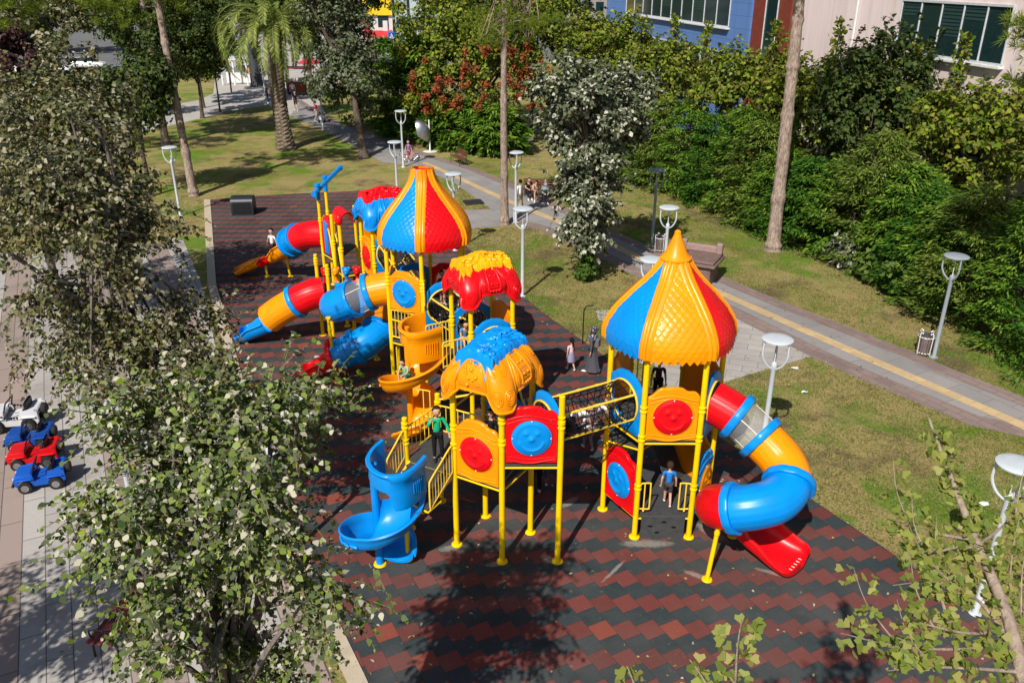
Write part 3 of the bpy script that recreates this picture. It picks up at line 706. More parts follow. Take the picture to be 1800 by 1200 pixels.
    def blade(a0, b0, da, db, ln, lw, lift):
        Pm = []
        for i in range(10):
            t = i/9; wl_ = lw*(.5+.5*math.sin(min(1, t/.6)*PI*.5))*(math.sqrt(max(0, 1-((t-.62)/.38)**2)) if t > .62 else 1)+.003; r_ = []
            for j in range(9):
                s_ = -1+2*j/8; aa_ = a0+da*ln*t-db*s_*wl_; bb_ = b0+db*ln*t+da*s_*wl_
                zz = roofz(aa_, bb_)+lift+.022*(1-s_*s_)+(.012 if j in (1, 7) else 0)+(.010 if j in (3, 5) else 0)+.012*t
                r_.append(c+A*aa_+B*bb_+Vector((0, 0, zz)))
            Pm.append(r_)
        lf.grid(Pm); edge = [Pm[i][0] for i in range(10)]+[Pm[9][j] for j in range(1, 9)]+[Pm[8-i][8] for i in range(9)]
        lf.grid([edge, [v-Vector((0, 0, .055)) for v in edge]])
    for row_ in range(4):
        wrow = (0.36, 0.25, 0.13, 0.02)[row_]; nl = (9, 8, 7, 6)[row_]
        for sgn in (-1, 1):
            for k in range(nl):
                a = (-0.66+1.32*k/(nl-1))*(1, .97, .93, .85)[row_]+rs.uniform(-.03, .03); an = rs.uniform(-.35, .35)+a*.5
                da, db = math.sin(an), sgn*math.cos(an); blade(a-da*.08, sgn*(wrow-.16), da, db, rs.uniform(.24, .29)+(.05 if row_ == 0 and k % 2 else 0), rs.uniform(.085, .105), .055+.026*row_)
    for sg in (-1, 1):
        for k in range(4):
            an = rs.uniform(-.3, .3); bq = -.24+.16*k; blade(sg*.48, bq, sg*math.cos(an), math.sin(an)+bq*.8, rs.uniform(.26, .34), .10, .045)
    lf.build('leaf_cap', M[cl], o, angle=50, label='%s leafy cap' % cl)
    return o
d30, d60, d120 = dirv(30), dirv(60), dirv(120)
Fc = (F1+F2+F3+F4)/4
hut_roof(Fc, dirv(-30), d60, 3.93, 4.90, 'orange', 'blue', 1, 'orange hut roof with blue leafy cap')
# ---- spiral open slides
def spiral_slide(center, a0, sweep_, z0, z1, col, hood, label, zpost, entry_dir, end_post=None, pw=.9):
    c = Vector((center[0], center[1], 0)); root = MB(); root.cyl(c+Vector((0, 0, Z0)), c+Vector((0, 0, z0+.95)), .085, None, 16)
    o = root.build('spiral_slide', M[col], PLAY, label=label)
    fl = MB(); fl.lathe([(0, Z0+.03), (.13, Z0+.03), (.145, Z0)], c, 16); fl.build('post_flange', M['yellow'], o)
    n = 60; P = []; r0, r1 = .09, .75
    for i in range(n+1):
        t = i/n; a = R(a0-sweep_*t); z = z0+(z1-z0)*(t**pw); d = Vector((math.cos(a), math.sin(a), 0)); row = []
        end = max(0, (t-.93)/.07); wall = .34*(1-.45*end)*(1 if t > .02 else .9)
        kf = 1+.34*max(0, 1-t/.34)**.8; ins = [(r0, .12), (r0+.03, .03), (.22, 0), (.36, -.03), (.52, -.03), (.60, .0), (.68, .10), (.72, .22), (r1, wall)]
        lip = [(r1+.035, wall+.02), (r1+.065, wall-.01), (r1+.055, wall-.05)]
        out = [(r1+.02, wall-.10), (.76, .18), (.72, .04), (.63, -.06), (.50, -.09), (.36, -.09), (.22, -.06), (r0, -.02)]
        for r_, h_ in ins+lip+out:
            row.append(c+d*(r_ if r_ < .4 else .4+(r_-.4)*(1+(kf-1)*2.0))+Vector((0, 0, z+h_)))
        P.append(row)
    mb = MB(); mb.grid(P, False, True); k = len(P[0]); mb.f.append(tuple(range(k))); mb.f.append(tuple(n*k+i for i in range(k))[::-1])
    mb.build('trough', M[col], o, angle=50)
    # raised oval bosses along the outside of the wall
    for i in range(14):
        bs = MB()
        t = .36+.6*(i+.5)/14; a = R(a0-sweep_*t); z = z0+(z1-z0)*(t**pw); d = Vector((math.cos(a), math.sin(a), 0)); tg = Vector((-math.sin(a), math.cos(a), 0))
        mm = Matrix(((tg.x, 0, d.x, 0), (tg.y, 0, d.y, 0), (0, 1, 0, 0), (0, 0, 0, 1))); bs.ball(c+d*.775+Vector((0, 0, z+.13)), (.11, .045, .03), 12, 6, mm); bs.build('boss', M[col], o)
    # end ribs
    rb = MB()
    for kk in range(7):
        a = R(a0-sweep_+3+kk*4.5); d = Vector((math.cos(a), math.sin(a), 0)); rb.tube([c+d*r_+Vector((0, 0, z1+h_+.005)) for r_, h_ in ((.4, -.03), (.55, -.03), (.61, .01), (.68, .09))], .014, 6)
    rb.build('rib', M[col], o)
    # entry hood: U-shaped wall with an open window low down on the slide side
    o0, fw, lt = hood; pl = [o0+fw*a_+lt*b_ for a_, b_ in ((.80, -.42), (1.15, -.46), (1.50, -.40), (1.68, -.14), (1.62, .20), (1.40, .48), (1.08, .62), (.74, .64))]
    path = spline(pl, 6); L = len(path)-1; P = []; zt = z0+1.12
    def low(t):
        b_ = z0+.22
        if t < .36 or t > .86: return b_
        k = min(1, min((t-.36)/.05, (.86-t)/.05)); return b_+.42*k
    for i, p in enumerate(path):
        t = i/L; tg = (path[min(i+1, L)]-path[max(i-1, 0)]).normalized(); nr_ = tg.cross(Vector((0, 0, 1))); nr_ = nr_ if nr_.dot(p-(o0+fw*1.1)) > 0 else -nr_
        lo = low(t); row = []
        sag_ = .05*math.sin(t*PI)
        for q, k in ((0, 0), (.0, .045), (.12, .055), (.5, .035), (.72, .03), (.80, .07), (.93, .095), (1, .07), (1, 0), (.95, -.01), (.5, -.005)):
            row.append(p+nr_*k+Vector((0, 0, lo+(zt-sag_-lo)*q)))
        P.append(row)
    mb = MB(); mb.grid(P, False, True); kk = len(P[0]); mb.f.append(tuple(range(kk))); mb.f.append(tuple(L*kk+i for i in range(kk))[::-1]); mb.build('hood', M[col], o, angle=45)
    rel = MB()
    for k in range(6):
        i = 3+k*1; p = path[i]; tg = (path[i+1]-path[i-1]).normalized(); nr_ = tg.cross(Vector((0, 0, 1))); nr_ = nr_ if nr_.dot(p-(o0+fw*1.1)) > 0 else -nr_
        rel.tube([p+nr_*.055+Vector((0, 0, z0+q)) for q in (.36+.03*k, .5, .62, .74)], .012, 5)
    rel.build('relief', M[col], o)
    return o
Cb = Vector((-2.84, 14.60, 0))
spiral_slide(Cb, 32, 400, 1.62, 0.20, 'blue', ((F1+S1)/2, dirv(-120), dirv(150)), 'blue open spiral slide below the orange hut', 0, -120, pw=.66)
# stairs F1-S1 down to the blue slide
def stairs(a, b, direction, z0, z1, length, n=4):
    a, b = Vector((a[0], a[1], 0)), Vector((b[0], b[1], 0)); d = direction; mb = MB(); w = (b-a).length-.16; mid = (a+b)/2; ang = math.atan2(d.y, d.x)
    for k in range(n):
        t = (k+.5)/n; q = mid+d*(length*t)+Vector((0, 0, z0+(z1-z0)*(k+1)/n-.03)); mb.box(q, (length/n+.02, w, .05), ang)
    o = mb.build('stairs', M['deck'], PLAY, False)
    for e in (a.lerp(b, .06), a.lerp(b, .94)):
        s_ = MB(); s_.tube([e+Vector((0, 0, z0-.06)), e+d*length+Vector((0, 0, z1-.08))], .03, 8); s_.build('stringer', M['cream'], o)
    return o
dn = dirv(-120)
stairs(F1, S1, dn, 1.92, 1.62, .62); 
rail(F1+dn*.05+Vector((0, 0, 1.92)), F1+dn*.98+Vector((0, 0, 1.42)), .76, 8); rail(S1+dn*.05+Vector((0, 0, 1.92)), S1+dn*.72+Vector((0, 0, 1.45)), .76, 6)
deck([F1+dn*.55, F1+dn*1.02, Cb+Vector((.55, .25, 0)), S1+dn*.62], 1.60, .06)
post(F1.lerp(S1, .5)+dn*.95, 1.4, (), .05)
# small low bars by the foot of the stairs
mb = MB(); q = G(742, 905); mb.tube([q+Vector((0, 0, .05)), q+Vector((.02, .02, .35))], .02, 8); mb.tube([q+Vector((0, 0, .04)), q+Vector((.12, .05, .04))], .02, 8); mb.build('bar', M['cream'], PLAY)

# ---- hut 2 (red roof, orange leaves)
H0 = Vector((-1.065, 20.0, 0)); Hr_ = H0+dirv(28)*1.22; Hl = H0+dirv(118)*1.22; Hb = Hr_+dirv(118)*1.22
for p in (H0, Hr_, Hl, Hb): post(p, 4.05, (3.10, 2.95))
hut_roof((H0+Hr_+Hl+Hb)/4, dirv(28), dirv(118), 3.98, 4.88, 'red', 'amber', 0, 'red hut roof with amber leafy cap')
deck([H0, Hr_, Hb, Hl], 2.25)
disc_panel(Hr_, Hb, 2.3, 3.6, 'orange', 'red', 'orange panel with red round face on the red hut')
portal(Hb, Hl, 2.78, 0.48, z0=2.1)
portal(H0, Hr_, 2.75, 0.45, z0=2.1)
d2 = dirv(-150)
for p_, L_ in ((H0, .86), (Hl, .82)):
    rail(p_+d2*.05+Vector((0, 0, 2.25)), p_+d2*L_+Vector((0, 0, 2.25)), .78, 7)
deck([H0, Hl, Hl+d2*.75, H0+d2*.75], 2.22)
Co = Vector((-2.76, 20.10, 0))
spiral_slide(Co, 5, 490, 2.30, 0.20, 'orange', ((H0+Hl)/2, dirv(-150), dirv(120)), 'orange open spiral slide below the red hut', 0, -150)
grab(Co+Vector((.25, -.6, 0)), (.9, -.3, 0), 1.0, 1.75, .30)
# ---- tower B
BX, BY = -2.53, 23.40; SB = 1.22
PB = {a: Vector((BX, BY, 0))+dirv(a)*SB for a in (-90, -30, 30, 90, 150, 210)}
for a, p in PB.items(): post(p, 4.85, (3.72, 3.5) if a in (-90, 210) else (3.6,))
onion(BX, BY, [(4.68, 1.37), (4.80, 1.40), (4.97, 1.38), (5.2, 1.29), (5.47, 1.10), (5.75, 0.85), (6.05, 0.59), (6.35, .38), (6.68, 0.27)],
      ['red', 'orange', 'blue', 'red', 'orange', 'blue'], 90, None, label='rear onion dome roof with open top')
disc_panel(PB[210], PB[-90], 2.72, 3.95, 'orange', 'blue', 'orange panel with blue round face on the rear tower')
rail(PB[210]+Vector((0, 0, 1.72)), PB[-90]+Vector((0, 0, 1.72)), 0.95, 9, r=.022)
portal(PB[-90], PB[-30], 2.92, 0.50, z0=2.2)
portal(PB[150], PB[210], 3.12, 0.44, 'orange', z0=2.3)
disc_panel(PB[-30], PB[30], 2.5, 3.7, 'red', 'blue'); portal(PB[30], PB[90], 2.9, .46, 'red', z0=2.2); portal(PB[90], PB[150], 2.9, .46, z0=2.2)
deck(list(PB.values()), 2.45); deck(list(PB.values()), 1.70)
grab(PB[-90], (.3, -.9, 0), 3.1, 3.75, .12)
# ladder down on the left side of B
mb = MB(); lb = PB[210]+Vector((-.02, -.10, 0)); lf_ = (PB[210]+PB[-90])/2+dirv(-120)*.2
for s_ in (-.28, .28):
    q = lf_+dirv(-30)*s_; mb.tube(spline([q+Vector((0, 0, 1.6)), q+Vector((0, 0, 1.0)), q+dirv(-120)*.05+Vector((0, 0, .55))], 3), .02, 8)
mb.build('grab_rail', M['cream'], PLAY)
net_tunnel((PB[-90]+PB[-30])/2+Vector((0, 0, 2.92)), (Hb+Hl)/2+Vector((0, 0, 2.78)), .47, label='black net tunnel between the rear tower and the red hut')
net_tunnel((H0+Hr_)/2+Vector((0, 0, 2.75)), (F3+F4)/2+Vector((0, 0, 2.72)), .45, label='long black net tunnel from the red hut to the orange hut')
# slide D
tube_slide('tube_slide', [(-3.58, 23.4, 3.12), (-4.25, 23.36, 2.98), (-4.75, 23.40, 2.74), (-5.28, 23.62, 2.45), (-5.42, 24.15, 2.25), (-5.05, 24.65, 2.05), (-4.52, 24.72, 1.85), (-4.15, 24.4, 1.66), (-4.10, 23.95, 1.52), (-4.45, 23.5, 1.32), (-5.0, 23.35, 1.08), (-5.4, 23.4, .9)],
           [('orange', 0, 1), ('clear', 1, 2), ('blue', 2, 4), ('blue', 4, 5), ('orange', 5, 8), ('blue', 8, 10), ('blue', 10, 11)], label='tube slide coiling down from the rear tower with clear and blue sections',
           collars=[(1.0, 'blue'), (2.0, 'blue'), (8.2, 'blue'), (9.6, 'blue'), (11.0, 'red')],
           rad=.49, chute=([(-5.35, 23.38, .52), (-5.75, 23.45, .34), (-6.15, 23.52, .2), (-6.55, 23.6, .1)], 'red', .40, .40, 'chute', -.05, 8, 'red open chute at the foot of the coiled slide'),
           posts=[((-5.45, 23.3, Z0), (-5.45, 22.95, 2.32)), ((-4.43, 24.9, Z0), (-4.45, 24.4, 1.2))])
# ---- rear hut (blue roof, red leaves)
K0 = Vector((-4.66, 26.95, 0)); Kr = K0+dirv(28)*1.22; Kl = K0+dirv(118)*1.22; Kb = Kr+dirv(118)*1.22
for p in (K0, Kr, Kl, Kb): post(p, 4.05, (3.2, 2.6))
hut_roof((K0+Kr+Kl+Kb)/4, dirv(28), dirv(118), 3.98, 4.90, 'blue', 'red', 0, 'blue hut roof with red leafy cap')
deck([K0, Kr, Kb, Kl], 2.05)
portal(K0, Kr, 2.95, .52, z0=2.2)
disc_panel(Kl, K0, 2.1, 3.45, 'orange', 'red', 'orange panel with red round face under the blue hut roof')
disc_panel(Kb, Kl, 2.7, 3.9, 'orange', 'red')
net_tunnel((PB[90]+PB[150])/2+Vector((0, 0, 2.9)), (K0+Kr)/2+Vector((0, 0, 2.95)), .47, label='black net tunnel from the rear tower to the blue hut')
# red roofed lobe and capped posts next to the blue hut
Kx = Kl+dirv(208)*.75
post(Kx, 3.92, (2.9,)); post(Kx+dirv(118)*.9, 3.9, (2.9,))
mb = MB(); P = []
for i in range(13):
    a = PI*i/12; P.append([Kx+dirv(118)*(-.1+.32*j)+dirv(28)*(.28-.27*math.cos(a))+Vector((0, 0, 3.75+.40*math.sin(a))) for j in range(4)])
mb.grid(P); mb.grid([[v*1.0+Vector((0, 0, .05)) for v in r] for r in P]); mb.ball(Kx+Vector((0, 0, 3.95)), (.13, .13, .2), 12, 8); mb.build('side_roof', M['red'], PLAY, label='small red curved side roof left of the blue hut roof')
deck([Kx, Kl, Kb, Kx+dirv(118)*.9], 2.0)
# ---- low deck E with animal headed balusters, slide E
E1, E2 = Vector((-6.62, 26.90, 0)), Vector((-6.02, 25.84, 0)); E3, E4 = E1+dirv(28)*1.15, E2+dirv(28)*1.15
for p in (E1, E2): post(p, 2.98, (2.78, 2.70))
for p in (E3, E4): post(p, 1.6, ())
deck([E1, E2, E4, E3], 1.35)
def animal(p, col, z=1.40, hgt=1.05, rz=0.0):
    p = Vector((p[0], p[1], 0)); mb = MB(); pr = [(.075, 0), (.10, .08), (.085, .22), (.06, .34), (.085, .46), (.07, .58), (.06, .70), (.10, .80), (.13, .90), (.12, 1.0), (.06, 1.06), (0, 1.08)]
    mb.lathe([(r_, z+q*hgt) for r_, q in pr], p, 14)
    for s_ in (-1, 1): mb.ball(p+dirv(rz)*(.10*s_)+Vector((0, 0, z+1.02*hgt)), (.05, .05, .07), 8, 6); mb.ball(p+dirv(rz)*(.07*s_)+dirv(rz-90)*.05+Vector((0, 0, z+.52*hgt)), .05, 8, 6)
    mb.ball(p+dirv(rz-90)*.11+Vector((0, 0, z+.86*hgt)), (.06, .06, .045), 8, 6); mb.build('animal_baluster', M[col], PLAY, label='%s animal headed baluster' % col)
Kd = Kl+dirv(208)*.75
for k, cc in enumerate(('red', 'orange', 'blue', 'red')): animal(E1.lerp(K0+dirv(150)*.3, .14+.21*k)+Vector((0, .1, 0)), cc, 1.45, .95)
for k, cc in enumerate(('blue', 'red', 'orange')): animal(E2.lerp(E4+Vector((.9, .6, 0)), .16+.17*k)+Vector((0, -.05, 0)), cc, 1.35, .9)
deck([E3, E4, K0, Kl], 1.45)
tube_slide('tube_slide', [(-6.32, 26.37, 1.86), (-6.75, 26.25, 1.78), (-7.25, 26.22, 1.55), (-7.8, 26.27, 1.22), (-8.25, 26.32, .88)],
           [('red', 0, 2), ('orange', 2, 4)], .50, 'straight tube slide in red and orange at the low rear deck', [(2.0, 'blue')],
           chute=([(-8.15, 26.31, .50), (-8.6, 26.36, .30), (-9.0, 26.4, .15), (-9.4, 26.43, .09)], 'blue', .50, .42, 'chute', .04, 8, 'blue open chute at the foot of the low tube slide'))
# ---- tower C : tall gate with blue beam, slide C
C1, C2 = Vector((-7.24, 30.70, 0)), Vector((-7.23, 32.0, 0)); C3, C4 = Vector((-6.55, 29.75, 0)), Vector((-6.1, 31.6, 0))
post(C1, 4.05, (3.1, 2.2)); post(C2, 4.05, (3.0,)); post(C3, 3.42, (3.3, 2.2), .075); post(C4, 3.4, (3.2,)); post(Vector((-5.6, 30.1, 0)), 3.3, (2.8,))
for p in (C1, C2):
    mb = MB(); mb.cyl(p+Vector((0, 0, 3.86)), p+Vector((0, 0, 4.42)), .085, .085, 14); mb.cyl(p+Vector((0, 0, 4.40)), p+Vector((0, 0, 4.47)), .11, .10, 14); mb.build('post_cap', M['blue'], PLAY)
mb = MB(); b0 = AY(552, 341, 30.35); b1 = AY(598, 295, 33.2); bd = (b1-b0).normalized(); mb.tube([b0, b0.lerp(b1, .5), b1], .085, 6); mb.tube([b0-bd*.04, b0+bd*.04], .11, 8); mb.tube([b1-bd*.04, b1+bd*.04], .11, 8); mb.build('beam', M['blue'], PLAY, label='tilted blue beam on top of the two capped posts')
deck([C1, C2, C4, C3], 1.85); portal(C2, C1, 2.4, .46, 'orange', z0=1.75)
m_, L_ = edge_frame(C1, C3); mb = MB(); mb.prism([(-.42, 1.9), (.42, 1.9), (.46, 2.6), (.36, 3.3), (.1, 3.42), (-.2, 3.3), (-.45, 2.7)], -.03, .05, m_); sp_ = mb.build('panel', M['red'], PLAY, label='red panel with blue strip on the gate tower')
mb = MB(); mb.prism([(-.12, 1.95), (.16, 1.95), (.18, 3.1), (-.1, 3.2)], .055, .10, m_); mb.build('strip', M['blue'], sp_)
tube_slide('tube_slide', [(-7.24, 31.35, 2.36), (-7.9, 31.5, 2.28), (-8.45, 31.85, 2.02), (-8.85, 32.2, 1.74)], [('red', 0, 2), ('blue', 2, 3)], .52, 'red and blue tube slide at the far gate tower', [(2.0, 'blue'), (3.0, 'blue')],
           posts=[((-9.22, 32.94, Z0), (-9.3, 32.75, 1.1)), ((-10.18, 32.93, Z0), (-10.2, 32.9, .65))])
tr = PLAY
open_chute(PLAY, [(-8.8, 32.15, 1.30), (-9.3, 32.5, .98), (-9.75, 32.75, .72)], 'orange', .42, .45, 'chute', -.02, 6, 'orange upper chute of the far slide')
open_chute(PLAY, [(-9.72, 32.74, .78), (-10.1, 32.9, .58), (-10.35, 32.98, .48)], 'red', .34, .30, 'chute', 0, 6, 'red middle chute of the far slide', False)
open_chute(PLAY, [(-10.3, 32.96, .54), (-10.7, 33.05, .36), (-11.1, 33.05, .22), (-11.5, 33.0, .10)], 'orange', .34, .28, 'chute', .04, 6, 'orange lower chute of the far slide')
# rope climbing arch between the gate tower and the blue hut
rp = MB(); A0, A1 = C3+Vector((0, 0, 2.85)), Kx+Vector((0, 0, 1.6)); off_ = dirv(118)*.95
arc0 = [A0.lerp(A1, t)+Vector((0, 0, .55*math.sin(t*PI))) for t in [i/12 for i in range(13)]]
for p_ in (arc0, [q+off_ for q in arc0]): rp.tube(p_, .03, 8)
ro = rp.build('climbing_arch', M['cream'], PLAY, label='arched yellow climbing frame with rope net')
rn = MB()
for k in range(8): rn.tube([q+off_*(k/7)-Vector((0, 0, .35)) for q in arc0], .013, 5)
for q in arc0: rn.tube([q, q-Vector((0, 0, .35)), q+off_-Vector((0, 0, .35)), q+off_], .013, 5)
rn.build('net', M['net'], ro)

# ================================================================ street furniture
def make_lamp(dark=False):
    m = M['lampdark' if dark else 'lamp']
    t = thing('street_lamp', 'x', 'street lamp', (0, 0, 0), local=True, group='disc topped park lamps along the paths and lawns')
    mb = MB(); mb.lathe([(0, 0), (.14, 0), (.14, .03), (.08, .05), (.065, .09), (.062, 2.72), (.07, 2.74), (.075, 2.86), (.05, 2.9), (0, 2.9)], n=14); mb.build('pole', m, t)
    for a in (0, 120, 240):
        d = dirv(a+20); ar = MB(); pts = spline([d*.05+Vector((0, 0, 2.72)), d*.22+Vector((0, 0, 2.86)), d*.34+Vector((0, 0, 3.12)), d*.33+Vector((0, 0, 3.50))], 5)
        ar.tube(pts, [.022+.008*math.sin(i/15*PI) for i in range(len(pts))], 6); ar.build('arm', m, t)
    mb = MB(); mb.lathe([(0, 3.49), (.33, 3.49), (.375, 3.505), (.38, 3.53), (.35, 3.55), (.2, 3.565), (0, 3.57)], n=32); mb.build('lamp_disc', m, t)
    mb = MB(); mb.lathe([(0, 3.38), (.09, 3.38), (.10, 3.49), (0, 3.49)], n=12); mb.cyl((0, 0, 2.85), (0, 0, 3.4), .012); mb.build('bulb_holder', M['white'], t)
    return t
def make_square_lamp_note(): pass
lampA = make_lamp(); lampB = make_lamp(True)
lamps = [(lampA, G(918, 521), 'grey disc topped lamp standing on the lawn behind the red hut roof'), (lampA, G(906.5, 391), 'grey disc topped lamp at the corner where the branch path meets the park path'),
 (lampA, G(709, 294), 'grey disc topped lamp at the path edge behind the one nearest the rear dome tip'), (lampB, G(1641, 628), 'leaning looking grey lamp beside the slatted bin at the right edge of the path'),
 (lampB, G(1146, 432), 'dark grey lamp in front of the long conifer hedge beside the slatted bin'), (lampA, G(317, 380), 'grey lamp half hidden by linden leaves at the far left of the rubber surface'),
 (lampA, G(800, 441), 'grey lamp right behind the rear onion dome'), (lampA, G(1164, 518), 'grey lamp whose disc shows just left of the orange dome tip'), (lampA, G(1133, 636), 'grey lamp mostly hidden behind the front onion dome'),
 (lampA, G(1336, 812), 'grey lamp rising behind the clear section of the front tube slide'), (lampA, G(1713, 1079), 'grey lamp among the ginkgo branches at the right edge'), (lampA, G(700, 367), 'grey lamp directly left of the rear dome tip on the lawn'),
 (lampA, Vector((-8.25, 15.2, 0)), 'grey lamp poking out of the linden leaves beside the toy cars'), (lampA, Vector((-4.95, 14.7, 0)), 'grey lamp buried in the nearest linden crown'),
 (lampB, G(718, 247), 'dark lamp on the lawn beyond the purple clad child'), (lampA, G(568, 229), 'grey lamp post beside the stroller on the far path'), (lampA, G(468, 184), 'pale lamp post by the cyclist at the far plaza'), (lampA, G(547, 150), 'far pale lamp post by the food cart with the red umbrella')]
used = set()
for src, p, lab in lamps:
    if src.name in used: o = copy_tree(src)
    else: o = src; used.add(src.name)
    o.location = (p.x, p.y, 0.0); o.rotation_euler = (0, 0, random.uniform(0, 2)); o['label'] = lab
def make_bin():
    t = thing('litter_bin', 'x', 'litter bin', (0, 0, 0), local=True, group='slatted litter bins beside the lamps')
    mb = MB(); mb.lathe([(0, .08), (.21, .08), (.235, .70), (.225, .70), (.2, .12), (0, .12)], n=18); mb.build('bucket', M['steel'], t)
    for z, r in ((.10, .235), (.66, .262)): mb = MB(); mb.tube([dirv(k*20)*r+Vector((0, 0, z)) for k in range(18)], .016, 6, closed=True); mb.build('hoop', M['white'], t)
    for k in range(16):
        d = dirv(k*22.5); mb = MB(); sd = dirv(k*22.5+90)
        mb.grid([[d*.235+sd*-.022+Vector((0, 0, .06)), d*.235+sd*.022+Vector((0, 0, .06))], [d*.258+sd*-.024+Vector((0, 0, .72)), d*.258+sd*.024+Vector((0, 0, .72))]]); mb.grid([[d*.25+sd*-.022+Vector((0, 0, .06)), d*.25+sd*.022+Vector((0, 0, .06))], [d*.272+sd*-.024+Vector((0, 0, .72)), d*.272+sd*.024+Vector((0, 0, .72))]]); mb.build('slat', M['stone'], t)
    for k in range(4):
        d = dirv(k*90+20); mb = MB(); mb.tube(spline([d*.26+Vector((0, 0, .05)), d*.28+Vector((0, 0, .7)), d*.24+Vector((0, 0, .82)), d*.18+Vector((0, 0, .78))], 4), .014, 6); mb.ball(d*.18+Vector((0, 0, .78)), .03, 8, 6); mb.build('scroll', M['white'], t)
    return t
b1 = make_bin(); b1.location = G(1622, 622); b1['label'] = 'slatted litter bin leaning beside the lamp at the right edge of the path'
b2 = copy_tree(b1); b2.location = G(1160, 442); b2['label'] = 'slatted litter bin between two lamps behind the orange dome tip'
b3 = copy_tree(b1); b3.location = G(124, 562); b3['label'] = 'slatted litter bin half hidden by linden leaves on the promenade'
def make_bench(wood, label, L=1.6):
    t = thing('park_bench', label, 'bench', (0, 0, 0), local=True, group='slatted park benches')
    for k in range(5): mb = MB(); mb.box((0, -.22+.11*k, .45), (L, .085, .035), bev=.008); mb.build('seat_slat', wood, t)
    for k in range(3): mb = MB(); mb.box((0, .27+.03*k, .60+.13*k), (L, .03, .10), bev=.008); mb.build('back_slat', wood, t)
    for s_ in (-1, 1):
        mb = MB(); x = s_*L*.42
        mb.tube([(x, -.24, .0), (x, -.22, .42), (x, .22, .42), (x, .34, .92)], .025, 6); mb.tube([(x, .22, .42), (x, .30, 0)], .025, 6); mb.tube(spline([(x, -.22, .42), (x, -.24, .62), (x, .0, .66), (x, .25, .62)], 4), .018, 6); mb.build('leg', M['iron'], t)
    return t
be = make_bench(M['wood'], 'brown slatted bench facing the yellow strip on the hedge side of the path'); be.location = G(806, 288); be.rotation_euler = (0, 0, R(-62)+PI*0)
b_ = copy_tree(be); b_.location = G(947, 345); b_.rotation_euler = (0, 0, R(-8)); b_.scale = (1.15, 1, 1); b_['label'] = 'dark bench under the shaded seated group beside the path'
rb = make_bench(M['redwood'], 'dark red slatted bench peeking from under the nearest linden on the promenade', 1.8); rb.location = G(228, 1105); rb.rotation_euler = (0, 0, R(-98))
# silver half-shell shelter
t = thing('phone_shelter', 'silver half shell phone hood on a white post beside the path', 'phone hood', G(756, 266), rz=0, local=True)
mb = MB(); mb.cyl((0, 0, 0), (0, 0, 2.15), .06, .05); mb.lathe([(0, .02), (.45, .02), (.5, 0)], n=16); mb.build('post', M['white'], t)
P = []
for i in range(13):
    a = -.2+PI*.62*i/12; P.append([Vector((-1.05+1.05*math.sin(a)*1.0*(1)-.0, .45*math.cos(u), 1.95-.0+.62*math.cos(a)*math.sin(u)*1.0-.45*(1-math.sin(u)*0)-.0)) for u in [PI*k/12 for k in range(13)]])
P = []
for i in range(15):
    a = R(-10+130*i/14)
    P.append([Vector((-.75+.85*math.sin(a)*math.sin(max(.05, u)), .5*math.cos(u), 1.15+1.0*math.cos(a)*math.sin(max(.05, u)))) for u in [PI*k/14 for k in range(15)]])
mb = MB(); mb.grid(P); mb.grid([[v+Vector((-.03, 0, -.03)) for v in r] for r in P]); mb.build('shell', M['steel'], t)
# dark equipment box at the far corner of the rubber
t = thing('equipment_box', 'dark round topped equipment box at the far left corner of the rubber surface', 'box', G(430, 376), local=True)
mb = MB(); W = .95; prof = [(-.45, 0), (.45, 0), (.47, .62), (.42, .82), (.30, .93), (0, .98), (-.30, .93), (-.42, .82), (-.47, .62)]
mb.prism(prof, -.55, .55, Matrix(((0, 0, 1, 0), (1, 0, 0, 0), (0, 1, 0, 0), (0, 0, 0, 1)))); mb.build('body', plain('dark_blue_grey', (.018, .026, .034), .4), t)
mb = MB(); mb.box((0, -.475, .45), (.9, .02, .55), bev=.01); mb.build('door', M['black'], t); t.rotation_euler = (0, 0, .1)
# bent black pole by the woman
t = thing('bent_pole', 'thin black bent pole standing at the rubber edge beside the woman', 'pole', G(1024, 606), local=True)
mb = MB(); mb.tube(spline([(0, 0, 0), (0, 0, 1.0), (.02, 0, 1.32), (.12, 0, 1.43), (.32, 0, 1.45)], 5), .022, 8); mb.lathe([(0, .03), (.08, .03), (.09, 0)], n=12); mb.build('pole', M['black'], t)
# stone drinking fountain
t = thing('drinking_fountain', 'brown stone drinking fountain with a planted top beside the path', 'fountain', G(1222, 492), local=True)
mb = MB(); mb.box((0, 0, .42), (1.5, 1.3, .84), bev=.03); mb.build('base', M['stone'], t)
mb = MB(); mb.box((0, 0, .90), (1.9, 1.65, .12), bev=.03); mb.box((0, 0, 1.02), (1.75, 1.5, .12), bev=.03); mb.build('cornice', M['stone'], t)
mb = MB(); mb.box((0, .6, 1.22), (1.6, .22, .3), bev=.04)
for x in (-.75, .75): mb.box((x, .55, 1.3), (.25, .25, .46), bev=.04)
mb.build('parapet', plain('pink_stone', (.33, .22, .2), .7), t)
mb = MB(); mb.cyl((-.3, -.75, .5), (-.3, -.9, .5), .03); mb.build('tap', M['steel'], t); t.rotation_euler = (0, 0, R(-28))

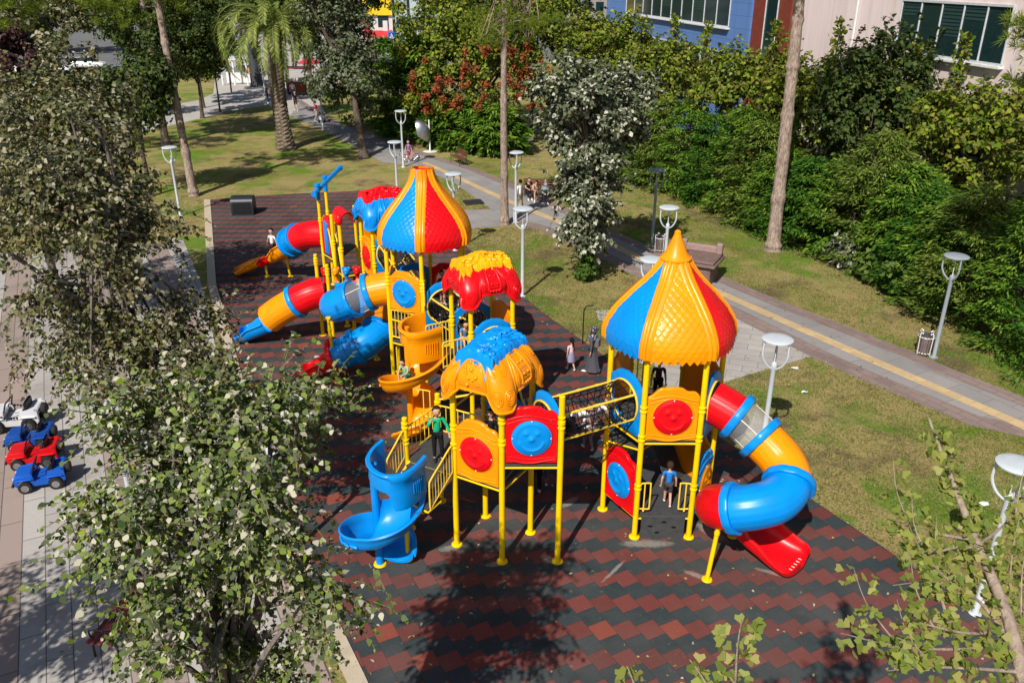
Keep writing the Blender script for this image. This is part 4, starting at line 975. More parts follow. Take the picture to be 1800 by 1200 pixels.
# ---- toy jeeps
def make_jeep(col):
    t = thing('toy_car', 'x', 'toy car', (0, 0, 0), local=True, group='ride-on toy cars parked on the promenade')
    body = MB()
    # side profile extruded with wheel arches (x forward)
    def arch(cx): return [(cx+.19*math.cos(a), .17+.19*math.sin(a)) for a in [PI-PI*k/8 for k in range(9)]]
    prof = [(-.62, .20)]+[(-.60, .24)]+arch(-.38)+[(-.17, .16), (.12, .16)]+arch(.36)+[(.60, .22), (.62, .40), (.56, .46), (.20, .50), (.16, .50), (.12, .30), (-.18, .30), (-.22, .52), (-.55, .56), (-.62, .50)]
    M4_ = Matrix(((1, 0, 0, 0), (0, 0, -1, 0), (0, 1, 0, 0), (0, 0, 0, 1)))
    for s_ in (-1, 1): body.prism(prof, s_*.30-.04, s_*.30+.04, M4_)
    body.box((.40, 0, .41), (.40, .60, .14), bev=.03); body.box((-.02, 0, .26), (.9, .56, .05)); body.box((-.44, 0, .44), (.30, .56, .16), bev=.03); body.box((.60, 0, .32), (.06, .58, .18), bev=.02)
    for s_ in (-1, 1):
        for cx in (-.38, .36): body.box((cx, s_*.33, .385), (.40, .12, .04), bev=.015)
    body.build('body', col, t)
    for cx in (-.38, .36):
        for s_ in (-1, 1):
            mm = Matrix.Rotation(PI/2, 4, 'X'); w = MB(); w.lathe([(.0, -.06), (.11, -.06), (.165, -.055), (.175, -.03), (.175, .03), (.165, .055), (.11, .06), (0, .06)], (cx, s_*.37, .17), 18, mm); wo = w.build('wheel', M['tyre'], t)
            r = MB(); r.lathe([(0, -.075), (.05, -.072), (.10, -.066), (.105, -.05)], (cx, s_*.37, .17), 12, mm if s_ > 0 else Matrix.Rotation(-PI/2, 4, 'X')); r.build('rim', M['steel'], wo)
    s = MB(); s.box((-.25, 0, .40), (.18, .46, .10), bev=.03); s.box((-.33, 0, .58), (.07, .46, .30), bev=.03); s.build('seat', M['black'], t)
    w = MB(); w.tube([(.16, -.26, .50), (.08, -.24, .74), (.08, .24, .74), (.16, .26, .50)], .018, 6); w.build('windscreen_frame', M['black'], t)
    w = MB(); w.tube([Vector((.06, 0, .52))+Vector((.05*math.cos(a), .10*math.sin(a), .09*math.cos(a))) for a in [2*PI*k/14 for k in range(14)]], .014, 6, closed=True); w.cyl((.16, 0, .44), (.06, 0, .52), .014); w.build('steering_wheel', M['black'], t)
    for s_ in (-1, 1): h = MB(); h.ball((.635, s_*.19, .36), (.02, .05, .05), 8, 6); h.build('headlight', M['white'], t)
    b = MB(); b.box((.67, 0, .20), (.07, .62, .07), bev=.02); b.build('bumper', M['black'], t)
    w = MB(); w.lathe([(0, -.05), (.15, -.05), (.16, 0), (.15, .05), (0, .05)], (-.68, 0, .42), 16, Matrix.Rotation(PI/2, 4, 'Y')); w.build('spare_wheel', M['tyre'], t)
    if col.name == 'toy_white':
        for k in range(7):
            for s_ in (-1, 1): d_ = MB(); d_.box((-.22+.07*k, s_*.345, .385+.02*(k > 3)+.03*(k == 6)), (.05, .012, .045+.02*(k % 2)), M4=Matrix.Rotation(.5-.1*k, 4, 'Y')); d_.build('side_lettering', M['black'], t)
    return t
gb = plastic('toy_blue', (.01, .10, .50), .25); gr = plastic('toy_red', (.62, .008, .012), .25); gw = plastic('toy_white', (.62, .62, .64), .3); gd = plastic('toy_dark_blue', (.01, .07, .33), .25)
for col, p, lab, a, sc in ((gw, G(34, 748), 'white toy jeep with dark side lettering, farthest in the row on the promenade', 190, 1.12), (gd, G(58, 782), 'dark blue toy jeep squeezed between the white and the red one', 192, .90), (gr, G(66, 812), 'bright red toy jeep between the two blue ones', 194, .95), (gb, G(78, 850), 'light blue toy jeep nearest the camera under the linden leaves', 198, .92)):
    t = make_jeep(col); t.location = (p.x, p.y, .012); t.rotation_euler = (0, 0, R(a)); t.scale = (sc,)*3; t['label'] = lab
# litter on the grass
for q, lab in ((G(1392, 650), 'white paper scrap on the lawn near the path corner'), (G(1410, 692), 'pale crumpled strip lying on the lawn above the lamp shadow'), (G(1725, 890), 'red and white wrapper on the grass beside the right lamp'), (G(1716, 1066), 'white crumpled paper among the ginkgo branches')):
    mb = MB(); P = [[q+Vector((.05*i+random.uniform(-.02, .02), .04*j+random.uniform(-.02, .02), .03+random.uniform(0, .04))) for j in range(4)] for i in range(5)]; mb.grid(P); mb.grid([[v-Vector((0, 0, .008)) for v in r] for r in P]); o = mb.build('paper_scrap', M['white'], None, False); tag(o, lab, 'litter')

# ================================================================ buildings
GX, GY = 19.2, 45.0; fd = Vector((-0.230, 0.973, 0)); fn = Vector((-0.973, -0.230, 0))
M['blind'] = plain('window_blind_green', (.02, .055, .05), .6)
bt = thing('office_building', 'pink and blue office building with dark ribbon windows behind the hedge', 'building', (GX+5, GY, 0), local=False)
def wallpt(s_, z, o_=0.0): return Vector((GX, GY, 0))+fd*s_+fn*o_+Vector((0, 0, z))
_m = NM('pale_pink_render', .85, .2); _st = _m.noise(1.6, 5, _m.coord(scale=(1, 1, .07)), .7); _bl = _m.noise(.35, 4, _m.coord())
_m.color(_m.mix(_m.math('MULTIPLY', _m.step(_m.math('ADD', _m.math('MULTIPLY', _st, .7), _m.math('MULTIPLY', _bl, .3)), .46, .68), .55), (.76, .63, .61), (.52, .42, .39))); _m.bump(_m.noise(30, 3, _m.coord()), .2, .01); m_pink = _m.m; m_blue = NM('blue_cladding', .5, .4)
v = m_blue.coord(rot=(0, 0, -math.atan2(fd.y, fd.x))); bk = m_blue.n('ShaderNodeTexBrick'); mp = m_blue.n('ShaderNodeMapping'); mp.inputs['Rotation'].default_value = (R(90), 0, 0); m_blue.l(v, mp.inputs[0]); m_blue.l(mp.outputs[0], bk.inputs['Vector'])
bk.inputs['Scale'].default_value = 1; bk.inputs['Brick Width'].default_value = 1.6; bk.inputs['Row Height'].default_value = .8; bk.inputs['Mortar Size'].default_value = .012; bk.offset = 0
for k_, c_ in (('Color1', (.10, .20, .47, 1)), ('Color2', (.11, .22, .50, 1)), ('Mortar', (.05, .10, .25, 1))): bk.inputs[k_].default_value = c_
m_blue.color(bk.outputs[0]); m_blue = m_blue.m
m_brick = plain('red_brown_cladding', (.22, .045, .025), .6, .3, .3, 3)
H_B = 17.0
def wall_seg(s0, s1, mat, name='wall', out=0.0, z0=0, z1=H_B, depth=12):
    a, b = wallpt(s0, 0, out), wallpt(s1, 0, out); c_, d_ = b-fn*depth, a-fn*depth
    mb = MB(); mb.prism([(a.x, a.y), (d_.x, d_.y), (c_.x, c_.y), (b.x, b.y)][::-1], z0, z1); return mb.build(name, mat, bt, False)
wl_p = wall_seg(-28, 9.7, m_pink); wl_b = wall_seg(14.4, 43, m_blue, 'blue_wall', .3)
wall_seg(9.7, 14.4, m_brick, 'brick_bay', .15)
def window(s0, s1, z0, z1, nm, wall, out=0.0, blinds=True):
    fr = MB()
    for a, b in (((s0, z0), (s1, z0)), ((s0, z1), (s1, z1)), ((s0, z0), (s0, z1)), ((s1, z0), (s1, z1))):
        p, q = wallpt(a[0], a[1], out+.05), wallpt(b[0], b[1], out+.05); fr.sweep([p, q], [(-.05, -.05), (.05, -.05), (.05, .05), (-.05, .05)]) if a[1] == b[1] else fr.cyl(p, q, .05, None, 6)
    for k in range(1, nm):
        s_ = s0+(s1-s0)*k/nm; fr.cyl(wallpt(s_, z0, out+.04), wallpt(s_, z1, out+.04), .045, None, 6)
    w = fr.build('window', plain('frame_grey', (.55, .58, .6), .5), wall)
    g = MB(); a, b = wallpt(s0, z0, out+.02), wallpt(s1, z0, out+.02); u = Vector((0, 0, z1-z0)); g.add([a, b, b+u, a+u], [(0, 1, 2, 3)]); g.build('pane', M['glassdark'], w, False)
    if blinds:
        for k in range(nm):
            if (k*7+int(z0)) % 3 == 2: continue
            a_, b_ = s0+(s1-s0)*(k+.06)/nm, s0+(s1-s0)*(k+.94)/nm; dn_ = (.35, .7, .8)[(k+int(z0)) % 3]
            for q in range(int(14*dn_)):
                bl = z1-.10-.155*q
                if q == 0: bm_ = MB()
                p_, r_ = wallpt(a_, bl, out+.035), wallpt(b_, bl, out+.035); bm_.add([p_, r_, r_-Vector((0, 0, .10)), p_-Vector((0, 0, .10))], [(0, 1, 2, 3)])
            bm_.build('blind', M['blind'], w, False)
    si = MB(); a, b = wallpt(s0-.1, z0-.10, out+.12), wallpt(s1+.1, z0-.10, out+.12); si.sweep([a, b], [(-.16, -.05), (.16, -.05), (.16, .05), (-.16, .05)]); si.build('sill', M['white'], w, False)
for s0, s1, nm in ((-9.2, -0.2, 5), (-22, -11.5, 5)):
    for z in (4.0, 8.0, 12.4): window(s0+(1.6 if s0 > -15 else 0), s1-(.2 if s0 > -15 else 0), z, z+2.35, nm, wl_p)
for z in (4.0, 8.0, 12.4): window(17.3, 37.5, z, z+2.35, 10, wl_b, .3)
window(11.2, 12.7, 3, 16, 1, wl_p, .15)
dp = MB(); dp.cyl(wallpt(3.2, 0, .1), wallpt(3.2, 16, .1), .06, None, 8); dp.build('drain_pipe', M['white'], bt)
rf = MB(); a, b = wallpt(-28.3, H_B, .5), wallpt(42.3, H_B, .5); rf.prism([(a.x, a.y), (b.x, b.y), ((b-fn*13).x, (b-fn*13).y), ((a-fn*13).x, (a-fn*13).y)], H_B, H_B+.5); rf.build('roof', plain('roof_grey', (.3, .3, .3)), bt, False)
# far shops
def far_shop(px_, py_, Y, w, h, d, mat, name, label, extra=None):
    p = AY(px_, py_, Y); t = thing(name, label, 'building', (p.x, Y, 0), local=True)
    mb = MB(); mb.box((0, d/2, h/2), (w, d, h), bev=.02); mb.build('wall', mat, t, False)
    for k in range(int(w/2.2)):
        x = -w/2+1.3+2.2*k
        for z in (1.5,)+((4.6,) if h > 6 else ()): 
            wd = MB(); wd.box((x, -.03, z), (1.5, .08, 1.7)); wd.build('window', M['glassdark'], t, False)
    if extra: extra(t, w, h)
    return t
m_rs = plain('shop_red', (.62, .02, .03), .5); m_ws = plain('shop_white', (.62, .6, .6), .6); m_ys = plain('sign_yellow', (.85, .55, .01), .5)
def deco(t, w, h):
    mb = MB(); mb.box((-1, -.25, h-.9), (6.6, .3, 2.8), bev=.05); s_ = mb.build('shop_sign', m_ys, t, False)
    rs = random.Random(3)
    for k in range(7):
        lt = MB(); x = -3.6+.85*k; lt.box((x, -.44, h-.55+rs.uniform(-.2, .2)), (.16, .06, 1.1), M4=Matrix.Rotation(rs.uniform(-.5, .5), 4, 'Y')); lt.box((x+.22, -.44, h-.75), (.4, .06, .16), M4=Matrix.Rotation(rs.uniform(-.7, .7), 4, 'Y')); lt.build('sign_letter', M['black'], s_, False)
    for k, x in enumerate((-4.5, -2.2, .5, 2.8, 4.6)): mb = MB(); mb.box((x, -.2, 2.3), (.7, .3, 4.6), bev=.05); mb.build('column', m_rs if k % 2 else m_ws, t, False)
    mb = MB(); mb.box((1.5, -1.1, 2.9), (6, 2, .12), M4=Matrix.Rotation(.35, 4, 'X')); mb.build('awning', m_rs, t, False)
far_shop(672, 52, 128, 11, 7.6, 8, m_ws, 'shop', 'red and white shop with a yellow sign at the top edge of the photo', deco)
def deco2(t, w, h):
    for k in range(5): mb = MB(); mb.box((-w/2+.2+k*(w-.4)/4, -.05, h/2), (.3, .2, h)); mb.build('frame_post', M['black'], t, False)
    mb = MB(); mb.box((0, -1.6, 1.4), (w, .1, .1)); mb.box((0, -1.6, .9), (w, .06, .06)); mb.build('railing', M['black'], t, False)
    for k in range(7): mb = MB(); mb.box((-w/2+k*w/6, -1.6, .7), (.1, .1, 1.4)); mb.build('railing_post', M['black'], t, False)
far_shop(745, 52, 122, 8.5, 9, 8, plain('pale_blue_grey', (.45, .52, .6)), 'shop', 'pale grey blue building with black frames at the top edge', deco2)
far_shop(560, 30, 190, 30, 12, 10, plain('far_beige', (.42, .38, .34)), 'apartment_building', 'beige far building behind the palm')
far_shop(200, 20, 200, 60, 16, 12, plain('far_grey', (.34, .33, .32)), 'apartment_building', 'long grey far building behind the left trees')
far_shop(950, 10, 175, 50, 18, 12, plain('far_grey_brown', (.30, .27, .25)), 'apartment_building', 'grey brown far building behind the red podded tree')
# pedestrian crossing sign
t = thing('crossing_sign', 'blue square pedestrian crossing sign in front of the red shop', 'road sign', tuple(AY(688, 52, 118).xy)+(0,), local=True)
mb = MB(); mb.cyl((0, 0, 0), (0, 0, 3.5), .05); mb.build('post', M['steel'], t); mb = MB(); mb.box((0, -.06, 3.3), (.95, .05, .95), bev=.03); pl = mb.build('plate', plain('sign_blue', (.02, .12, .5)), t, False)
mb = MB(); mb.add([(-.32, -.10, 2.98), (.32, -.10, 2.98), (0, -.10, 3.6)], [(0, 1, 2)]); mb.build('white_triangle', M['white'], pl, False)
mb = MB(); mb.box((.02, -.115, 3.22), (.07, .01, .26)); mb.box((.05, -.115, 3.10), (.05, .01, .16), M4=Matrix.Rotation(.5, 4, 'Y')); mb.box((-.04, -.115, 3.10), (.05, .01, .16), M4=Matrix.Rotation(-.5, 4, 'Y')); mb.ball((.03, -.115, 3.40), (.05, .01, .05), 8, 6); mb.build('walking_figure', M['black'], pl, False)

# ---- parked cars far left and on the street
def make_car(col, seed=0):
    t = thing('parked_car', 'x', 'car', (0, 0, 0), local=True, group='white cars parked beyond the lawn')
    L2, W2 = 2.1, .85; xs = [(-2.1, .45, .62, .7), (-2.0, .35, .92, .80), (-1.3, .30, 1.0, .85), (-.5, .30, 1.0, .85), (.6, .30, .98, .85), (1.3, .30, .9, .85), (1.9, .35, .78, .8), (2.1, .45, .6, .68)]
    P = []
    for x, z0, z1, w in xs: P.append([Vector((x, y*w, z)) for y, z in ((-.9, z0), (-1, z0+.1), (-1, z1-.18), (-.88, z1), (0, z1+.03), (.88, z1), (1, z1-.18), (1, z0+.1), (.9, z0))])
    mb = MB(); mb.grid(P, False, True); mb.f.append(tuple(range(9))); mb.f.append(tuple(63+i for i in range(9))[::-1]); mb.build('body', col, t)
    P = []
    for x, z, w in ((-1.75, .98, .72), (-1.2, 1.36, .62), (-.2, 1.45, .62), (.45, 1.38, .62), (1.15, .96, .74)): P.append([Vector((x, -w-.06, .95)), Vector((x, -w, z)), Vector((x, 0, z+.03)), Vector((x, w, z)), Vector((x, w+.06, .95))])
    mb = MB(); mb.grid(P); mb.build('window', M['carglass'], t)
    mb = MB(); mb.grid([[Vector((x, -w, z+.012)), Vector((x, 0, z+.045)), Vector((x, w, z+.012))] for x, z, w in ((-1.15, 1.37, .60), (-.2, 1.455, .61), (.42, 1.39, .6))]); mb.build('roof', col, t)
    for x in (-1.3, 1.3):
        for s_ in (-1, 1):
            w = MB(); w.lathe([(0, -.1), (.28, -.1), (.32, -.06), (.32, .06), (.28, .1), (0, .1)], (x, s_*.78, .32), 18, Matrix.Rotation(PI/2, 4, 'X')); wo = w.build('wheel', M['tyre'], t); r = MB(); r.lathe([(0, .12), (.18, .11), (.2, .1)], (x, s_*.78, .32), 12, Matrix.Rotation(-s_*PI/2, 4, 'X')); r.build('rim', M['steel'], wo)
    for s_ in (-1, 1): h = MB(); h.ball((2.03, s_*.6, .66), (.06, .16, .08), 8, 6); h.build('headlight', M['white'], t)
    return t
cw = NM('car_paint_white', .25, .6).color((.72, .73, .75)).m; cg = NM('car_paint_grey', .25, .6).color((.25, .27, .29)).m; cr_ = NM('car_paint_red', .25, .6).color((.45, .02, .02)).m
c0 = make_car(cw); c0.location = G(155, 122); c0.rotation_euler = (0, 0, R(10)); c0['label'] = 'white car seen through the left tree tops, the rightmost of the parked row'
for p, a, lab in ((G(95, 130), 8, 'white car seen through the left tree tops, middle of the parked row'), (G(38, 130), 12, 'white car seen through the left tree tops, leftmost of the parked row')):
    c = copy_tree(c0); c.location = p; c.rotation_euler = (0, 0, R(a)); c['label'] = lab
c = make_car(cg); c.location = AY(600, 55, 112); c.location.z = 0; c.rotation_euler = (0, 0, R(5)); c['label'] = 'grey car on the far street left of the red shop'; c['group'] = 'cars on the far street'
c = make_car(cw); c.location = AY(1050, 75, 95); c.location.z = 0; c.rotation_euler = (0, 0, R(70)); c['label'] = 'white car seen left of the blue building'; c['group'] = 'cars on the far street'
c = make_car(cw); c.location = G(436, 135); c.rotation_euler = (0, 0, R(80)); c['label'] = 'white small van parked behind the palm fronds'; c['group'] = 'cars on the far street'
# food cart with red umbrella
t = thing('food_cart', 'reddish wooden food cart at the far end of the path', 'cart', G(530, 166), local=True)
mb = MB(); mb.box((0, 0, .75), (2.6, 1.3, 1.0), bev=.05); mb.build('body', plain('cart_red_brown', (.28, .05, .02)), t)
mb = MB(); mb.box((0, 0, 1.3), (2.8, 1.5, .08)); 
for k in range(9): mb.ball((-1.1+.27*k, random.uniform(-.3, .3), 1.42), .14, 8, 6)
mb.build('goods', plain('cart_goods', (.55, .5, .42)), t)
for x in (-.9, .9): w = MB(); w.lathe([(0, -.05), (.3, -.05), (.34, 0), (.3, .05), (0, .05)], (x, -.7, .34), 16, Matrix.Rotation(PI/2, 4, 'X')); w.build('wheel', M['tyre'], t)
mb = MB(); 
for x in (-1.25, 1.25):
    for y in (-.65, .65): mb.cyl((x, y, 1.3), (x, y, 2.5), .03)
mb.build('frame', M['white'], t); mb = MB(); mb.box((0, 0, 2.55), (3.0, 1.7, .10)); mb.build('canopy', plain('cart_canopy_pink', (.5, .08, .1)), t)
t = thing('parasol', 'small red and pink parasol beside the food cart', 'umbrella', G(548, 152), local=True)
mb = MB(); mb.cyl((0, 0, 0), (0, 0, 2.9), .035); mb.build('pole', M['white'], t); mb = MB(); mb.lathe([(1.3, 2.35), (1.28, 2.38), (.7, 2.7), (0, 2.95)], n=8); mb.build('canopy', plain('parasol_red', (.6, .03, .08)), t, False)
# white kiosk frame behind the palm
t = thing('kiosk', 'white framed kiosk with an orange band behind the palm fronds', 'kiosk', G(425, 150), local=True)
for x in (-2, -.7, .7, 2): mb = MB(); mb.box((x, 0, 1.3), (.14, .14, 2.6)); mb.build('post', M['white'], t, False)
mb = MB(); mb.box((0, .9, 2.7), (4.6, 2.2, .2)); mb.build('roof', M['white'], t, False); mb = MB(); mb.box((1.6, -.1, 1.6), (1.4, .1, .35)); mb.build('orange_band', M['orange'], t, False); mb = MB(); mb.box((0, 1.2, .9), (3.8, .2, 1.6)); mb.build('counter', M['white'], t, False)

# ================================================================ vegetation
def leaf_mat(name, cols, back=None, rough=0.5, trans=0.25, wt=.72):
    m = NM(name, rough+.08, 0.22); r = m.island(); stops = [(i/max(1, len(cols)-1), c) for i, c in enumerate(cols)]
    col = m.ramp(r, stops)
    if back:
        g = m.n('ShaderNodeNewGeometry'); col = m.mix(g.outputs['Backfacing'], col, m.mix(m.math('GREATER_THAN', r, wt), m.mix(.14, col, back), back))
    m.color(col)
    if trans:
        tr_ = m.n('ShaderNodeBsdfTranslucent'); m.l(col, tr_.inputs[0]); ms = m.n('ShaderNodeMixShader'); ms.inputs[0].default_value = trans
        m.l(m.b.outputs[0], ms.inputs[1]); m.l(tr_.outputs[0], ms.inputs[2]); out = [n for n in m.t.nodes if n.type == 'OUTPUT_MATERIAL'][0]; m.l(ms.outputs[0], out.inputs[0])
    return m.m
def bark_mat(name, c1, c2, scale=5):
    m = NM(name, .9, .15); v = m.coord(scale=(1, 1, .25)); n1 = m.noise(scale*3, 5, v, .7); n2 = m.noise(scale, 3, v)
    m.color(m.mix(m.step(m.math('ADD', m.math('MULTIPLY', n1, .7), m.math('MULTIPLY', n2, .3)), .38, .62), c1, c2)); m.bump(n1, .8, .03); return m.m
B_BROWN = bark_mat('bark_brown', (.05, .038, .03), (.16, .125, .10)); B_PINE = bark_mat('bark_pine', (.12, .08, .06), (.46, .36, .30), 8); B_GREY = bark_mat('bark_grey', (.08, .07, .065), (.26, .22, .19)); B_TWIG2 = bark_mat('bark_shoot', (.12, .08, .055), (.26, .19, .14)); B_TWIG = bark_mat('bark_twig', (.22, .16, .12), (.42, .33, .26))
def leaf_mesh(name, C, Nrm, L, W, mat, parent=None, dirs=None, fold=.25, kind='oval', label=None):
    """C (n,3) leaf bases; Nrm (n,3) facing; dirs growth direction; L,W sizes (n,)"""
    n = len(C); Nrm = Nrm/np.maximum(1e-6, np.linalg.norm(Nrm, axis=1))[:, None]
    if dirs is None: dirs = RNG.normal(size=(n, 3))
    D = dirs-Nrm*np.sum(dirs*Nrm, 1)[:, None]; D = D/np.maximum(1e-6, np.linalg.norm(D, axis=1))[:, None]; S = np.cross(Nrm, D)
    L = np.broadcast_to(L, (n,))[:, None]; W = np.broadcast_to(W, (n,))[:, None]
    if kind == 'oval': pts = [(0, 0, 0), (.34, .08, .35), (.52, .38, .6), (.30, .74, .4), (0, 1.05, -.1), (-.30, .74, .4), (-.52, .38, .6), (-.34, .08, .35)]; 
    elif kind == 'fan': pts = [(0, 0, 0), (.62, .62, .3), (.42, .98, .35), (.06, .86, .0), (-.06, .86, 0), (-.42, .98, .35), (-.62, .62, .3)]
    else: pts = [(0, 0, 0), (.5, .45, .3), (0, 1, 0), (-.5, .45, .3)]
    k = len(pts); V = np.empty((n, k, 3))
    for i, (a, b, c) in enumerate(pts): V[:, i] = C+S*W*a+D*L*b+Nrm*W*c*fold
    me = bpy.data.meshes.new(name); me.vertices.add(n*k); me.vertices.foreach_set('co', V.reshape(-1))
    me.loops.add(n*k); me.polygons.add(n); me.loops.foreach_set('vertex_index', np.arange(n*k)); me.polygons.foreach_set('loop_start', np.arange(0, n*k, k)); me.polygons.foreach_set('loop_total', np.full(n, k))
    me.update(calc_edges=True); me.materials.append(mat); o = bpy.data.objects.new(name, me); COL.objects.link(o)
    if parent is not None: o.parent = parent
    if label: o['label'] = label
    return o
def unit(v): return v/np.maximum(1e-9, np.linalg.norm(v, axis=-1, keepdims=True))
def crown_points(c, rad, nclump, nleaf, csize, seed, shell=.55, flat=1.0, keep=None):
    r = np.random.default_rng(seed); c = np.array(c, float); rad = np.array(rad, float)
    u = unit(r.normal(size=(nclump*3, 3))); rr = shell+(1.06-shell)*r.random((nclump*3, 1))**.6
    # lumpy outline
    lump = 1+.16*np.sin(u[:, :1]*5+seed)*np.cos(u[:, 1:2]*4+seed*2)+.10*np.sin(u[:, 2:]*7+seed)
    cc = c+u*rr*rad*lump
    if keep is not None: cc = cc[[bool(keep(p)) for p in cc]]
    cc = cc[:nclump]
    idx = r.integers(0, len(cc), nleaf); off = r.normal(size=(nleaf, 3)); off = unit(off)*(r.random((nleaf, 1))**.45)*csize*(.6+.8*r.random((len(cc), 1))[idx]); off[:, 2] *= flat
    P = cc[idx]+off; out = unit((P-c)/rad); nrm = unit(off/csize*.8+out*.5+np.array([0, 0, .55])+r.normal(size=(nleaf, 3))*.55)
    return P, nrm, cc, idx
def limbs(parent, base, clumps, c, mat, n=12, r0=.08, name='branch', seed=0, z0=None):
    rs = random.Random(seed); cc = list(clumps); rs.shuffle(cc)
    for p in cc[:n]:
        p = Vector(p); b = Vector(base); t = rs.uniform(.15, .75); s_ = b.lerp(Vector(c), t); mid = s_.lerp(p, .5)+Vector((rs.uniform(-.1, .1), rs.uniform(-.1, .1), .12))*((p-s_).length)
        mb = MB(); pts = spline([s_, mid, p], 4); L = len(pts); mb.tube(pts, [r0*(1-.85*i/(L-1))*(.6+.4*(1-t)) for i in range(L)], 6); mb.build(name, mat, parent)
def trunk(parent, p0, p1, r0, r1, mat, bend=.1, seed=0, knots=0, n=12):
    rs = random.Random(seed); p0, p1 = Vector(p0), Vector(p1); L = (p1-p0).length; mid = p0.lerp(p1, .5)+Vector((rs.uniform(-1, 1), rs.uniform(-1, 1), 0))*bend*L*.3
    pts = spline([p0, p0.lerp(mid, .5), mid, mid.lerp(p1, .5), p1], 8 if not knots else 36); m = len(pts); mb = MB(); rr = []
    for i in range(m):
        t = i/(m-1); r_ = r0+(r1-r0)*t; r_ *= 1+.35*math.exp(-t*L/.35)
        if knots: r_ *= 1+.22*max(0, math.sin(t*L*knots+math.sin(t*9)*1.5))**10+.04*math.sin(t*L*1.7)
        rr.append(r_*(1+rs.uniform(-.03, .03)))
    mb.tube(pts, rr, n); return mb.build('trunk', mat, parent)
def shoots(cc, c, n, L, leaf, seed, per=11, droop=.5, outb=.9):
    """leafy twigs: returns leaf bases, directions, normals and twig polylines"""
    r = np.random.default_rng(seed); idx = r.integers(0, len(cc), n); st = cc[idx]+r.normal(size=(n, 3))*L*.45; out = unit(st-np.array(c)); d = unit(out*outb+r.normal(size=(n, 3))*.65+np.array([0, 0, .25])); Ls = L*(.5+.9*r.random((n, 1)))
    t = (np.arange(per)+.5)/per; P = st[:, None, :]+d[:, None, :]*Ls[:, None, :]*t[None, :, None]; P[:, :, 2] -= droop*Ls*(t[None, :]**2)*.6
    side = unit(np.cross(d, r.normal(size=(n, 3)))); sg = np.where(np.arange(per) % 2, 1, -1)[None, :, None]
    D = side[:, None, :]*sg*.9+d[:, None, :]*.55+np.array([0, 0, -.45])+r.normal(size=(n, per, 3))*.35; N = np.array([0, 0, .75])+out[:, None, :]*.35+r.normal(size=(n, per, 3))*.62
    e = st+d*Ls; e[:, 2:] -= droop*Ls*.6; return P.reshape(-1, 3), D.reshape(-1, 3), N.reshape(-1, 3), np.stack([st, (st+e)/2+np.array([0, 0, .04]), e], 1)
def twig_mesh(T, mat, parent, r=.006):
    n = len(T); V = []; F = []; w = np.array(parent.get('_w', (0, 0, 0)))
    d = unit(T[:, 2]-T[:, 0]); a = unit(np.cross(d, np.array([.3, .2, 1.0]))); b = np.cross(d, a)
    V = np.stack([T[:, j]-w+(a*math.cos(k*2.094)+b*math.sin(k*2.094))*r*(1, .75, .3)[j] for j in range(3) for k in range(3)], 1).reshape(-1, 3)
    F = [(i*9+j*3+k, i*9+j*3+(k+1) % 3, i*9+(j+1)*3+(k+1) % 3, i*9+(j+1)*3+k) for i in range(n) for j in range(2) for k in range(3)]
    me = bpy.data.meshes.new('twigs'); me.from_pydata(V.tolist(), [], F); me.materials.append(mat); o = bpy.data.objects.new('twigs', me); COL.objects.link(o); o.parent = parent; o['kind'] = 'stuff'; return o
def broad_tree(name, label, cat, base, crown, nleaf, leaf, lm, bark, seed, nclump=90, csize=.5, tr=.12, group=None, extra=None, shell=.5, keep=None, nl=14, aspect=.75, tip=None, kind='oval', flat=1, sh=0, shL=.35, shoot_leaf=None):
    """crown: list of (centre, radii, weight)"""
    base = Vector(base); t = thing(name, label, cat, base, group=group); w_ = Vector(t['_w']); tot = sum(c[2] for c in crown); C = []; N = []; allc = []
    for i, (c, rad, w) in enumerate(crown):
        P, nr, cc, _ = crown_points(c, rad, max(8, int(nclump*w/tot)), int(nleaf*w/tot), csize, seed+i*7, shell, flat, keep); C.append(P); N.append(nr); allc += list(cc)
    C = np.concatenate(C); N = np.concatenate(N); r = np.random.default_rng(seed+99); n = len(C); d = r.normal(size=(n, 3))+np.array([0, 0, -.9])
    if sh:
        ac = np.array(allc); P2, D2, N2, T2 = shoots(ac, crown[0][0], sh, shL, leaf, seed+5); C = np.concatenate([C, P2]); N = np.concatenate([N, N2]); d = np.concatenate([d, D2]); twig_mesh(T2, B_TWIG2, t, .007 if leaf < .1 else .010)
    n = len(C); s_ = leaf*(.5+.8*r.random(n))
    leaf_mesh('crown', C-np.array(w_), N, s_, s_*aspect, lm, t, d, kind=kind)
    top = Vector(tip) if tip is not None else Vector(crown[0][0])
    trunk(t, base, top, tr, tr*.10, bark, .06, seed); limbs(t, base.lerp(top, .35), allc, top, bark, nl, tr*.55, seed=seed)
    return t
LM_SILVER = leaf_mat('leaves_silver_linden', [(.014, .038, .003), (.04, .09, .006), (.10, .18, .010), (.21, .29, .015), (.025, .055, .005), (.15, .22, .012), (.32, .36, .035)], back=(.50, .48, .36), wt=.78, trans=.22)
LM_SILVER2 = leaf_mat('leaves_silver_linden_brown', [(.016, .028, .005), (.035, .055, .009), (.085, .105, .016), (.14, .15, .028), (.15, .105, .03), (.05, .07, .014), (.17, .165, .05)], back=(.34, .32, .22), trans=.18)
LM_WHITE = leaf_mat('leaves_white_backed', [(.018, .032, .008), (.035, .06, .014), (.07, .10, .03), (.13, .16, .045), (.19, .21, .09)], back=(.48, .48, .38), trans=.15)
LM_OLIVE = leaf_mat('leaves_olive_green', [(.03, .055, .006), (.09, .14, .010), (.17, .26, .016), (.30, .35, .03), (.19, .15, .035), (.10, .15, .015)], trans=.3)
LM_DARK = leaf_mat('leaves_dark_green', [(.016, .035, .008), (.04, .07, .012), (.07, .11, .02), (.10, .12, .03)], trans=.2)
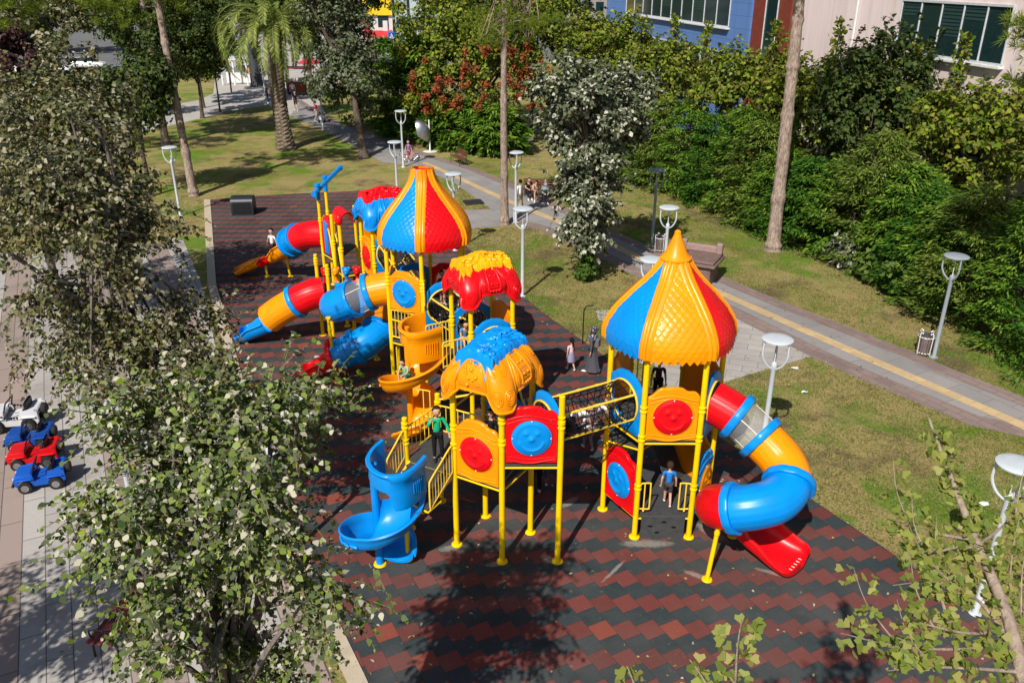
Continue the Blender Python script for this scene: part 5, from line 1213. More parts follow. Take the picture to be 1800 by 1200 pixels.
LM_FRESH = leaf_mat('leaves_fresh_green', [(.03, .075, .012), (.06, .125, .018), (.10, .17, .025), (.15, .20, .04)], trans=.3)
LM_CONIFER = leaf_mat('leaves_conifer_hedge', [(.014, .06, .006), (.045, .13, .010), (.09, .20, .014), (.17, .28, .022), (.22, .29, .035)], trans=.15, rough=.6)
LM_CONIFER2 = leaf_mat('leaves_conifer_olive', [(.02, .05, .008), (.06, .12, .012), (.13, .20, .02), (.20, .26, .04), (.14, .16, .04)], trans=.15, rough=.6)
LM_CONIFER3 = leaf_mat('leaves_conifer_deep', [(.010, .04, .005), (.03, .10, .008), (.06, .165, .012), (.11, .21, .02)], trans=.15, rough=.6)
LM_PINE = leaf_mat('needles_pine', [(.04, .08, .008), (.10, .16, .012), (.19, .25, .02), (.29, .32, .035)], trans=.2)
LM_PALM = leaf_mat('palm_leaflets', [(.06, .10, .015), (.14, .20, .03), (.26, .31, .06), (.38, .38, .13)], trans=.2, rough=.4)
LM_GINKGO = leaf_mat('leaves_ginkgo', [(.12, .18, .03), (.19, .24, .04), (.28, .31, .06), (.36, .33, .10), (.16, .20, .05)], trans=.35, rough=.45)
LM_PURPLE = leaf_mat('leaves_purple', [(.04, .02, .025), (.09, .04, .05), (.12, .07, .06)])
LM_REDPOD = leaf_mat('red_seed_pods', [(.18, .035, .014), (.30, .06, .02), (.40, .11, .035), (.16, .04, .02)], trans=.3)

# --- nearest silver linden (bottom left)
broad_tree('silver_linden', 'nearest silver leaved linden filling the bottom left corner', 'tree', (-3.6, 7.3, 0),
    [(tuple(AY(395, 800, 7.5)), (1.15, 1.2, 1.0), 3), (tuple(AY(345, 895, 7.2)), (1.05, 1.1, .9), 2.3), (tuple(AY(440, 1050, 6.9)), (.95, 1.0, 1.15), 3.0), (tuple(AY(450, 700, 7.9)), (.70, .8, .45), .9), (tuple(AY(270, 760, 7.6)), (.55, .6, .45), .5), (tuple(AY(420, 1200, 6.6)), (1.0, 1.0, 1.0), 1.2)], 5400, .066, LM_SILVER, B_GREY, 11, 84, .21, .13, 'silver lindens along the left side of the rubber surface', nl=46, shell=.30, aspect=.86, tip=(-3.1, 7.35, 6.6), sh=1500, shL=.38)
broad_tree('silver_linden', 'tall olive tinged linden left of the rubber surface above the toy cars', 'tree', (-7.5, 15.3, 0),
    [((-8.6, 15.6, 8.4), (1.65, 1.9, 1.7), 4), ((-7.95, 15.4, 6.5), (1.35, 1.5, 1.5), 3), ((-6.8, 15.0, 4.9), (1.25, 1.4, 1.1), 1.8), ((-8.1, 15.0, 4.75), (1.6, 1.5, .45), .9), ((-6.3, 14.8, 4.2), (1.1, 1.2, .55), 1.0)], 8500, .088, LM_SILVER2, B_GREY, 23, 150, .30, .16, 'silver lindens along the left side of the rubber surface', nl=46, shell=.25, aspect=.8, tip=(-8.0, 15.5, 9.3), sh=1700, shL=.46)
broad_tree('silver_linden', 'third linden behind the tall olive tinged one at the far left edge', 'tree', (-15.5, 27, 0),
    [((-15.5, 27, 6.2), (3.3, 3.0, 3.4), 5), ((-14.6, 28.5, 7.2), (2.0, 2.2, 2.4), 2)], 24000, .14, LM_SILVER2, B_GREY, 31, 260, .55, .18, 'silver lindens along the left side of the rubber surface', nl=20, shell=.3, tip=(-15.5, 27, 8.5))
broad_tree('silver_linden', 'linden just outside the left edge shading the promenade', 'tree', (-10.9, 7.6, 0), [((-10.9, 7.6, 6.2), (2.2, 2.4, 2.3), 1)], 9000, .11, LM_SILVER, B_GREY, 37, 110, .45, .14, 'silver lindens along the left side of the rubber surface', shell=.3)
# --- white backed linden beside the path
broad_tree('silver_linden', 'white leaved linden standing in the lawn beside the park path', 'tree', G(1022, 490),
    [((3.05, 33.0, 3.45), (1.25, 1.3, 2.0), 2.6), ((3.2, 33.4, 6.3), (2.15, 1.9, 1.9), 3.4), ((2.3, 33.2, 7.5), (1.7, 1.6, 1.0), 1.3), ((4.2, 33.6, 7.3), (1.3, 1.3, .9), .8)], 14000, .15, LM_WHITE, B_BROWN, 41, 150, .40, .17, nl=30, sh=900, shL=.6, shell=.35, aspect=.9, tip=(3.1, 33.1, 6.8))
# suckers at its foot
p = G(1030, 492); t = thing('sapling_shoots', 'leafy green shoots at the foot of the white leaved linden', 'shrub', p); P, nr, cc, _ = crown_points(p+Vector((.1, -.2, .75)), (.55, .45, .75), 26, 600, .16, 5, .3); leaf_mesh('foliage', P-np.array(p), nr, .15, .13, LM_FRESH, t)
# --- tree right of the palm
broad_tree('broadleaf_tree', 'dense green tree between the palm and the far lamps', 'tree', G(640, 278), [((-10.9, 57.5, 4.8), (2.5, 2.4, 2.5), 3), ((-11.7, 58, 8.8), (2.2, 2.3, 3.5), 4), ((-10.4, 58, 7.4), (1.6, 1.8, 2.0), 1.2)], 17000, .20, leaf_mat('leaves_grey_green', [(.02, .04, .012), (.05, .08, .02), (.10, .13, .04), (.13, .15, .06), (.13, .19, .03)], back=(.22, .23, .17)), B_BROWN, 53, 200, .6, .30, nl=18, shell=.35, tip=(-11.2, 57.5, 9))
# --- red podded trees
rt = broad_tree('golden_rain_tree', 'tree with orange red seed pods behind the bench', 'tree', (-2.4, 62.5, 0), [((-3.2, 62, 4.8), (5.0, 3.2, 3.6), 4), ((-.3, 62.5, 8.4), (4.8, 3.4, 3.4), 4), ((-5.5, 63.5, 8.4), (3.4, 3, 2.8), 2)], 26000, .22, LM_OLIVE, B_BROWN, 61, 260, .7, .22, nl=18, shell=.4)
P, nr, cc, _ = crown_points((-2.8, 60.8, 4.3), (5.0, 2.8, 3.2), 120, 4600, .26, 66, .75, keep=lambda q: q[2] < 7.0 and q[1] < 61.5)
leaf_mesh('seed_pods', P-np.array(rt['_w']), nr, .17, .14, LM_REDPOD, rt, label='orange red seed pod clusters')
# --- deciduous trees behind the hedge
k = 0
for (cx, cy, cz), rad, lm, lab in (((8.6, 52, 5.0), (3.0, 2.6, 2.6), LM_OLIVE, 'yellow green tree in front of the left end of the blue wall'), ((12.8, 47.5, 5.0), (3.3, 2.6, 2.8), LM_OLIVE, 'yellow green tree below the blue wall windows'),
        ((15.8, 44.5, 4.5), (3.0, 2.6, 2.9), LM_OLIVE, 'yellow green tree just left of the tall bare pine trunk'), ((17.2, 41.0, 5.3), (2.7, 2.6, 3.1), LM_DARK, 'dark shaded tree right behind the tall bare pine trunk'),
        ((20.3, 36.5, 4.7), (3.3, 2.8, 2.6), LM_OLIVE, 'yellow green tree below the pink wall windows'), ((21.8, 31.5, 4.9), (3.2, 3.0, 2.9), LM_OLIVE, 'yellow green tree at the right edge under the pine boughs'),
        ((6.0, 57, 5.8), (3.2, 3, 2.8), LM_OLIVE, 'yellow green tree behind the white leaved linden'), ((-3.2, 68, 7.2), (3.8, 3.4, 4.0), LM_OLIVE, 'bright yellow green tree right of the far conifer hedge'), ((1.5, 66, 8.5), (4.8, 3.6, 4.2), LM_DARK, 'dark green tree behind the pine at the top centre')):
    k += 1; broad_tree('broadleaf_tree', lab, 'tree', (cx, cy, 0), [((cx, cy, cz), rad, 3), ((cx+rad[0]*.4, cy, cz+rad[2]*.55), (rad[0]*.55, rad[1]*.6, rad[2]*.6), 1), ((cx-rad[0]*.45, cy-.3, cz+rad[2]*.45), (rad[0]*.5, rad[1]*.5, rad[2]*.55), 1)], 9500, .20, lm, B_BROWN, 70+k*3, 150, .55, .14, 'broadleaf trees growing behind the hedge', nl=12, shell=.40, flat=.8, sh=420, shL=.75)
# thin leafy shoots poking up against the walls
for i, (x_, y_, z_) in enumerate(((13.4, 46.0, 9.3), (15.2, 42.0, 9.6), (18.2, 40.5, 8.6), (19.4, 38.5, 9.2), (10.6, 49.5, 9.0), (9.0, 50.8, 9.3))):
    b = Vector((x_, y_, 0)); t = thing('tall_sapling', 'slim leafy shoot number in front of the office wall', 'sapling', b, group='slim shoots rising in front of the office building'); t['label'] = 'slim leafy shoot rising in front of the office building wall'
    mb = MB(); mb.tube(spline([b, b+Vector((.1, 0, z_*.6)), b+Vector((.25, .1, z_))], 4), [.05]*5+[.03]*4, 6); mb.build('stem', B_BROWN, t)
    n = 260; zz = z_-3.2*RNG.random(n)**1.2; C = np.stack([x_+.2+RNG.normal(size=n)*.28*(1.2-(zz-z_+3.2)/3.6), y_+RNG.normal(size=n)*.28, zz], 1); leaf_mesh('foliage', C-np.array(b), RNG.normal(size=(n, 3))+np.array([0, -.4, .6]), .2, .15, LM_OLIVE, t)
# --- conifer hedge
def conifer(base, h, r, label, seed, n=9000, lm=LM_CONIFER, size=.17, group='clipped conifers forming the long hedge'):
    base = Vector(base); t = thing('hedge_conifer', label, 'conifer', base, group=group); rg = np.random.default_rng(seed)
    nb = max(60, n//62); z0 = rg.random(nb)**.95*h; a0 = rg.random(nb)*2*PI; prof = np.interp(z0/h, [0, .06, .3, .7, .9, 1], [.80, .98, 1.0, .84, .52, .10])*r
    wav = 1+.10*np.sin(a0*5+seed)+.10*np.sin(z0*3+seed)+rg.normal(size=nb)*.10; tipR = prof*wav*(1+.12*rg.random(nb)); ib = rg.integers(0, nb, n); u = rg.random(n)**.7
    bo = np.stack([np.cos(a0), np.sin(a0), np.full(nb, .10)+rg.normal(size=nb)*.10], 1); bo = unit(bo); st = np.stack([np.zeros(nb), np.zeros(nb), z0-.05*h*0], 1)
    rad_ = tipR[ib]*(.52+.48*u); wd = .05+.17*np.sin(np.clip(u, 0, 1)*PI*.85+.25); off = rg.normal(size=(n, 3))*wd[:, None]*np.array([1, 1, .42])
    C = st[ib]+bo[ib]*rad_[:, None]+off; C[:, 2] = np.maximum(C[:, 2]-.10*u, .02); out = bo[ib]
    D = out*1.0+off*2.2+np.array([0, 0, .10])+rg.normal(size=(n, 3))*.22; N = np.array([0, 0, 1.0])+out*.20+rg.normal(size=(n, 3))*.30
    leaf_mesh('foliage', C, N, size*1.5*(.6+.8*rg.random(n)), size*.42, lm, t, D, kind='rh', fold=.4)
    mb = MB(); mb.cyl(base, base+Vector((0, 0, h*.8)), .10, .04, 8); mb.build('trunk', B_BROWN, t); return t
hl = [G(1085, 322), G(1165, 348), G(1250, 380), G(1330, 415), G(1410, 450), G(1480, 474), G(1560, 520), G(1640, 575), G(1720, 620), G(1800, 668), G(1890, 715)]
words = ['first', 'second', 'third', 'fourth', 'fifth', 'sixth', 'seventh', 'eighth', 'ninth', 'tenth', 'eleventh', 'twelfth']
pos = []
for i in range(len(hl)-1):
    a, b = hl[i], hl[i+1]; m_ = max(1, round((b-a).length/1.75))
    for j in range(m_): pos.append(a.lerp(b, j/m_))
hn = Vector((.90, .42, 0))
for i, q in enumerate(pos):
    lab = 'green hedge conifer number %d from the left in the long hedge behind the path lawn' % (i+1)
    if i < len(words): lab = '%s green hedge conifer from the left end of the long hedge' % words[i]
    conifer(q+hn*random.uniform(1.25, 1.75), random.uniform(3.7, 6.0), random.uniform(1.3, 1.8), lab, 200+i, 13500 if i > 5 else 10000, size=random.uniform(.13, .165), lm=(LM_CONIFER, LM_CONIFER2, LM_CONIFER, LM_CONIFER3)[i % 4])
fl = [G(655, 228), G(690, 245), G(725, 258), G(765, 264), G(810, 272), G(850, 280)]
for i, q in enumerate(fl): conifer(q+Vector((.8, 2.2, 0)), random.uniform(6.3, 7.2) if i < 3 else 3.2, 2.0, '%s tall conifer from the left in the far bright green hedge' % words[i], 300+i, 7500, size=.30, group='tall conifers of the far hedge')
# fig like shrubs at the hedge foot
for i, (q, r_, lab) in enumerate(((G(1555, 500), 1.0, 'large leaved green shrub at the hedge foot right of the pine trunk'), (G(1492, 470), .8, 'silvery leaved shrub at the hedge foot right of the pine trunk'), (G(1610, 530), 1.1, 'large leaved shrub at the hedge foot nearer the right lamp'), (G(1320, 400), .55, 'small bright shrub at the hedge foot left of the pine trunk'))):
    t = thing('shrub', lab, 'shrub', q, group='broad leaved shrubs at the hedge foot'); P, nr, cc, _ = crown_points(q+Vector((0, 0, r_*.95)), (r_, r_*.9, r_*1.05), 30, 1300, .3, 400+i, .5)
    leaf_mesh('foliage', P-np.array(q), nr, .26, .16, LM_WHITE if i == 1 else LM_FRESH, t, kind='fan'); mb = MB(); mb.tube([q, q+Vector((0, 0, r_))], .04, 6); mb.build('stem', B_BROWN, t)
# --- pines
def pine(base, top, r0, r1, crown, seed, label, ntuft=900, need=12, tlen=.22, group='tall bare stemmed pines'):
    base, top = Vector(base), Vector(top); t = thing('pine_tree', label, 'pine', base, group=group); trunk(t, base, top, r0, r1, B_PINE, .02, seed, 2.6, 16)
    allC = []; allD = []; rg = np.random.default_rng(seed); cl = []
    for i, (c, rad, w) in enumerate(crown):
        P, nr, cc, _ = crown_points(c, rad, int(26*w), int(ntuft*w), .42, seed+i, .35, .45); allC.append(P); out = unit(P-np.array(c)); allD.append(out*.8+np.array([0, 0, .5])+rg.normal(size=P.shape)*.3); cl += list(cc)
    C = np.concatenate(allC); D = unit(np.concatenate(allD)); n = len(C); Cn = np.repeat(C, need, 0); Dn = unit(np.repeat(D, need, 0)+rg.normal(size=(n*need, 3))*.55); N = rg.normal(size=(n*need, 3))
    leaf_mesh('needles', Cn-np.array(base), N, tlen*(.7+.5*rg.random(n*need)), tlen*.075, LM_PINE, t, Dn, kind='rh', fold=0)
    for i, (c, rad, w) in enumerate(crown):
        cc = [q for q in cl if abs(q[0]-c[0]) < rad[0]*1.2 and abs(q[1]-c[1]) < rad[1]*1.2]
        f = min(1, max(.1, (c[2]-rad[2]*.6-base.z)/max(.1, top.z-base.z))); s_ = base.lerp(top, f)
        mb = MB(); pts = spline([s_, s_.lerp(Vector(c), .5)+Vector((0, 0, .15)), Vector(c)], 4); mb.tube(pts, [.07*(1-.6*j/(len(pts)-1)) for j in range(len(pts))], 6); mb.build('branch', B_PINE, t)
        random.Random(seed).shuffle(cc)
        for q in cc[:9]: mb = MB(); mb.tube(spline([Vector(c), Vector(c).lerp(Vector(q), .5)+Vector((0, 0, .06)), Vector(q)], 3), .018, 5); mb.build('branch', B_TWIG, t)
    return t
pb = G(1358, 441); pine(pb, AY(1412, -60, pb.y+.8), .30, .21, [((11.2, 36.5, 11.9), (1.8, 1.6, .5), 1.0), ((13.9, 37.5, 12.0), (1.7, 1.6, .5), 1.0), ((12.8, 37.5, 14.5), (3, 3, 1.5), 2.0)], 501, 'tall bare pine trunk crossing the hedge at the right', 500)
pb = G(887, 395); pine(pb, (-.35, 41.0, 12.2), .20, .10, [((-.9, 41.2, 9.2), (1.4, 1.4, .9), 1.1), ((.6, 41, 9.8), (1.5, 1.4, 1.0), 1.2), ((-.5, 41.4, 11.2), (1.7, 1.6, 1.0), 1.4), ((.9, 41, 11.6), (1.4, 1.4, .8), 1)], 511, 'slim pine beside the path corner behind the red hut', 420, tlen=.20)
pb = G(341, 345); pine(pb, (-18.6, 47.2, 12.5), .23, .15, [((-17.5, 46.8, 10.9), (2.4, 2, .8), 1.5), ((-20.8, 46.5, 10.5), (2.2, 2, .7), 1.3), ((-15.6, 47.5, 11.5), (2, 2, .7), 1.3), ((-19, 47, 12.4), (3, 2.4, .8), 1.6)], 521, 'leaning pine at the far left corner of the rubber surface', 520, tlen=.28)
pine((19.6, 23.8, 0), (18.5, 23.5, 13), .28, .14, [((14.6, 22.4, 9.35), (1.35, 1.4, .75), 1.1), ((15.9, 22.2, 10.2), (1.6, 1.5, .9), 1.4), ((13.6, 22.3, 10.4), (1.2, 1.3, .6), .7), ((17.2, 22.0, 9.3), (1.4, 1.4, .8), 1.1), ((15.4, 22.5, 11.6), (2.6, 2, .8), 1.6)], 531, 'long needled pine reaching in from the top right corner', 420, 16, .26)
pine((-31, 52, 0), (-31.5, 52, 12), .28, .15, [((-31, 52, 9.5), (3.6, 3, 1.2), 2), ((-27.5, 53, 10.5), (3.2, 3, 1.1), 1.6), ((-34.5, 50, 10.2), (3.4, 3, 1.2), 1.8), ((-30, 52, 12), (4, 3, 1), 2)], 541, 'far left pine at the top left corner', 420, 10, .34)
pine((-25, 61, 0), (-25, 61, 13), .26, .14, [((-25, 61, 9.2), (3.2, 3, 1.5), 1.8), ((-22, 61, 10.6), (3.0, 3, 1.1), 1.6), ((-27.5, 61, 11.5), (3.4, 3, 1.2), 1.8)], 551, 'dark pine left of the palm fronds', 400, 10, .34)
# darker trees behind on the left
broad_tree('broadleaf_tree', 'dense dark green tree left of the palm shading the far lawn', 'tree', (-24.3, 62.5, 0), [((-24.3, 62.5, 7.4), (3.6, 3.4, 2.6), 3), ((-22.0, 63, 6.4), (1.9, 2, 1.6), 1), ((-26.5, 62, 8.4), (2.5, 2.5, 2), 1)], 15000, .20, LM_DARK, B_BROWN, 888, 150, .55, .17, nl=14)
for i, (b, lab, cz, r_) in enumerate(((G(356, 208), 'small dark tree with a thin bare trunk on the far lawn', 5.0, 2.3), (G(266, 345), 'dark trunked tree behind the tall olive tinged linden', 5.5, 2.0), (Vector((-38, 66, 0)), 'dense dark tree at the far left behind the parked cars row', 7.5, 5.0), (Vector((-28, 78, 0)), 'dense dark tree behind the leaning pine', 8.5, 4.2), (Vector((-48, 74, 0)), 'broad dark tree at the top left edge', 8.5, 5.5), (Vector((-19.5, 84, 0)), 'dark tree directly behind the palm crown', 9.5, 4.0), (Vector((-17, 92, 0)), 'dark tree behind the right palm fronds', 10, 4.2))):
    broad_tree('broadleaf_tree', lab, 'tree', b, [((b.x, b.y, cz), (r_, r_, r_*.75), 1), ((b.x+r_*.5, b.y, cz+r_*.5), (r_*.6,)*3, .4)], 8000, .20 if i < 2 else .32, LM_DARK if i not in (2, 4) else LM_SILVER2, B_BROWN, 600+i*5, 90, .7, .16, 'dark trees on the far left lawn', nl=8)
for i, (x_, y_, z_, r_, lab) in enumerate(((-74, 128, 4.6, 4.6, 'broad dark tree beyond the parked white cars, leftmost'), (-65, 129, 5.0, 4.6, 'broad dark tree beyond the parked white cars, second from the left'), (-55, 127, 5.2, 4.8, 'broad dark tree beyond the parked white cars, left of the leaning pine'), (-45, 126, 5.0, 4.4, 'broad dark tree beyond the plaza left of the palm'), (-31, 132, 5.5, 4.6, 'dark street tree beyond the plaza behind the palm'), (-36, 62, 5.2, 2.6, 'small dark purple leaved tree in front of the parked white cars'))):
    broad_tree('broadleaf_tree', lab, 'tree', (x_, y_, 0), [((x_, y_, z_), (r_, r_, r_*.8), 1), ((x_+r_*.5, y_, z_+r_*.5), (r_*.6,)*3, .5), ((x_-r_*.5, y_, z_+r_*.4), (r_*.6,)*3, .5)], 7000, .42 if i < 5 else .25, (LM_DARK, LM_SILVER2, LM_DARK, LM_DARK, LM_OLIVE, LM_PURPLE)[i], B_BROWN, 900+i*5, 90, 1.0 if i < 5 else .5, .2, 'trees lining the far street', nl=6)
for i, q in enumerate((G(387, 197), G(407, 163))):
    t = thing('young_tree', ('young street tree with a bare thin stem at the plaza edge' if i == 0 else 'young street tree under the left palm fronds'), 'tree', q, group='young trees at the plaza edge'); mb = MB(); mb.cyl(q, q+Vector((0, 0, 4.5)), .09, .05, 8); mb.build('trunk', B_BROWN, t)
    P, nr, cc, _ = crown_points(q+Vector((0, 0, 4.6)), (1.3, 1.3, 1.2), 24, 900, .4, 700+i, .3); leaf_mesh('crown', P-np.array(q), nr, .25, .2, LM_DARK, t)
# --- big palm
pb = G(503, 262); pt = thing('palm_tree', 'large date palm with arching fronds on the far lawn', 'palm', pb)
mb = MB(); P = []; H_ = 7.7; tp = pb+Vector((.05, .2, H_))
for i in range(90):
    t_ = i/89; c = pb.lerp(tp, t_)+Vector((-.12*math.sin(t_*PI), 0, 0)); r_ = (.50-.12*t_)*(1+.5*math.exp(-t_*9))*(1+.10*((i % 3)/2-.5)); P.append([c+Vector((math.cos(a+i*.3)*r_*(1+.06*math.sin(a*7)), math.sin(a+i*.3)*r_*(1+.06*math.sin(a*7)), 0)) for a in [2*PI*k/18 for k in range(18)]])
mb.grid(P, False, True); mb.build('trunk', bark_mat('bark_palm', (.06, .04, .03), (.33, .26, .20), 6), pt, smooth=False)
mb = MB(); mb.ball(tp, (.65, .65, .7), 12, 8); mb.build('crown_heart', B_BROWN, pt)
nf = 48; rs = random.Random(5)
for i in range(nf):
    az = i*2.39996; el = R(74-66*(i/nf)**.8); L = rs.uniform(5.0, 6.0); d = Vector((math.cos(az), math.sin(az), 0)); pts = []; q = Vector(tp); e = el; st = L/14
    for k in range(15): pts.append(q.copy()); q = q+(d*math.cos(e)+Vector((0, 0, math.sin(e))))*st; e -= R(5.0+k*1.05)
    C = []; D = []; N = []; Ls = []
    for k in range(1, 14):
        tg = (pts[k+1]-pts[k-1]).normalized(); sd = tg.cross(Vector((0, 0, 1))); sd = sd.normalized() if sd.length > .05 else Vector((-d.y, d.x, 0)); up = sd.cross(tg)
        for j in range(7):
            pp = pts[k].lerp(pts[k+1], j/7)
            for s_ in (-1, 1):
                C.append(pp); D.append(sd*s_*1.0+tg*.9+up*.30-Vector((0, 0, .20))); N.append(up+sd*rs.uniform(-.3, .3)); Ls.append(0.66*math.sin(PI*(.12+.85*(k/14)))**.6)
    f = leaf_mesh('frond', np.array([list(v-pb) for v in C]), np.array([list(v) for v in N]), np.array(Ls), .055, LM_PALM, pt, np.array([list(v) for v in D]), kind='rh', fold=.5)
    mb = MB(); mb.tube(pts, [.045*(1-.8*k/14) for k in range(15)], 5); ro = mb.build('midrib', leafrib if 'leafrib' in globals() else globals().setdefault('leafrib', plain('palm_midrib', (.22, .22, .07), .5)), pt); ro.parent = f
tr2 = thing('broadleaf_tree', 'old grey stem standing right behind the palm trunk', 'tree', G(489, 222)); trunk(tr2, G(489, 222), G(489, 222)+Vector((-.3, .2, 7.5)), .28, .2, B_GREY, .04, 9)
P, nr, cc, _ = crown_points(G(489, 222)+Vector((-.5, 1, 9.5)), (2.5, 2.5, 1.8), 50, 3500, .6, 77, .3); leaf_mesh('crown', P-np.array(tr2['_w']), nr, .3, .22, LM_DARK, tr2)
dk = thing('dark_column', 'wide dark grey column behind the palm on the plaza', 'column', G(452, 152), local=True); mb = MB(); mb.lathe([(.75, 0), (.62, .4), (.60, 9.5)], n=20); mb.build('column', plain('dark_concrete', (.045, .05, .055)), dk)
# --- ginkgo in the right foreground
def ginkgo_branch(t, pts, r0, seed, dens=60, leaf=.062):
    pts = spline(pts, 8); w_ = Vector(t['_w']); mb = MB(); n = len(pts); mb.tube(pts, [r0*(1-.8*i/(n-1)) for i in range(n)], 7); mb.build('branch', B_TWIG, t)
    rg = np.random.default_rng(seed); L = sum((pts[i+1]-pts[i]).length for i in range(n-1)); m = int(L*dens/9); C = []; D = []
    for k in range(m):
        t_ = .05+.95*(k+rg.random()*.5)/m; i = min(n-2, int(t_*(n-1))); q = pts[i].lerp(pts[i+1], t_*(n-1)-i); tg = (pts[i+1]-pts[i]).normalized(); sp = Vector(rg.normal(size=3)); sp = (sp-tg*sp.dot(tg)).normalized()*.035; q2 = q+sp
        for j in range(rg.integers(5, 11)):
            d = Vector(rg.normal(size=3))+sp.normalized()*.9+Vector((0, 0, -.35)); d.normalize(); C.append(q2+d*rg.uniform(.02, .06)-w_); D.append(d)
    C = np.array([list(v) for v in C]); D = np.array([list(v) for v in D]); nn = len(C); leaf_mesh('foliage', C, rg.normal(size=(nn, 3))*.6+np.array([0, -.5, .8]), leaf*(.6+.6*rg.random(nn)), leaf*(.7+.5*rg.random(nn)), LM_GINKGO, t, D, kind='fan', fold=.3)
def at_d(px_, py_, d): v = ray(px_, py_); return Vector((0, 0, CAM_H))+v*d
gk = thing('ginkgo_tree', 'young ginkgo with a pale bare leader reaching up from the bottom right corner', 'tree', (3.9, 3.2, 0))
top, bot = at_d(1633, 735, 6.6), at_d(1803, 1205, 5.2)
low = Vector((4.0, 3.1, 0)); mb = MB(); pts = spline([low, Vector((3.95, 3.15, 3)), bot+(bot-at_d(1770, 1080, 5.5))*1.0, bot, at_d(1770, 1080, 5.5), at_d(1720, 960, 5.9), at_d(1668, 830, 6.3), top], 6)
n = len(pts); mb.tube(pts, [.075*(1-.93*(i/(n-1))**1.0)+.004 for i in range(n)], 9); mb.build('trunk', B_TWIG, gk)
ginkgo_branch(gk, [at_d(1750, 1035, 5.65), at_d(1720, 960, 5.9), at_d(1690, 880, 6.15), at_d(1665, 810, 6.35), at_d(1642, 760, 6.5)], .004, 1, 260, .058)
for i, pl in enumerate(([(1712, 948, 5.9), (1660, 940, 5.8), (1600, 925, 5.7), (1562, 905, 5.6)], [(1718, 962, 5.9), (1680, 962, 5.7), (1630, 975, 5.5), (1596, 985, 5.4)], [(1722, 955, 5.9), (1750, 935, 6.1), (1785, 905, 6.3), (1815, 890, 6.4)],
        [(1764, 1110, 5.45), (1700, 1112, 5.3), (1640, 1100, 5.2), (1590, 1085, 5.1)], [(1770, 1125, 5.4), (1690, 1140, 5.3), (1580, 1135, 5.1), (1478, 1112, 4.9)], [(1764, 1110, 5.45), (1725, 1060, 5.5), (1690, 1040, 5.4), (1640, 1022, 5.3), (1570, 1028, 5.1)],
        [(1790, 1180, 5.25), (1720, 1175, 5.1), (1640, 1172, 5.0), (1560, 1178, 4.8)], [(1752, 1040, 5.65), (1775, 1020, 5.9), (1800, 1000, 6.0)], [(1775, 1120, 5.4), (1795, 1080, 5.6), (1812, 1040, 5.7)], [(1668, 1095, 5.3), (1655, 1050, 5.4), (1645, 1005, 5.5)])):
    ginkgo_branch(gk, [at_d(*q) for q in pl], .013, 20+i, 105, .054)
    m2 = [at_d(*q) for q in pl]; k_ = len(m2)//2; e_ = m2[k_]; ginkgo_branch(gk, [e_, e_.lerp(m2[-1], .5)+Vector((.0, .12, .16)), e_.lerp(m2[-1], .8)+Vector((.02, .2, .34))], .006, 80+i, 90, .050)
for i, (pl, lab) in enumerate(((([(1290, 1260, 4.3), (1293, 1190, 4.5), (1297, 1130, 4.7), (1306, 1078, 4.85)]), 'slim ginkgo shoot rising from the bottom edge below the red chute'), (([(1262, 1270, 4.3), (1240, 1200, 4.4), (1212, 1158, 4.5)]), 'short ginkgo shoot at the bottom edge left of the slim one'), (([(1140, 1280, 4.3), (1118, 1210, 4.4), (1102, 1170, 4.5)]), 'tiny ginkgo tip at the bottom edge'))):
    a = at_d(*pl[0]); g_ = thing('ginkgo_tree', lab, 'tree', (a.x+.3, a.y-.6, 0), group='young ginkgos below the camera'); mb = MB(); mb.tube(spline([Vector((a.x+.3, a.y-.6, 0)), Vector((a.x+.25, a.y-.5, a.z*.6)), a], 5), [.05*(1-.6*k/10) for k in range(11)], 8); mb.build('trunk', B_TWIG, g_); ginkgo_branch(g_, [at_d(*q) for q in pl], .009, 50+i, 120, .058)
    if i == 0: ginkgo_branch(g_, [at_d(1292, 1200, 4.5), at_d(1275, 1180, 4.55), at_d(1262, 1165, 4.6)], .005, 60, 120, .058)
# lone shoot of the near linden over the rubber (behind, round leaves)
# --- grass tufts as ground texture relief on the nearer lawns
def inpoly(x, y, poly):
    c = False; n = len(poly); j = n-1
    for i in range(n):
        if ((poly[i].y > y) != (poly[j].y > y)) and (x < (poly[j].x-poly[i].x)*(y-poly[i].y)/(poly[j].y-poly[i].y+1e-12)+poly[i].x): c = not c
        j = i
    return c
rg = np.random.default_rng(8); polys = [mat_pts, upper+lower[::-1], plaza_pts, cross_pts]; pts = []
while len(pts) < 42000:
    y = 10+38*rg.random()**1.3; x = rg.uniform(-3, 20) if rg.random() < .8 else rg.uniform(-24, 0)
    if x < -3 and y < 40: continue
    if any(inpoly(x, y, p_) for p_ in polys): continue
    if abs(mnoise.noise(Vector((x*.5, y*.5, 3)))) > .33 and rg.random() < .8: continue
    pts.append((x, y))
C = np.array([(x, y, 0) for x, y in pts]); C = np.repeat(C, 5, 0); C[:, :2] += rg.normal(size=(len(C), 2))*.05; n = len(C)
LM_GRASS = leaf_mat('grass_blades', [(.06, .11, .010), (.11, .19, .02), (.24, .20, .07), (.45, .36, .16), (.15, .22, .03)], trans=.3)
o = leaf_mesh('grass', C, rg.normal(size=(n, 3))+np.array([0, 0, .4]), .055+.075*rg.random(n), .014, LM_GRASS, None, rg.normal(size=(n, 3))*.6+np.array([0, 0, .8]), kind='rh', fold=0); tag(o, 'short green and dry grass tufts on the lawns', 'grass', kind='stuff')
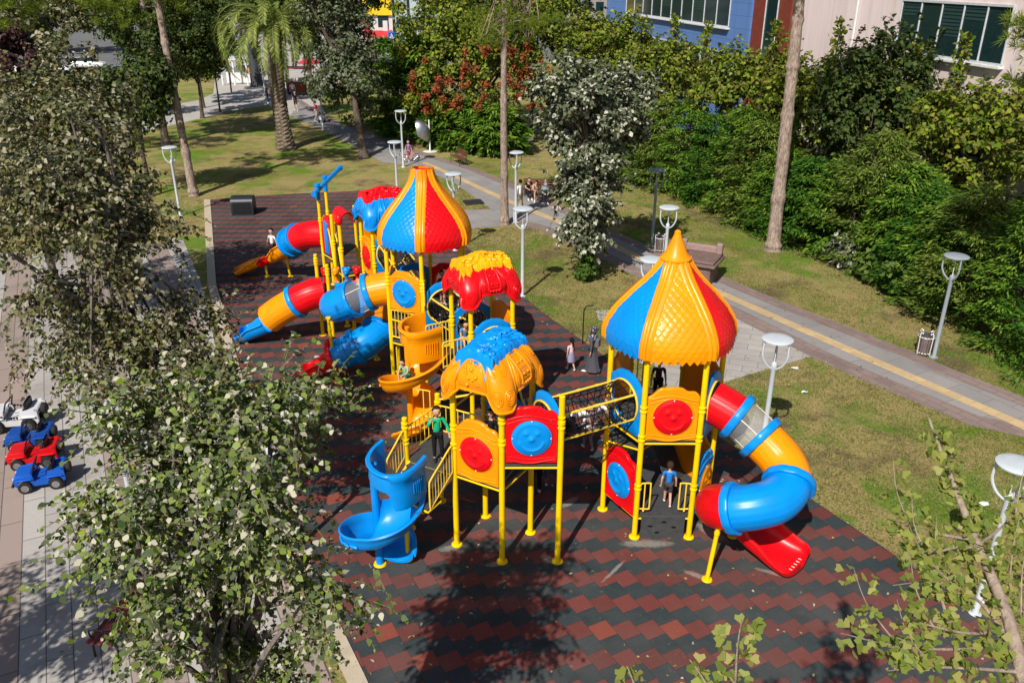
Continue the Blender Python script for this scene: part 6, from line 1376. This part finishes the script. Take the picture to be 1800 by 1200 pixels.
# fallen leaves on rubber and lawn
n = 900; C = np.stack([rg.uniform(-9, 12, n), 9+24*rg.random(n)**1.2, np.full(n, .05)], 1); o = leaf_mesh('fallen_leaves', C, rg.normal(size=(n, 3))*.25+np.array([0, 0, 1.0]), .05+.04*rg.random(n), .045, leaf_mat('leaves_fallen', [(.25, .18, .07), (.38, .30, .14), (.16, .10, .05), (.45, .42, .33)], trans=0), None); tag(o, 'scattered fallen leaves on the rubber and lawns', 'leaves', kind='stuff')

# ================================================================ people
def skin_mesh(name, joints, edges, mat, parent, root=0, sub=1):
    """joints: list of (xyz, radius); one continuous surface grown with the Skin modifier"""
    me = bpy.data.meshes.new(name+'_skeleton'); bm = bmesh.new(); lay = bm.verts.layers.skin.verify(); vs = []
    for i, (p, r) in enumerate(joints):
        v = bm.verts.new(p); rr = r if isinstance(r, tuple) else (r, r); v[lay].radius = rr; v[lay].use_root = (i == root); vs.append(v)
    for a, b in edges: bm.edges.new((vs[a], vs[b]))
    bm.to_mesh(me); bm.free(); tmp = bpy.data.objects.new(name+'_tmp', me); COL.objects.link(tmp)
    md = tmp.modifiers.new('s', 'SKIN'); md.use_smooth_shade = True; md.branch_smoothing = .6
    ms = tmp.modifiers.new('u', 'SUBSURF'); ms.levels = sub; ms.render_levels = sub
    dg = bpy.context.evaluated_depsgraph_get(); ev = tmp.evaluated_get(dg); m2 = bpy.data.meshes.new_from_object(ev, preserve_all_data_layers=False, depsgraph=dg); m2.name = name
    bpy.data.objects.remove(tmp); bpy.data.meshes.remove(me); m2.materials.clear(); m2.materials.append(mat)
    for p_ in m2.polygons: p_.use_smooth = True
    o = bpy.data.objects.new(name, m2); COL.objects.link(o); o.parent = parent; return o
_m = NM('patterned_scarf', .85, .15); _m.color(_m.ramp(_m.noise(26, 2, _m.coord()), [(.0, (.02, .022, .05)), (.52, (.03, .035, .07)), (.56, (.45, .42, .42)), (1, (.6, .56, .54))], 'CONSTANT')); SCARF = _m.m
BASE = dict(pelvis=(0, 0, .53), waist=(0, 0, .61), chest=(0, 0, .72), neck=(0, 0, .815), jaw=(0, .008, .865), head=(0, .0, .925), crown=(0, 0, .965),
            hipL=(-.05, 0, .51), kneeL=(-.055, .01, .285), ankL=(-.055, 0, .045), toeL=(-.06, .085, .018), hipR=(.05, 0, .51), kneeR=(.055, .01, .285), ankR=(.055, 0, .045), toeR=(.06, .085, .018),
            shL=(-.10, 0, .785), elL=(-.135, 0, .63), wrL=(-.145, .03, .49), shR=(.10, 0, .785), elR=(.135, 0, .63), wrR=(.145, .03, .49))
def person(label, loc, rz, H, pose, top, bottom, hair=(.012, .008, .006), sleeves='short', legs='shorts', shoes=(.7, .7, .7), longhair=False, scarf=None, coat=False, child=True, skinc=None, cap=None, bag=None, group=None):
    t = thing('person', label, 'person', loc, R(rz), group=group, local=True); J = dict(BASE); J.update(pose)
    if child:   # children: larger head, shorter legs
        for k in ('jaw', 'head', 'crown'): x, y, z = J[k]; nx, ny, nz = J['neck']; J[k] = (nx+(x-nx)*1.25, ny+(y-ny)*1.25, nz+(z-nz)*1.25)
    J['uch'] = tuple(Vector(J['chest']).lerp(Vector(J['neck']), .55)); J = {k: Vector(v)*H for k, v in J.items()}; hs = 1.22 if child else 1.0
    msk = M['skin'] if skinc is None else skinc
    names = ['pelvis', 'waist', 'chest', 'neck', 'jaw', 'head', 'crown', 'hipL', 'kneeL', 'ankL', 'toeL', 'hipR', 'kneeR', 'ankR', 'toeR', 'shL', 'elL', 'wrL', 'shR', 'elR', 'wrR', 'uch']
    rad = dict(uch=.046, pelvis=.064, waist=.060, chest=.068, neck=.026, jaw=.036*hs, head=.052*hs, crown=.038*hs, hipL=.050, kneeL=.034, ankL=.022, toeL=.017, hipR=.050, kneeR=.034, ankR=.022, toeR=.017, shL=.032, elL=.024, wrL=.016, shR=.032, elR=.024, wrR=.016)
    jt = [(J[k], (rad[k]*H*(.9 if k not in ('chest', 'waist', 'pelvis') else 1.0), rad[k]*H*(1 if k not in ('chest', 'waist', 'pelvis') else .85))) for k in names]; ix = {k: i for i, k in enumerate(names)}
    ed = [('pelvis', 'waist'), ('waist', 'chest'), ('chest', 'uch'), ('uch', 'neck'), ('neck', 'jaw'), ('jaw', 'head'), ('head', 'crown'), ('pelvis', 'hipL'), ('hipL', 'kneeL'), ('kneeL', 'ankL'), ('ankL', 'toeL'), ('pelvis', 'hipR'), ('hipR', 'kneeR'), ('kneeR', 'ankR'), ('ankR', 'toeR'), ('uch', 'shL'), ('shL', 'elL'), ('elL', 'wrL'), ('uch', 'shR'), ('shR', 'elR'), ('elR', 'wrR')]
    ee = [(ix[a], ix[b]) for a, b in ed]
    for sd in 'LR':   # palm and five fingers
        w, e = J['wr'+sd], J['el'+sd]; d = (w-e).normalized(); side = d.cross(Vector((0, 1, 0.2))); side = side.normalized() if side.length > .1 else Vector((1, 0, 0)); nrm = side.cross(d)
        jt.append((w+d*.030*H, (.016*H, .011*H))); pi_ = len(jt)-1; ee.append((ix['wr'+sd], pi_))
        for k, (o_, ln) in enumerate(((-.5, .030), (-.17, .036), (.17, .034), (.5, .026))):
            a = w+d*.046*H+side*o_*.026*H; b = a+d*ln*.5*H; c = b+(d*.75+nrm*.6).normalized()*ln*.5*H; n0 = len(jt); jt += [(a, .0055*H), (b, .005*H), (c, .004*H)]; ee += [(pi_, n0), (n0, n0+1), (n0+1, n0+2)]
        a = w+d*.018*H-side*.016*H; n0 = len(jt); jt += [(a+(d-side*.9).normalized()*.014*H, .0065*H), (a+(d-side*.5).normalized()*.032*H, .005*H)]; ee += [(pi_, n0), (n0, n0+1)]
    hd = (J['crown']-J['jaw']).normalized(); fwd = Vector((0, 1, 0)); fwd = (fwd-hd*fwd.dot(hd)).normalized()
    if 'face' in pose: fwd = Vector(pose['face']); fwd = (fwd-hd*fwd.dot(hd)).normalized()
    rt = fwd.cross(hd); hr = .058*H*hs; hc = J['head']
    n0 = len(jt); jt += [(hc+fwd*hr*1.08-hd*hr*.25, .008*H*hs)]; ee += [(ix['head'], n0)]
    body = skin_mesh('body', jt, ee, msk, t)
    mb = MB(); mb.ball(hc, (hr*.90, hr, hr*1.12), 14, 10, Matrix((rt.to_tuple()+(0,), fwd.to_tuple()+(0,), hd.to_tuple()+(0,), (0, 0, 0, 1))).transposed())
    for s_ in (-1, 1): mb.ball(hc+rt*s_*hr*.9-hd*hr*.1, (hr*.12, hr*.2, hr*.26), 8, 6)
    me = bpy.data.meshes.new('h'); h_ = mb.build('head', msk, t)
    # face
    for s_ in (-1, 1): e_ = MB(); e_.ball(hc+rt*s_*hr*.36+fwd*hr*.90+hd*hr*.02, hr*.11, 8, 6); e_.build('eye', M['hair'], h_)
    e_ = MB(); e_.ball(hc+fwd*hr*.90-hd*hr*.52, (hr*.26, hr*.10, hr*.06), 8, 6, Matrix((rt.to_tuple()+(0,), fwd.to_tuple()+(0,), hd.to_tuple()+(0,), (0, 0, 0, 1))).transposed()); e_.build('mouth', plain('lips', (.35, .10, .08)) if 'lips' not in bpy.data.materials else bpy.data.materials['lips'], h_)
    fab = lambda c: c if hasattr(c, 'node_tree') else fabric('cloth', c)
    hm = fabric('hair', hair); b = MB(); oc = hc-fwd*hr*.13+hd*hr*.13; P = []
    mm = Matrix((rt.to_tuple()+(0,), fwd.to_tuple()+(0,), hd.to_tuple()+(0,), (0, 0, 0, 1))).transposed()
    if scarf is None:
        for i in range(9):
            el = R(90-13.5*i)
            row = []
            for k in range(18):
                a = 2*PI*k/18; front = max(0, math.sin(a)); e2 = el if i < 5 else el+(R(13.5)*(i-4.3))*min(1, front*1.6); rr = 1.06+.03*math.sin(k*3+i*2)
                row.append(oc+(mm @ Vector((hr*.98*rr*math.cos(e2)*math.cos(a), hr*1.04*rr*math.cos(e2)*math.sin(a), hr*1.14*rr*math.sin(e2)))))
            P.append(row)
        b.grid(P, False, True)
        if longhair:
            q = oc-fwd*hr*.9; b.tube(spline([q+hd*hr*.3, q-fwd*hr*.3-hd*hr*.6, q-fwd*hr*.25-hd*hr*1.7, q-hd*hr*2.9], 4), [hr*.28, hr*.32, hr*.34, hr*.36, hr*.36, hr*.36, hr*.36, hr*.34, hr*.30, hr*.26, hr*.2, hr*.12, hr*.05], 10)
        b.build('hair', hm, t)
    else:
        b.ball(hc-fwd*hr*.12+hd*hr*.06, (hr*1.18, hr*1.2, hr*1.32), 14, 10, mm); nk = J['neck']; b.lathe([(hr*1.0, .10*H*0), (hr*1.3, -.03*H), (hr*1.9, -.075*H), (hr*2.1, -.11*H), (hr*1.7, -.115*H)], nk+Vector((0, 0, .035*H)), 16); b.build('headscarf', fab(scarf), t)
        f_ = MB(); f_.ball(hc+fwd*hr*.62-hd*hr*.05, (hr*.66, hr*.52, hr*.78), 12, 8, mm); f_.build('face', msk, h_)
    def garment(name, keys, edg, col, infl, extra=None):
        jj = [(J[k] if isinstance(k, str) else k[0], ((rad[k]*H*infl[0] if isinstance(k, str) else k[1]), (rad[k]*H*infl[1] if isinstance(k, str) else k[1]))) for k in keys]
        return skin_mesh(name, jj, edg, fab(col) if not hasattr(col, 'name') else col, t)
    wpt = lambda a, b_, f: J[a].lerp(J[b_], f)
    # top
    ks = ['pelvis', 'waist', 'chest', (J['chest'].lerp(J['neck'], .62), .052*H), 'shL', 'shR']; es = [(0, 1), (1, 2), (2, 3), (3, 4), (3, 5)]
    if sleeves == 'long': ks += ['elL', (wpt('elL', 'wrL', .9), .021*H), 'elR', (wpt('elR', 'wrR', .9), .021*H)]; es += [(4, 6), (6, 7), (5, 8), (8, 9)]
    elif sleeves == 'short': ks += [(wpt('shL', 'elL', .65), .033*H), (wpt('shR', 'elR', .65), .033*H)]; es += [(4, 6), (5, 7)]
    garment('shirt', ks, es, top, (1.17, 1.22))
    if coat:
        ft = (J['ankL']+J['ankR'])/2; c = MB(); rows = []
        for f, wx, wy in ((0, .082, .068), (.15, .090, .078), (.4, .098, .095), (.7, .115, .125), (.93, .130, .155)):
            c0_ = J['waist'].lerp(Vector((ft.x, ft.y, .02*H)), f); rows.append([c0_+Vector((wx*H*math.cos(a)*(1+.07*math.sin(a*6+f*3)), wy*H*math.sin(a)*(1+.07*math.sin(a*7)), 0)) for a in [2*PI*k/28 for k in range(28)]])
        c.grid(rows, False, True); c.build('coat_skirt', fab(top), t)
    kk = ['pelvis', 'hipL', 'hipR']; es = [(0, 1), (0, 2)]
    if legs == 'long': kk += ['kneeL', (wpt('kneeL', 'ankL', .9), .028*H), 'kneeR', (wpt('kneeR', 'ankR', .9), .028*H)]; es += [(1, 3), (3, 4), (2, 5), (5, 6)]
    elif legs == 'shorts': kk += [(wpt('hipL', 'kneeL', .9), .043*H), (wpt('hipR', 'kneeR', .9), .043*H)]; es += [(1, 3), (2, 4)]
    if legs != 'skirt': garment('trousers' if legs == 'long' else 'shorts', kk, es, bottom, (1.12, 1.18))
    else:
        c = MB(); rows = []; kn = (J['kneeL']+J['kneeR'])/2
        for f, w_ in ((0, .07), (.3, .10), (.65, .125), (.95, .145)): c0_ = J['waist'].lerp(kn, f); rows.append([c0_+Vector((w_*H*math.cos(a)*(1+.08*math.sin(a*6)), w_*.85*H*math.sin(a), 0)) for a in [2*PI*k/24 for k in range(24)]])
        c.grid(rows, False, True); c.build('skirt', fab(bottom), t)
    for sd in 'LR':
        a, b_ = J['ank'+sd], J['toe'+sd]; d = (b_-a).normalized(); s_ = MB(); jx = d.cross(Vector((0, 0, 1))); jx = jx.normalized() if jx.length > .1 else Vector((1, 0, 0)); up = jx.cross(d)
        s_.ball(a.lerp(b_, .45)-up*.004*H, (.028*H, .075*H, .026*H), 12, 8, Matrix((jx.to_tuple()+(0,), d.to_tuple()+(0,), up.to_tuple()+(0,), (0, 0, 0, 1))).transposed()); s_.build('shoe', fab(shoes), t)
    if bag:
        s_ = MB(); s_.box(J['chest']+Vector((0, -.10*H, -.04*H)), (.15*H, .08*H, .19*H), bev=.02*H)
        for x in (-1, 1): s_.tube(spline([J['chest']+Vector((x*.05*H, -.07*H, .03*H)), J['chest']+Vector((x*.06*H, .0, .085*H)), J['chest']+Vector((x*.06*H, .075*H, .0)), J['chest']+Vector((x*.05*H, -.05*H, -.11*H))], 4), .009*H, 6)
        bo = s_.build('backpack', fab(bag), t); 
    return t
WALK = dict(kneeL=(-.05, .07, .29), ankL=(-.05, .10, .045), toeL=(-.05, .185, .03), kneeR=(.05, -.01, .28), ankR=(.055, -.13, .07), toeR=(.06, -.055, .018), elL=(-.14, -.03, .64), wrL=(-.15, -.02, .50), elR=(.14, .03, .64), wrR=(.15, .10, .51))
SIT = dict(pelvis=(0, 0, .28), waist=(0, .02, .37), chest=(0, .07, .48), neck=(0, .12, .57), jaw=(0, .15, .615), head=(0, .155, .67), crown=(0, .15, .71), hipL=(-.05, 0, .28), kneeL=(-.07, .22, .30), ankL=(-.06, .25, .05), toeL=(-.06, .33, .018), hipR=(.05, 0, .28), kneeR=(.07, .22, .30), ankR=(.06, .25, .05), toeR=(.06, .33, .018), shL=(-.10, .07, .545), elL=(-.13, .14, .42), wrL=(-.06, .26, .38), shR=(.10, .07, .545), elR=(.13, .14, .42), wrR=(.06, .26, .38))
CRAWL = dict(pelvis=(0, -.02, .24), waist=(0, .07, .27), chest=(0, .19, .29), neck=(0, .29, .32), jaw=(0, .34, .32), head=(0, .39, .345), crown=(0, .42, .37), face=(0, .7, -.6), hipL=(-.05, -.03, .23), kneeL=(-.07, .02, .03), ankL=(-.07, -.22, .035), toeL=(-.07, -.29, .02), hipR=(.05, -.03, .23), kneeR=(.07, .06, .03), ankR=(.07, -.18, .035), toeR=(.07, -.25, .02), shL=(-.10, .25, .29), elL=(-.12, .27, .15), wrL=(-.11, .30, .03), shR=(.10, .25, .29), elR=(.12, .32, .15), wrR=(.11, .38, .03))
def PZ(px_, py_, z): v = G(px_, py_, z); return (v.x, v.y, z)
mz = Z0
person('woman in a long charcoal coat and patterned headscarf walking with a backpack', PZ(1040, 655, mz), 62, 1.60, WALK, (.085, .085, .10), (.085, .085, .10), sleeves='long', legs='long', scarf=SCARF, coat=True, child=False, bag=(.16, .15, .15))
person('girl with a dark ponytail and pale pink top beside the woman in the coat', PZ(1003, 651, mz), 30, 1.10, WALK, (.72, .50, .56), (.30, .28, .42), legs='skirt', longhair=True, shoes=(.75, .7, .68))
person('boy in a blue t-shirt and grey shorts on the front tower low deck', (PZ(1172, 887, .645)), -8, 1.12, dict(WALK, elR=(.14, .01, .63), wrR=(.15, .03, .50)), (.02, .19, .60), (.055, .05, .055), shoes=(.8, .8, .8), hair=(.05, .025, .015))
person('boy in a green sweater and black trousers on the stair landing', (-1.62, 15.78, 1.925), 196, 1.32, dict(elR=(.16, .05, .68), wrR=(.11, .10, .80), elL=(-.17, .05, .64), wrL=(-.17, .16, .56), jaw=(0, .03, .865), head=(0, .03, .92), crown=(0, .02, .955), face=(0, 1, -.5), kneeL=(-.06, .05, .29), ankL=(-.06, .06, .045), toeL=(-.06, .145, .018)), (.01, .42, .20), (.012, .012, .014), sleeves='long', legs='long', hair=(.03, .015, .01), shoes=(.02, .02, .02))
person('child in a mint t-shirt crouching in the mouth of the orange spiral slide', (tuple(AY(716, 676, 19.70))), 150, 1.05, SIT, (.28, .58, .38), (.02, .35, .22), hair=(.01, .008, .006))
person('child in a white shirt standing on the far orange slide', (-9.75, 32.72, .80), 150, 1.30, dict(elL=(-.17, 0, .66), wrL=(-.21, .02, .53), elR=(.17, 0, .66), wrR=(.21, .02, .53)), (.78, .76, .78), (.06, .025, .03), legs='shorts', longhair=False)
nt0 = (FF+F4)/2; nt1 = (P1+P2)/2
q = nt0.lerp(nt1, .30)
person('child in a white shirt and grey trousers crawling into the net tunnel', (q.x, q.y, 2.86), -62, 1.25, CRAWL, (.78, .76, .76), (.06, .06, .075), legs='long', hair=(.20, .10, .05))
q = nt0.lerp(nt1, .55)
person('child in a white shirt and patterned leggings behind the tunnel crawler', (q.x+.05, q.y+.1, 2.85), -50, 1.10, CRAWL, (.75, .70, .72), (.35, .25, .27), legs='long', hair=(.12, .06, .035))
person('girl in patterned leggings standing under the net tunnel', PZ(1033, 790, mz), 20, 1.25, WALK, (.70, .66, .68), (.30, .20, .20), legs='long', longhair=True)
person('person in black standing in the shade under the orange hut', PZ(942, 868, mz), 10, 1.62, {}, (.012, .012, .013), (.012, .012, .013), sleeves='long', legs='long', child=False, shoes=(.5, .5, .5))
person('toddler in grey in the shade under the orange hut', PZ(960, 850, mz), -30, .95, WALK, (.20, .15, .17), (.10, .09, .11), legs='long')
person('child in black inside the orange hut', (-.45, 15.9, 1.95), 150, 1.15, dict(WALK), (.012, .012, .014), (.03, .03, .04), sleeves='long', legs='long', hair=(.01, .008, .006))
person('child with a raised arm at the mouth of the tunnel from the rear tower', (-1.95, 22.45, 2.52), 200, 1.15, dict(CRAWL, elR=(.10, .28, .50), wrR=(.08, .26, .66)), (.02, .02, .022), (.03, .03, .04), legs='long')
person('child in an orange top crawling in the tunnel to the red hut', (-1.55, 21.95, 2.42), 200, 1.05, CRAWL, (.50, .12, .06), (.30, .28, .30), legs='long')
person('child in a red top inside the rear tower', (-2.1, 23.7, 2.46), 210, 1.05, {}, (.16, .05, .05), (.03, .03, .04), skinc=None)
person('child standing inside the front tower under the dome', (3.35, 17.15, 2.6), 180, 1.15, {}, (.05, .03, .035), (.02, .02, .025), longhair=True)
person('child in red at the top of the far gate tower', (-6.95, 31.2, 1.86), 180, 1.2, {}, (.30, .01, .02), (.02, .02, .03), sleeves='long', legs='long')
person('boy in blue crouching on the deck under the red hut roof', (-1.3, 20.9, 2.27), 200, 1.15, SIT, (.10, .25, .45), (.3, .3, .33))
# by the path
bq = G(955, 343)
person('dark clothed seated person on the shaded bench, leftmost', (G(928, 349).x, G(928, 349).y, .0), 195, 1.65, SIT, (.015, .013, .015), (.02, .02, .025), legs='long', child=False, sleeves='short', group=None)
person('bare armed seated person in a pale shirt bending forward on the shaded bench', (G(944, 352).x, G(944, 352).y, .0), 175, 1.68, dict(SIT, chest=(0, .10, .46), neck=(0, .17, .54), jaw=(0, .21, .58), head=(0, .22, .63), crown=(0, .22, .67)), (.45, .30, .28), (.22, .10, .07), legs='shorts', child=False)
person('person in dark blue with a pale shawl at the right end of the shaded bench', (G(957, 357).x, G(957, 357).y, .0), 190, 1.62, SIT, (.25, .30, .34), (.02, .025, .05), sleeves='long', legs='long', child=False, scarf=(.22, .27, .32))
person('man in a white t-shirt and khaki trousers behind the lamp post by the path corner', PZ(914, 372, 0), 40, 1.72, WALK, (.80, .80, .80), (.42, .36, .24), legs='long', child=False, shoes=(.4, .3, .2))
person('small child in white by the silver tree on the path', PZ(982, 372, 0), 80, .95, WALK, (.85, .85, .87), (.75, .72, .70), legs='long')
person('walker in a black top and shorts on the far path right of the palm', PZ(521, 195, 0), 200, 1.7, WALK, (.02, .02, .022), (.04, .04, .05), child=False)
person('person in white and denim at the food cart', PZ(516, 175, 0), 10, 1.7, {}, (.75, .76, .78), (.08, .14, .28), child=False, legs='long')
person('person in red pushing a stroller on the far path', PZ(557, 213, 0), -60, 1.65, dict(WALK, elR=(.12, .10, .66), wrR=(.08, .20, .62), elL=(-.12, .10, .66), wrL=(-.08, .20, .62)), (.45, .03, .03), (.55, .5, .5), child=False, legs='long', longhair=True)
person('dark clad person beside the bicycle at the far plaza', PZ(470, 182, 0), 190, 1.72, {}, (.02, .02, .025), (.02, .02, .025), child=False, legs='long', cap=1)
person('small child in a purple top on a bicycle path behind the lamp pair', PZ(719, 284, 0), 170, 1.35, WALK, (.28, .14, .36), (.35, .2, .25), legs='shorts', longhair=True)
for k_, (x_, y_, c_) in enumerate(((538, 160, (.02, .02, .02)), (552, 162, (.7, .7, .68)), (573, 164, (.75, .73, .7)))):
    person(('black clad', 'white shirted', 'pale shirted')[k_]+' person '+('behind the food cart', 'right of the food cart', 'under the parasol right of the food cart')[k_], PZ(x_, y_, 0), 30*k_, 1.7, {}, c_, (.05, .05, .06), child=False, legs='long', sleeves='long')
# stroller and bicycle
t = thing('stroller', 'dark and white baby stroller on the far path', 'stroller', G(570, 216), R(-30), local=True)
mb = MB(); P = [[Vector((.28*math.cos(a)*.9, y, .55+.28*math.sin(a))) for a in [PI+PI*k/8 for k in range(9)]] for y in (-.35, -.1, .2, .4)]; mb.grid(P); mb.build('seat', M['white'], t)
mb = MB(); mb.grid([[Vector((.28*math.cos(a), -.35+.3*math.sin(b), .6+.4*math.sin(a)*math.cos(b))) for a in [PI*k/8 for k in range(9)]] for b in [R(q_) for q_ in (0, 25, 50, 75)]]); mb.build('hood', M['black'], t)
mb = MB(); mb.tube([(-.25, .35, .2), (-.25, -.3, .75), (-.22, -.55, 1.02), (.22, -.55, 1.02), (.25, -.3, .75), (.25, .35, .2)], .015, 6); mb.build('frame', M['steel'], t)
for x in (-.25, .25):
    for y in (-.3, .35): w = MB(); w.lathe([(0, -.02), (.12, -.02), (.13, 0), (.12, .02), (0, .02)], (x, y, .13), 12, Matrix.Rotation(PI/2, 4, 'Y')); w.build('wheel', M['tyre'], t)
def bicycle(loc, rz, col, lab, sc=1.0):
    t = thing('bicycle', lab, 'bicycle', loc, R(rz), local=True, group=None); t.scale = (sc,)*3
    for x in (-.5, .5): w = MB(); w.tube([Vector((x+.31*math.cos(a), 0, .33+.31*math.sin(a))) for a in [2*PI*k/20 for k in range(20)]], .02, 6, closed=True); wo = w.build('wheel', M['tyre'], t); s_ = MB(); [s_.cyl((x, 0, .33), (x+.3*math.cos(k*PI/4), 0, .33+.3*math.sin(k*PI/4)), .004, None, 4) for k in range(8)]; s_.build('spokes', M['steel'], wo)
    mb = MB(); mb.tube([(-.5, 0, .33), (-.18, 0, .80), (.34, 0, .82), (-.05, 0, .33), (-.18, 0, .80)], .018, 6); mb.tube([(-.5, 0, .33), (-.05, 0, .33)], .016, 6); mb.tube([(.34, 0, .95), (.5, 0, .33)], .018, 6); mb.build('frame', col, t)
    mb = MB(); mb.tube(spline([(.25, -.25, 1.0), (.34, 0, .98), (.25, .25, 1.0)], 4), .015, 6); mb.build('handlebar', M['black'], t); mb = MB(); mb.ball((-.2, 0, .88), (.12, .06, .035), 8, 6); mb.build('saddle', M['black'], t)
bicycle(G(478, 183), 60, M['blue'], 'blue bicycle beside the dark clad person at the far plaza'); bicycle(G(722, 285), 30, M['red'], 'small bicycle beside the child in purple on the path', .8)
# ================================================================ finish
bpy.context.view_layer.update()
for o in bpy.data.objects:
    if '_w' in o: del o['_w']
